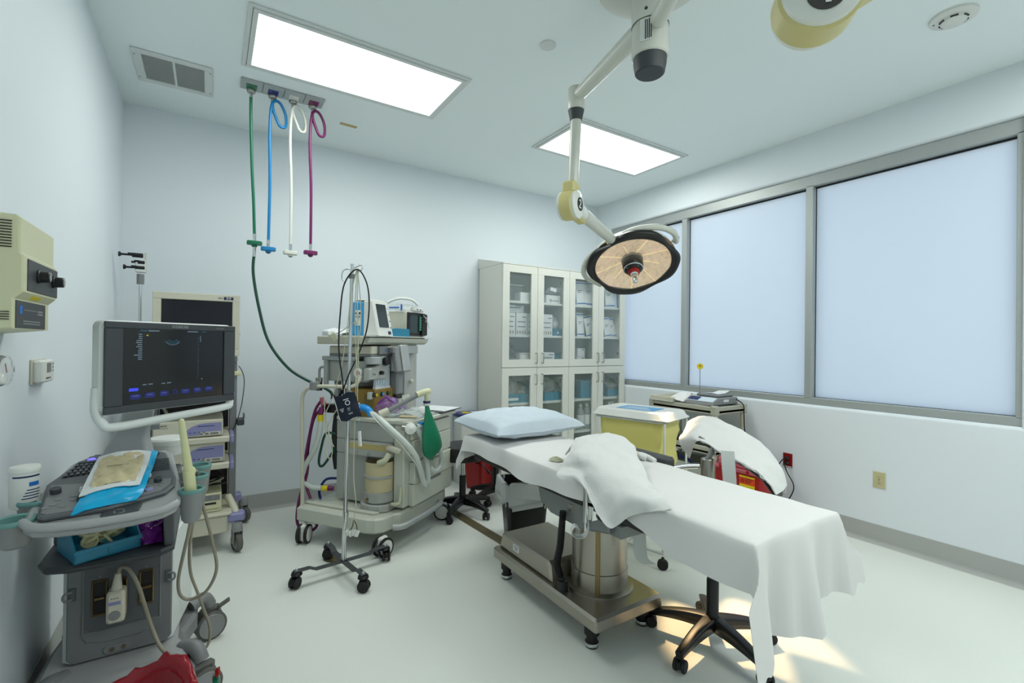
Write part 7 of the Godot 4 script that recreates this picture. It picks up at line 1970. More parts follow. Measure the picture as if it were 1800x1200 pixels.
func ultrasound() -> void:
	var o := thing("ultrasound_cart", "gray ultrasound machine on casters with a tilted keyboard console and swivel monitor", "ultrasound machine", at(0.28, 0, 1.9))
	# base and casters
	part(o, "base", MB.new().slab([Vector2(0.03, 2.16), Vector2(0.06, 2.24), Vector2(0.15, 2.28), Vector2(0.36, 2.28), Vector2(0.46, 2.24), Vector2(0.50, 2.16), Vector2(0.505, 2.08), Vector2(0.48, 2.0), Vector2(0.46, 1.90), Vector2(0.50, 1.78), Vector2(0.50, 1.66), Vector2(0.06, 1.60), Vector2(0.03, 1.9)], 0.085, 0.165, 0.014), M.mid_gray)
	part(o, "base_top", MB.new().slab([Vector2(0.05, 2.14), Vector2(0.08, 2.22), Vector2(0.16, 2.255), Vector2(0.35, 2.255), Vector2(0.44, 2.22), Vector2(0.475, 2.14), Vector2(0.475, 2.08), Vector2(0.44, 1.98), Vector2(0.44, 1.7), Vector2(0.08, 1.65), Vector2(0.05, 1.9)], 0.1655, 0.198, 0.016), M.console_silver)
	var n := 0
	for p in [at(0.545, 0, 1.70), at(0.52, 0, 2.13), at(0.07, 0, 1.68), at(0.065, 0, 2.12)]:
		var yaw: float = [-1.3, -1.2, 0.2, 0.3][n]
		var ax := Basis(Vector3.UP, yaw) * Vector3.RIGHT
		var c: Vector3 = p + Vector3.UP * 0.062
		var cs := part(o, "caster", MB.new().box(c + Vector3.UP * 0.03, at(0.03, 0.10, 0.09), 0.02, Basis(Vector3.UP, yaw)), M.wheel_gray)
		for s in [-1, 1]:
			part(cs, "wheel", MB.new().lathe([Vector2(0.05, 0), Vector2(0.062, 0.003), Vector2(0.062, 0.018), Vector2(0.054, 0.022)], Transform3D(MB.along(ax * s), c + ax * s * 0.014), 30), M.wheel_gray)
			part(cs, "wheel_cover", MB.new().lathe([Vector2(0.054, 0.020), Vector2(0.050, 0.026), Vector2(0.045, 0.025), Vector2(0, 0.025)], Transform3D(MB.along(ax * s), c + ax * s * 0.014), 30), M.gray_metal)
		part(cs, "caster_arm", MB.new().tube([c + Vector3.UP * 0.12 - (p - at(0.28, 0, 1.9)).normalized() * 0.09, c + Vector3.UP * 0.13 - (p - at(0.28, 0, 1.9)).normalized() * 0.03, c + Vector3.UP * 0.085], 0.026, 12, 4), M.mid_gray)
		if n == 0:
			part(cs, "brake_tab", MB.new().box(c + at(0.055, 0.085, 0.015), at(0.05, 0.010, 0.03), 0.003, Basis(Vector3.BACK, 0.5)), M.wheel_gray)
		if n == 1:
			part(cs, "brake_pedal", MB.new().box(c + at(0.005, 0.045, 0.075), at(0.06, 0.012, 0.06), 0.003, Basis(Vector3.RIGHT, 0.2)), M.mid_gray)
			part(cs, "green_pedal", MB.new().box(c + at(0.045, 0.042, 0.075), at(0.02, 0.010, 0.055), 0.003, Basis(Vector3.BACK, 0.5)), M.bag_green)
			part(cs, "red_pedal", MB.new().box(c + at(0.050, 0.062, 0.065), at(0.02, 0.008, 0.045), 0.003, Basis(Vector3.BACK, 0.7)), M.red_plastic)
		n += 1
	# body: dark front, pale sides flaring to the back
	var body := [Vector2(0.108, 2.0), Vector2(0.13, 2.018), Vector2(0.41, 2.018), Vector2(0.424, 2.005), Vector2(0.475, 1.72), Vector2(0.46, 1.62), Vector2(0.08, 1.62), Vector2(0.085, 1.8)]
	part(o, "body", MB.new().slab(body, 0.199, 0.60, 0.008), M.white_enamel, "pale side panels")
	var ft := MB.new()
	ft.prism(PackedVector2Array([Vector2(0.122, 0.225), Vector2(0.14, 0.205), Vector2(0.405, 0.205), Vector2(0.421, 0.225), Vector2(0.421, 0.60), Vector2(0.122, 0.60)]), 0.012, 0.004, Transform3D(Basis(), at(0, 0, 2.0185)))
	part(o, "front_panel", ft, M.console_mid, "dark gray front panel")
	part(o, "port_recess", MB.new().plate(0.168, 0.382, 0.31, 0.545, 0.02, 0.003, 0.0, Transform3D(Basis(), at(0, 0, 2.0300))), M.console_dark)
	part(o, "recess_border", frame_up(MB.new(), 0.162, 0.388, 0.300, 0.552, 0.007, 2.030, 2.0365), M.console_mid)
	part(o, "recess_scoop", MB.new().prism(PackedVector2Array([Vector2(0.162, 0.302), Vector2(0.388, 0.302), Vector2(0.375, 0.275), Vector2(0.33, 0.262), Vector2(0.22, 0.262), Vector2(0.175, 0.275)]), 0.004, 0.001, Transform3D(Basis(), at(0, 0, 2.0305))), M.console_mid)
	for k in 3:
		var x: float = [0.188, 0.243, 0.320][k]
		var y: float = [0.360, 0.353, 0.366][k]
		var pt := part(o, "probe_port", frame_up(MB.new(), x, x + 0.046, y, y + 0.128, 0.007, 2.033, 2.040), M.brass)
		part(pt, "port_socket", MB.new().bx(x + 0.007, x + 0.039, y + 0.007, y + 0.121, 2.033, 2.035, 0), M.ink_black)
		part(pt, "port_latch", MB.new().bx(x + 0.008, x + 0.038, y + 0.058, y + 0.068, 2.035, 2.042, 0.002), M.brass)
		part(pt, "port_mark", MB.new().prism(PackedVector2Array([Vector2(x + 0.018, y + 0.135), Vector2(x + 0.028, y + 0.135), Vector2(x + 0.023, y + 0.141)]), 0.001, 0.0, Transform3D(Basis(), at(0, 0, 2.0331))), M.gray_metal)
	part(o, "jack_plate", MB.new().plate(0.222, 0.304, 0.216, 0.243, 0.0125, 0.004, 0.001, Transform3D(Basis(), at(0, 0, 2.0306))), M.mid_gray)
	for x in [0.248, 0.280]:
		part(o, "jack", MB.new().lathe([Vector2(0.0035, 0.0), Vector2(0.0035, 0.003), Vector2(0.0065, 0.003), Vector2(0.0065, 0.0)], Transform3D(Basis(Vector3.RIGHT, PI / 2), at(x, 0.229, 2.0346)), 14), M.brass)
	for x in [0.137, 0.408]:
		part(o, "hook_plate", MB.new().bx(x - 0.010, x + 0.010, 0.43, 0.475, 2.030, 2.036, 0.002), M.console_dark)
		var sg := -1.0 if x < 0.2 else 1.0
		part(o, "cable_hook", MB.new().tube([at(x, 0.463, 2.035), at(x + sg * 0.018, 0.463, 2.042), at(x + sg * 0.022, 0.448, 2.045), at(x + sg * 0.014, 0.438, 2.045), at(x, 0.440, 2.038)], 0.004, 8, 4), M.gray_metal)
	# open tray under the console
	part(o, "tray_floor", MB.new().slab([Vector2(0.075, 2.15), Vector2(0.10, 2.21), Vector2(0.16, 2.235), Vector2(0.40, 2.235), Vector2(0.435, 2.20), Vector2(0.435, 1.75), Vector2(0.075, 1.75)], 0.602, 0.626, 0.008), M.dark_gray)
	part(o, "tray_back", MB.new().bx(0.08, 0.43, 0.627, 0.81, 1.74, 1.76, 0.002), M.black_plastic)
	part(o, "tray_side", MB.new().prism(PackedVector2Array([Vector2(-2.20, 0.627), Vector2(-1.76, 0.627), Vector2(-1.76, 0.81), Vector2(-2.30, 0.81)]), 0.03, 0.004, Transform3D(Basis(Vector3.FORWARD, Vector3.UP, Vector3.RIGHT), at(0.405, 0, 0))), M.console_dark)
	part(o, "tray_side", MB.new().prism(PackedVector2Array([Vector2(-2.0, 0.627), Vector2(-1.76, 0.627), Vector2(-1.76, 0.81), Vector2(-2.0, 0.81)]), 0.02, 0.004, Transform3D(Basis(Vector3.FORWARD, Vector3.UP, Vector3.RIGHT), at(0.08, 0, 0))), M.console_dark)
	part(o, "column", MB.new().bx(0.12, 0.40, 0.60, 0.86, 1.62, 1.74, 0.01), M.console_dark)
	# console: a sloping deck; K gives points on it
	var nn := at(0, 0.974, 0.2265).normalized()
	var K := func(x: float, z: float, h := 0.0) -> Vector3:
		return at(x, 0.84 + (2.5 - z) * 0.2326, z) + nn * h
	var zb := at(0, -0.2265, 0.974).normalized()
	var DT := Transform3D(Basis(Vector3.RIGHT, -zb, nn), at(0, 0.84, 2.5))   # deck frame: x right, y up the slope, z out of the deck
	var dp := func(x: float, z: float) -> Vector2:
		return Vector2(x, (2.5 - z) * 1.0267)
	var tray := PackedVector2Array()
	for q in [[0.105, 2.455], [0.135, 2.49], [0.19, 2.506], [0.27, 2.512], [0.35, 2.506], [0.42, 2.49], [0.45, 2.465], [0.462, 2.40], [0.452, 2.30], [0.42, 2.08], [0.40, 2.05], [0.18, 2.05], [0.14, 2.10], [0.11, 2.24], [0.10, 2.36]]:
		tray.append(dp.call(q[0], q[1]))
	part(o, "console_tray", MB.new().prism(tray, 0.028, 0.008, Transform3D(DT.basis, DT.origin - nn * 0.038)), M.console_silver, "silver console tray")
	part(o, "console_handle", MB.new().tube([K.call(0.11, 2.455, -0.003), K.call(0.14, 2.492, -0.002), K.call(0.20, 2.508, -0.002), K.call(0.27, 2.512, -0.002), K.call(0.35, 2.508, -0.002), K.call(0.42, 2.492, -0.002), K.call(0.452, 2.462, -0.003)], 0.012, 12, 5), M.console_silver)
	var deck := PackedVector2Array()
	for q in [[0.137, 2.452], [0.15, 2.462], [0.29, 2.452], [0.42, 2.40], [0.44, 2.36], [0.442, 2.31], [0.402, 2.11], [0.385, 2.095], [0.205, 2.078], [0.185, 2.085], [0.145, 2.18], [0.116, 2.26]]:
		deck.append(dp.call(q[0], q[1]))
	part(o, "console_deck", MB.new().prism(deck, 0.016, 0.005, Transform3D(DT.basis, DT.origin - nn * 0.010)), M.console_dark, "dark console deck")
	var lower := PackedVector2Array()
	for q in [[0.142, 2.437], [0.155, 2.447], [0.285, 2.437], [0.405, 2.392], [0.428, 2.355], [0.43, 2.318], [0.13, 2.275]]:
		lower.append(dp.call(q[0], q[1]))
	part(o, "control_plate", MB.new().prism(lower, 0.002, 0.0005, Transform3D(DT.basis, DT.origin + nn * 0.0055)), M.mid_gray)
	part(o, "handle_badge", MB.new().prism(PackedVector2Array([dp.call(0.275, 2.455), dp.call(0.365, 2.425), dp.call(0.36, 2.475), dp.call(0.275, 2.50)]), 0.010, 0.003, Transform3D(DT.basis, DT.origin - nn * 0.012)), M.dark_gray)
	for k in 3:
		part(o, "lock_mark", MB.new().tube([K.call(0.315 + 0.012 * cos(2.1 * k), 2.470 + 0.012 * sin(2.1 * k), -0.001), K.call(0.315 + 0.012 * cos(2.1 * k + 0.8), 2.470 + 0.012 * sin(2.1 * k + 0.8), -0.001), K.call(0.315 + 0.012 * cos(2.1 * k + 1.6), 2.470 + 0.012 * sin(2.1 * k + 1.6), -0.001)], 0.0012, 6, 3), M.gray_metal)
	# keyboard
	part(o, "key_bed", MB.new().prism(PackedVector2Array([dp.call(0.143, 2.235), dp.call(0.30, 2.205), dp.call(0.29, 2.13), dp.call(0.165, 2.125)]), 0.001, 0.0, Transform3D(DT.basis, DT.origin + nn * 0.0058)), M.black_plastic)
	for r in 5:
		for c in 11:
			var u := c / 10.0
			var x := lerpf(lerpf(0.152, 0.290, u), lerpf(0.172, 0.283, u), r / 4.0)
			var z := lerpf(lerpf(2.223, 2.198, u), lerpf(2.137, 2.139, u), r / 4.0)
			part(o, "key", MB.new().box(K.call(x, z, 0.0095), at(0.0095, 0.005, 0.0135), 0.0012, Basis(Vector3.RIGHT, -zb.cross(Vector3.RIGHT).normalized(), zb) if false else Basis(Vector3.RIGHT, nn, Vector3.RIGHT.cross(nn))), M.console_dark)
	part(o, "power_button", MB.new().lathe([Vector2(0.012, 0), Vector2(0.011, 0.003), Vector2(0, 0.004)], Transform3D(MB.along(nn), K.call(0.197, 2.118, 0.006)), 18, 1.0), M.violet_led, "glowing violet power button")
	part(o, "freeze_button", MB.new().lathe([Vector2(0.012, 0), Vector2(0.011, 0.003), Vector2(0, 0.004)], Transform3D(MB.along(nn), K.call(0.376, 2.378, 0.007)), 18, 1.0), M.lavender)
	for q in [[0.150, 2.327, 0.0135, 0.016], [0.222, 2.392, 0.0135, 0.017], [0.395, 2.33, 0.011, 0.014], [0.360, 2.325, 0.012, 0.013], [0.255, 2.31, 0.012, 0.013], [0.375, 2.125, 0.008, 0.010]]:
		part(o, "dial", MB.new().lathe([Vector2(q[2], 0), Vector2(q[2] * 0.97, q[3] * 0.9), Vector2(q[2] * 0.85, q[3]), Vector2(0, q[3])], Transform3D(MB.along(nn), K.call(q[0], q[1], 0.007)), 20), M.dark_gray)
	for q in [[0.222, 2.293], [0.257, 2.283], [0.366, 2.293]]:
		part(o, "rocker", MB.new().box(K.call(q[0], q[1], 0.013), at(0.016, 0.014, 0.012), 0.003, Basis(Vector3.RIGHT, nn, Vector3.RIGHT.cross(nn))), M.white_plastic)
	part(o, "toggle", MB.new().cyl(K.call(0.209, 2.335, 0.006), K.call(0.209, 2.335, 0.021), 0.007, 0.003, 12), M.white_plastic)
	for q in [[0.165, 2.372], [0.195, 2.362], [0.23, 2.352], [0.16, 2.40], [0.20, 2.385], [0.182, 2.415], [0.24, 2.372], [0.27, 2.37], [0.39, 2.352], [0.408, 2.345], [0.385, 2.365], [0.405, 2.36], [0.37, 2.355], [0.265, 2.395], [0.275, 2.41], [0.145, 2.415]]:
		part(o, "small_key", MB.new().box(K.call(q[0], q[1], 0.0085), at(0.014 if q[0] < 0.3 else 0.008, 0.004, 0.008), 0.001, Basis(Vector3.RIGHT, nn, Vector3.RIGHT.cross(nn))), M.gray_metal)
	for k in 8:
		part(o, "speaker_slot", MB.new().box(K.call(0.388 + 0.001 * k, 2.165 + 0.012 * k, 0.0065), at(0.05, 0.002, 0.003), 0.0, Basis(Vector3.RIGHT, nn, Vector3.RIGHT.cross(nn))), M.black_plastic)
	# monitor neck
	var nk := MB.new()
	var rows := []
	for q in [[0.285, 0.90, 2.045, 0.075, 0.075], [0.285, 0.94, 2.045, 0.068, 0.07], [0.29, 0.99, 2.03, 0.052, 0.05], [0.305, 1.03, 2.02, 0.046, 0.04], [0.315, 1.11, 2.03, 0.046, 0.036], [0.32, 1.17, 2.05, 0.045, 0.03]]:
		var row := PackedVector3Array()
		for p in MB.rr(-q[3], q[3], -q[4], q[4], 0.018, 3):
			row.append(at(q[0] + p.x, q[1], q[2] + p.y))
		rows.append(row)
	nk.grid(rows, true, true)
	nk.fan(rows[5], Vector3.UP)
	part(o, "monitor_neck", nk, M.console_silver, "silver monitor neck")
	part(o, "latch_slot", MB.new().box(at(0.285, 0.948, 2.118), at(0.06, 0.009, 0.012), 0.003), M.ink_black)
	part(o, "hinge_pin", MB.new().cyl(at(0.34, 1.02, 2.02), at(0.375, 1.02, 2.02), 0.012, 0.012, 16), M.console_silver)
	# monitor
	var z := at(0.608, 0, 0.794)
	var MT := facing(z, at(0.432, 1.255, 2.212))
	part(o, "monitor_shell", MB.new().plate(-0.226, 0.226, -0.146, 0.152, 0.022, 0.055, 0.012, Transform3D(MT.basis, MT * at(0, 0, -0.058))), M.white_enamel, "pale monitor shell")
	part(o, "monitor_bezel", frame_up_T(MT, -0.221, 0.227, -0.142, 0.148, [-0.170, 0.180, -0.119, 0.127], -0.0028, 0.006), M.dark_gray, "dark monitor bezel")
	var scr := part(o, "screen", MB.new().box(MT * at(0.005, 0.004, -0.001), at(0.352, 0.246, 0.004), 0.0, MT.basis), M.screen_black)
	part(o, "monitor_handle", MB.new().tube([MT * at(-0.222, -0.06, -0.03), MT * at(-0.226, -0.13, -0.025), MT * at(-0.215, -0.17, -0.01), MT * at(-0.185, -0.184, 0.0), MT * at(0.0, -0.175, 0.0), MT * at(0.185, -0.166, 0.0), MT * at(0.217, -0.155, -0.01), MT * at(0.226, -0.12, -0.025), MT * at(0.224, -0.06, -0.03)], 0.0135, 12, 5), M.white_enamel, "pale loop handle under the screen")
	part(o, "tilt_joint", MB.new().cyl(MT * at(-0.05, -0.02, -0.095), MT * at(0.10, -0.02, -0.095), 0.03, 0.03, 18), M.console_silver)
	part(o, "tilt_arm", MB.new().bar(MT * at(-0.02, -0.02, -0.08), at(0.318, 1.16, 2.05), 0.07, 0.035, z), M.console_silver)
	part(o, "monitor_cable", MB.new().tube([MT * at(-0.02, -0.12, -0.06), MT * at(0.03, -0.19, -0.08), at(0.36, 1.06, 2.05), at(0.34, 1.02, 2.04)], 0.005, 8, 5), M.cable_gray)
	writing(o, "name_text", "SIEMENS", 0.0105, M.gray_metal, Transform3D(MT.basis, MT * at(0.009, 0.1375, 0.0065)), true)
	writing(o, "series_text", "ACUSON", 0.006, M.gray_metal, Transform3D(MT.basis, MT * at(0.161, 0.1365, 0.0065)))
	var print_bar := func(x: float, y: float, w: float, h: float, m: Material) -> void:
		part(scr, "screen_text_line", MB.new().box(MT * at(x, y, 0.0012), at(w, h, 0.0006), 0.0, MT.basis), m)
	print_bar.call(-0.108, 0.121, 0.022, 0.005, M.screen_teal)
	print_bar.call(-0.076, 0.1215, 0.036, 0.004, M.screen_text)
	print_bar.call(0.058, 0.122, 0.04, 0.0035, M.screen_text)
	print_bar.call(0.10, 0.122, 0.018, 0.003, M.screen_teal)
	print_bar.call(-0.096, 0.106, 0.006, 0.004, M.label_yellow)
	var ws := [0.011, 0.011, 0.011, 0.017, 0.019, 0.014, 0.018, 0.010, 0.013, 0.012, 0.024, 0.013, 0.012]
	for k in 13:
		print_bar.call(-0.112 - ws[k] / 2.0, 0.109 - 0.0068 * k, ws[k], 0.0034, M.screen_text)
	for k in 2:
		print_bar.call(-0.103 + 0.06 * k, -0.057, 0.012, 0.0035, M.screen_text)
		print_bar.call(-0.084 + 0.06 * k, -0.0565, 0.014, 0.0035, M.screen_text)
	print_bar.call(0.087, 0.096, 0.0022, 0.022, M.screen_text)
	for k in 18:
		print_bar.call(0.079, 0.10 - 0.0085 * k, 0.004 if k % 5 == 0 else 0.0022, 0.0014, M.screen_text)
	print_bar.call(0.094, -0.050, 0.004, 0.004, M.screen_text)
	for k in 4:
		var arc := []
		for i in 9:
			var a := PI * (1.22 + 0.56 * i / 8.0)
			arc.append(MT * at(-0.014 + (0.018 + 0.0045 * k) * cos(a), 0.106 + (0.018 + 0.0045 * k) * sin(a), 0.0014))
		part(scr, "scan_arc", MB.new().tube(arc, 0.0011, 5, 2), M.screen_text if k == 3 else M.screen_teal)
	for q in [[-0.131, -0.094, 0.034], [-0.086, -0.0925, 0.033], [-0.040, -0.0915, 0.031], [0.033, -0.0905, 0.031], [0.077, -0.090, 0.031], [0.121, -0.089, 0.031]]:
		part(scr, "screen_button", MB.new().plate(-q[2] / 2.0, q[2] / 2.0, -0.0085, 0.0085, 0.0082, 0.0008, 0.0, Transform3D(MT.basis, MT * at(q[0], q[1], 0.0012))), M.screen_blue)
		part(scr, "screen_text_line", MB.new().box(MT * at(q[0], q[1] + 0.002, 0.0022), at(q[2] * 0.5, 0.0022, 0.0004), 0.0, MT.basis), M.screen_text)
	part(scr, "screen_button", MB.new().plate(-0.014, 0.014, -0.005, 0.005, 0.002, 0.0008, 0.0, Transform3D(MT.basis, MT * at(-0.136, -0.071, 0.0012))), M.screen_bright)
	part(scr, "screen_ring", MB.new().lathe([Vector2(0.005, 0), Vector2(0.005, 0.0008), Vector2(0.008, 0.0008), Vector2(0.008, 0)], Transform3D(MB.along(z), MT * at(-0.003, -0.090, 0.001)), 20), M.screen_blue)
	# cup holders
	var ck := 0
	for q in [[0.088, 2.425, 0.044, 0.85], [0.108, 2.315, 0.046, 0.872], [0.487, 2.385, 0.036, 0.862], [0.496, 2.30, 0.036, 0.885], [0.503, 2.215, 0.038, 0.900]]:
		var c := at(q[0], 0, q[1])
		var r: float = q[2]
		var y: float = q[3]
		var T := Transform3D(Basis(), c)
		var dpt := 0.075 if ck < 2 else 0.105
		var cp := part(o, "cup_holder", MB.new().lathe([Vector2(0, y - dpt), Vector2(r * 0.55, y - dpt), Vector2(r * 0.75, y - dpt * 0.9), Vector2(r * 0.97, y - 0.012), Vector2(r, y - 0.010), Vector2(r * 0.86, y - 0.010), Vector2(r * 0.7, y - dpt * 0.8), Vector2(0, y - dpt * 0.86)], T, 28), M.gray_metal)
		part(cp, "cup_rim", MB.new().lathe([Vector2(r * 0.99, y - 0.010), Vector2(r * 1.04, y - 0.006), Vector2(r * 1.04, y), Vector2(r * 0.98, y + 0.004), Vector2(r * 0.80, y + 0.001), Vector2(r * 0.78, y - 0.02), Vector2(r * 0.68, y - dpt * 0.75)], T, 28), M.teal_rubber, "teal rubber rim")
		part(cp, "cup_bracket", MB.new().bar(at(q[0], y - 0.03, q[1]), at(0.15 if ck < 2 else 0.43, y - 0.035, q[1] - 0.01), 0.03, 0.03), M.gray_metal)
		ck += 1
	# things on and in the cart
	var w := thing("wipes_canister", "white wipes canister with blue print standing in the back left cup holder", "canister", at(0.092, 0.86, 2.31))
	var TW := Transform3D(Basis(), at(0.080, 0, 2.312))
	part(w, "canister_body", MB.new().lathe([Vector2(0, 0.853), Vector2(0.031, 0.853), Vector2(0.033, 0.858), Vector2(0.0335, 0.955), Vector2(0.0, 0.955)], TW, 28), M.white_plastic)
	part(w, "canister_lid", MB.new().lathe([Vector2(0.034, 0.9552), Vector2(0.035, 0.958), Vector2(0.035, 0.968), Vector2(0.032, 0.973), Vector2(0, 0.977)], TW, 28), M.white_plastic)
	var lab := func(y0: float, y1: float, a0: float, a1: float, m: Material) -> void:
		var r := []
		for yy in [y0, y1]:
			var row := PackedVector3Array()
			for i in 9:
				var a := deg_to_rad(lerpf(a0, a1, i / 8.0))
				row.append(at(0.080 + 0.0339 * cos(a), yy, 2.312 + 0.0339 * sin(a)))
			r.append(row)
		part(w, "printed_band", MB.new().grid(r, false, true), m)
	lab.call(0.944, 0.949, 15.0, 125.0, M.ink_blue)
	lab.call(0.918, 0.930, 20.0, 62.0, M.label_blue)
	for k in 4:
		lab.call(0.906 - 0.008 * k, 0.909 - 0.008 * k, 12.0 + 3.0 * k, 70.0 + 6.0 * k, M.ink_blue)
	lab.call(0.862, 0.872, 30.0, 85.0, M.ink_blue)
	var tube := thing("white_tub", "white lidded tub behind the console, beside the monitor neck", "tub", at(0.385, 0.86, 1.76))
	var TT := Transform3D(Basis(), at(0.385, 0, 1.76))
	part(tube, "tub_body", MB.new().lathe([Vector2(0, 0.862), Vector2(0.055, 0.862), Vector2(0.064, 0.90), Vector2(0, 0.90)], TT, 28), M.white_plastic)
	part(tube, "tub_lid", MB.new().lathe([Vector2(0.066, 0.9005), Vector2(0.068, 0.903), Vector2(0.068, 0.925), Vector2(0.062, 0.932), Vector2(0, 0.934)], TT, 28), M.white_plastic)
	part(tube, "red_print", MB.new().box(at(0.446, 0.88, 1.775), at(0.002, 0.03, 0.025), 0.0, Basis(Vector3.UP, -0.2)), M.red_plastic)
	part(o, "tub_ledge", MB.new().bx(0.30, 0.45, 0.80, 0.861, 1.69, 1.83, 0.004), M.console_dark)
	# blue pouch and the gloves in their paper
	var bp := thing("blue_pouch", "crinkled bright blue plastic pouch lying across the console keys", "pouch", at(0.30, 0.90, 2.28))
	var bn := noise(11.0, 15, 3)
	part(bp, "pouch_film", MB.new().patch([[K.call(0.243, 2.125, 0.014), K.call(0.30, 2.12, 0.02), K.call(0.345, 2.118, 0.02), K.call(0.378, 2.125, 0.014)], [K.call(0.228, 2.25, 0.022), K.call(0.29, 2.25, 0.025), K.call(0.34, 2.25, 0.025), K.call(0.375, 2.25, 0.018)], [K.call(0.222, 2.37, 0.022), K.call(0.28, 2.37, 0.022), K.call(0.33, 2.37, 0.02), K.call(0.368, 2.36, 0.018)], [K.call(0.214, 2.432, 0.012), K.call(0.26, 2.428, 0.020), K.call(0.32, 2.425, 0.020), K.call(0.362, 2.405, 0.014)], [K.call(0.208, 2.463, 0.004), K.call(0.245, 2.456, 0.010), K.call(0.30, 2.442, 0.008), K.call(0.350, 2.432, 0.006)]], 7, 6, 0.004, 0.010, bn), M.pouch_blue)
	var gp := thing("glove_packet", "white and tan surgical glove packet lying on the blue pouch", "packet", at(0.29, 0.92, 2.25))
	part(gp, "packet_film", MB.new().patch([[K.call(0.222, 2.155, 0.030), K.call(0.29, 2.145, 0.036), K.call(0.362, 2.15, 0.030)], [K.call(0.220, 2.27, 0.032), K.call(0.29, 2.27, 0.040), K.call(0.362, 2.27, 0.036)], [K.call(0.216, 2.405, 0.026), K.call(0.285, 2.385, 0.030), K.call(0.352, 2.372, 0.026)]], 7, 7, 0.003, 0.006, bn), M.paper)
	part(gp, "tan_gloves", MB.new().patch([[K.call(0.235, 2.175, 0.036), K.call(0.29, 2.165, 0.041), K.call(0.345, 2.172, 0.036)], [K.call(0.233, 2.27, 0.041), K.call(0.29, 2.27, 0.048), K.call(0.348, 2.27, 0.044)], [K.call(0.238, 2.375, 0.034), K.call(0.29, 2.365, 0.038), K.call(0.340, 2.352, 0.034)]], 9, 9, 0.003, 0.012, noise(24.0, 17, 3)), M.glove_beige)
	part(gp, "printed_line", MB.new().box(K.call(0.29, 2.27, 0.0505), at(0.06, 0.001, 0.003), 0.0, Basis(Vector3.RIGHT, nn, Vector3.RIGHT.cross(nn))), M.cable_gray)
	# probe standing in the right front cup
	var pb := thing("ultrasound_probe", "long pale yellow sheathed probe standing in the front right cup holder", "probe", at(0.487, 0.80, 2.385))
	part(pb, "probe_body", MB.new().tube([at(0.487, 0.785, 2.385), at(0.486, 0.83, 2.387), at(0.482, 0.885, 2.39), at(0.478, 0.925, 2.392)], 0.0185, 14, 5, 0.0165), M.probe_sheath)
	part(pb, "probe_neck", MB.new().tube([at(0.478, 0.925, 2.392), at(0.4745, 0.955, 2.394), at(0.470, 0.99, 2.396), at(0.4625, 1.05, 2.40), at(0.458, 1.085, 2.402)], 0.0135, 14, 6, 0.0085), M.probe_sheath)
	part(pb, "probe_tip", MB.new().ball(at(0.4578, 1.086, 2.402), at(0.0086, 0.010, 0.0086), 12), M.probe_sheath)
	part(pb, "probe_step", MB.new().ball(at(0.486, 0.920, 2.388), at(0.013, 0.016, 0.013), 12), M.probe_sheath)
	# gray probe cables
	var cb := thing("probe_cable", "gray probe cable looping from the cup holders down to the floor", "cable", at(0.50, 0.8, 2.2))
	part(cb, "cable", MB.new().tube([at(0.487, 0.76, 2.385), at(0.478, 0.70, 2.36), at(0.462, 0.60, 2.27), at(0.447, 0.49, 2.19), at(0.452, 0.42, 2.15), at(0.480, 0.392, 2.14), at(0.53, 0.42, 2.17), at(0.562, 0.50, 2.19), at(0.55, 0.60, 2.20), at(0.525, 0.72, 2.21), at(0.51, 0.79, 2.22), at(0.50, 0.87, 2.28), at(0.498, 0.90, 2.30)], 0.0055, 8, 7), M.cable_gray)
	part(cb, "cable", MB.new().tube([at(0.496, 0.78, 2.30), at(0.49, 0.72, 2.24), at(0.478, 0.58, 2.15), at(0.48, 0.45, 2.05), at(0.50, 0.33, 1.95), at(0.525, 0.22, 1.90), at(0.545, 0.13, 1.87), at(0.54, 0.06, 1.87), at(0.50, 0.03, 1.90), at(0.52, 0.012, 1.93)], 0.0055, 8, 7), M.cable_gray)
	var pc := thing("probe_connector", "white probe plug in the middle port with its gray cable drooping to the floor", "connector", at(0.262, 0.4, 2.06))
	var pz := Transform3D(Basis(), at(0.262, 0.40, 2.0405))
	part(pc, "plug_body", MB.new().plate(-0.026, 0.026, -0.055, 0.058, 0.012, 0.055, 0.008, pz), M.beige_plastic)
	part(pc, "plug_label", MB.new().box(pz * at(-0.002, 0.018, 0.0552), at(0.034, 0.012, 0.0006), 0.0), M.lavender)
	for k in 3:
		part(pc, "label_dot", MB.new().box(pz * at(-0.01 + 0.008 * k, 0.035, 0.0553), at(0.005, 0.003, 0.0006), 0.0), M.ink_gray)
	part(pc, "thumb_dial", MB.new().lathe([Vector2(0.017, 0), Vector2(0.016, 0.003), Vector2(0, 0.004)], Transform3D(Basis(Vector3.RIGHT, PI / 2), pz * at(-0.002, -0.025, 0.055)), 22), M.gray_metal)
	part(pc, "strain_relief", MB.new().cyl(pz * at(0, 0.055, 0.03), pz * at(0.004, 0.115, 0.036), 0.017, 0.009, 14), M.beige_plastic)
	part(pc, "cable", MB.new().tube([pz * at(0.004, 0.112, 0.036), at(0.275, 0.535, 2.08), at(0.298, 0.525, 2.09), at(0.325, 0.46, 2.09), at(0.345, 0.38, 2.09), at(0.37, 0.29, 2.10), at(0.40, 0.235, 2.14), at(0.44, 0.22, 2.20), at(0.475, 0.17, 2.27), at(0.51, 0.10, 2.29), at(0.54, 0.03, 2.25), at(0.58, 0.007, 2.20)], 0.0065, 8, 7), M.cable_gray)
	# blue bin of rings in the tray
	var bb := thing("supply_bin", "blue hopper bin of tan rings in the tray under the console", "bin", at(0.225, 0.626, 2.12), 24.0)
	open_bin(bb, -0.09, 0.085, 0.001, 0.088, -0.10, 0.085, 0.042, M.bin_blue)
	var rg := RandomNumberGenerator.new()
	rg.seed = 11
	var ringm := []
	var circ := []
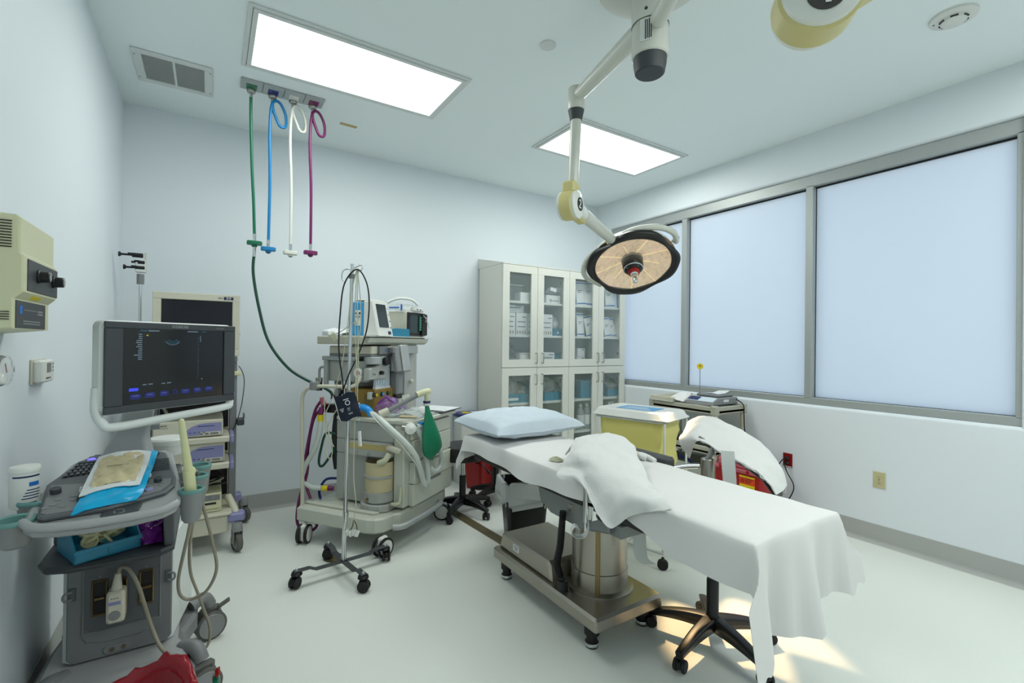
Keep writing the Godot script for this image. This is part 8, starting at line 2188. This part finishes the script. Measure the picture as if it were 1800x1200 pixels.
	for i in 17:
		circ.append(at(0.019 * cos(TAU * i / 16.0), 0, 0.019 * sin(TAU * i / 16.0)))
	for k in 22:
		var lx := rg.randf_range(-0.055, 0.05)
		var lz := rg.randf_range(-0.065, 0.045)
		var ly := 0.022 + 0.045 * (1.0 - (lz + 0.065) / 0.2) * rg.randf_range(0.4, 1.0) + 0.006
		var p := at(0.225, 0.626, 2.12) + Basis(Vector3.UP, deg_to_rad(24.0)) * at(lx, ly, lz)
		var B := Basis.from_euler(at(rg.randf_range(-0.9, 0.9), rg.randf() * 3.0, rg.randf_range(-0.9, 0.9)))
		var pts := []
		for q in circ:
			pts.append(p + B * q)
		var rt := thing("rubber_ring", "flat tan rubber ring lying in the pile in the blue bin under the console", "ring", p, 0.0, "tan rings in the blue bin")
		part(rt, "ring", MB.new().tube(pts, 0.005, 7, 2), M.probe_sheath)
		part(rt, "membrane", MB.new().lathe([Vector2(0, 0), Vector2(0.017, 0.0), Vector2(0.017, 0.001), Vector2(0, 0.001)], Transform3D(B, p), 14), M.glove_beige)
	var pp := thing("purple_packet", "shiny purple foil packet beside the blue bin in the tray", "packet", at(0.36, 0.626, 2.13))
	part(pp, "foil", MB.new().patch([[at(0.325, 0.629, 2.16), at(0.355, 0.640, 2.19), at(0.395, 0.630, 2.16)], [at(0.325, 0.675, 2.14), at(0.36, 0.69, 2.15), at(0.40, 0.682, 2.14)], [at(0.33, 0.685, 2.09), at(0.36, 0.695, 2.09), at(0.40, 0.69, 2.09)], [at(0.33, 0.629, 2.06), at(0.36, 0.635, 2.05), at(0.395, 0.629, 2.06)]], 7, 6, 0.002, 0.02, noise(28.0, 5)), M.purple_foil)
	# red lined bin in the foreground
	var rb := thing("red_lined_bin", "white round bin with a crumpled red liner at the bottom edge of the photo", "waste bin", at(0.345, 0, 2.69))
	var TB := Transform3D(Basis(), at(0.345, 0, 2.69))
	part(rb, "bin_body", MB.new().lathe([Vector2(0, 0.002), Vector2(0.105, 0.002), Vector2(0.11, 0.006), Vector2(0.135, 0.345), Vector2(0.142, 0.35), Vector2(0.142, 0.365), Vector2(0.13, 0.365), Vector2(0.105, 0.02), Vector2(0, 0.012)], TB, 36), M.white_plastic)
	var ln := []
	var nz := noise(9.0, 41, 4)
	var qs := [[0.165, 0.20], [0.178, 0.26], [0.183, 0.32], [0.180, 0.365], [0.168, 0.392], [0.152, 0.395], [0.140, 0.36], [0.12, 0.26], [0.09, 0.16], [0.02, 0.14]]
	for i in qs.size():
		var row := PackedVector3Array()
		for k in 64:
			var a := TAU * k / 64.0
			var d := nz.get_noise_3d(0.5 * cos(a), qs[i][1] * 1.6, 0.5 * sin(a))
			var lift := 0.055 * exp(-pow((wrapf(a - 5.5, -PI, PI)) / 0.5, 2.0)) * smoothstep(0.2, 0.39, qs[i][1])
			var r: float = qs[i][0] * (1.0 + 0.10 * d + 0.010 * sin(a * 7.0) + 0.008 * sin(a * 13.0 + i))
			if i == 0:
				r *= 1.02
			row.append(at(0.345 + r * cos(a), qs[i][1] + lift + 0.02 * d - (0.06 * maxf(0.0, cos(a - 2.4)) if i < 3 else 0.0), 2.69 + r * sin(a)))
		ln.append(row)
	part(rb, "liner", MB.new().grid(ln, true, true), M.red_film, "translucent red liner")

func frame_up_T(T: Transform3D, x0: float, x1: float, y0: float, y1: float, hole: Array, z0: float, z1: float) -> MB:   # a bezel in the plane of T with an off-centre opening
	var mb := MB.new()
	var add := func(a: float, b: float, c: float, d: float) -> void:
		mb.box(T * at((a + b) / 2, (c + d) / 2, (z0 + z1) / 2), at(b - a, d - c, z1 - z0), 0.002, T.basis)
	add.call(x0, x1, y0, hole[2])
	add.call(x0, x1, hole[3], y1)
	add.call(x0, hole[0], hole[2], hole[3])
	add.call(hole[1], x1, hole[2], hole[3])
	return mb
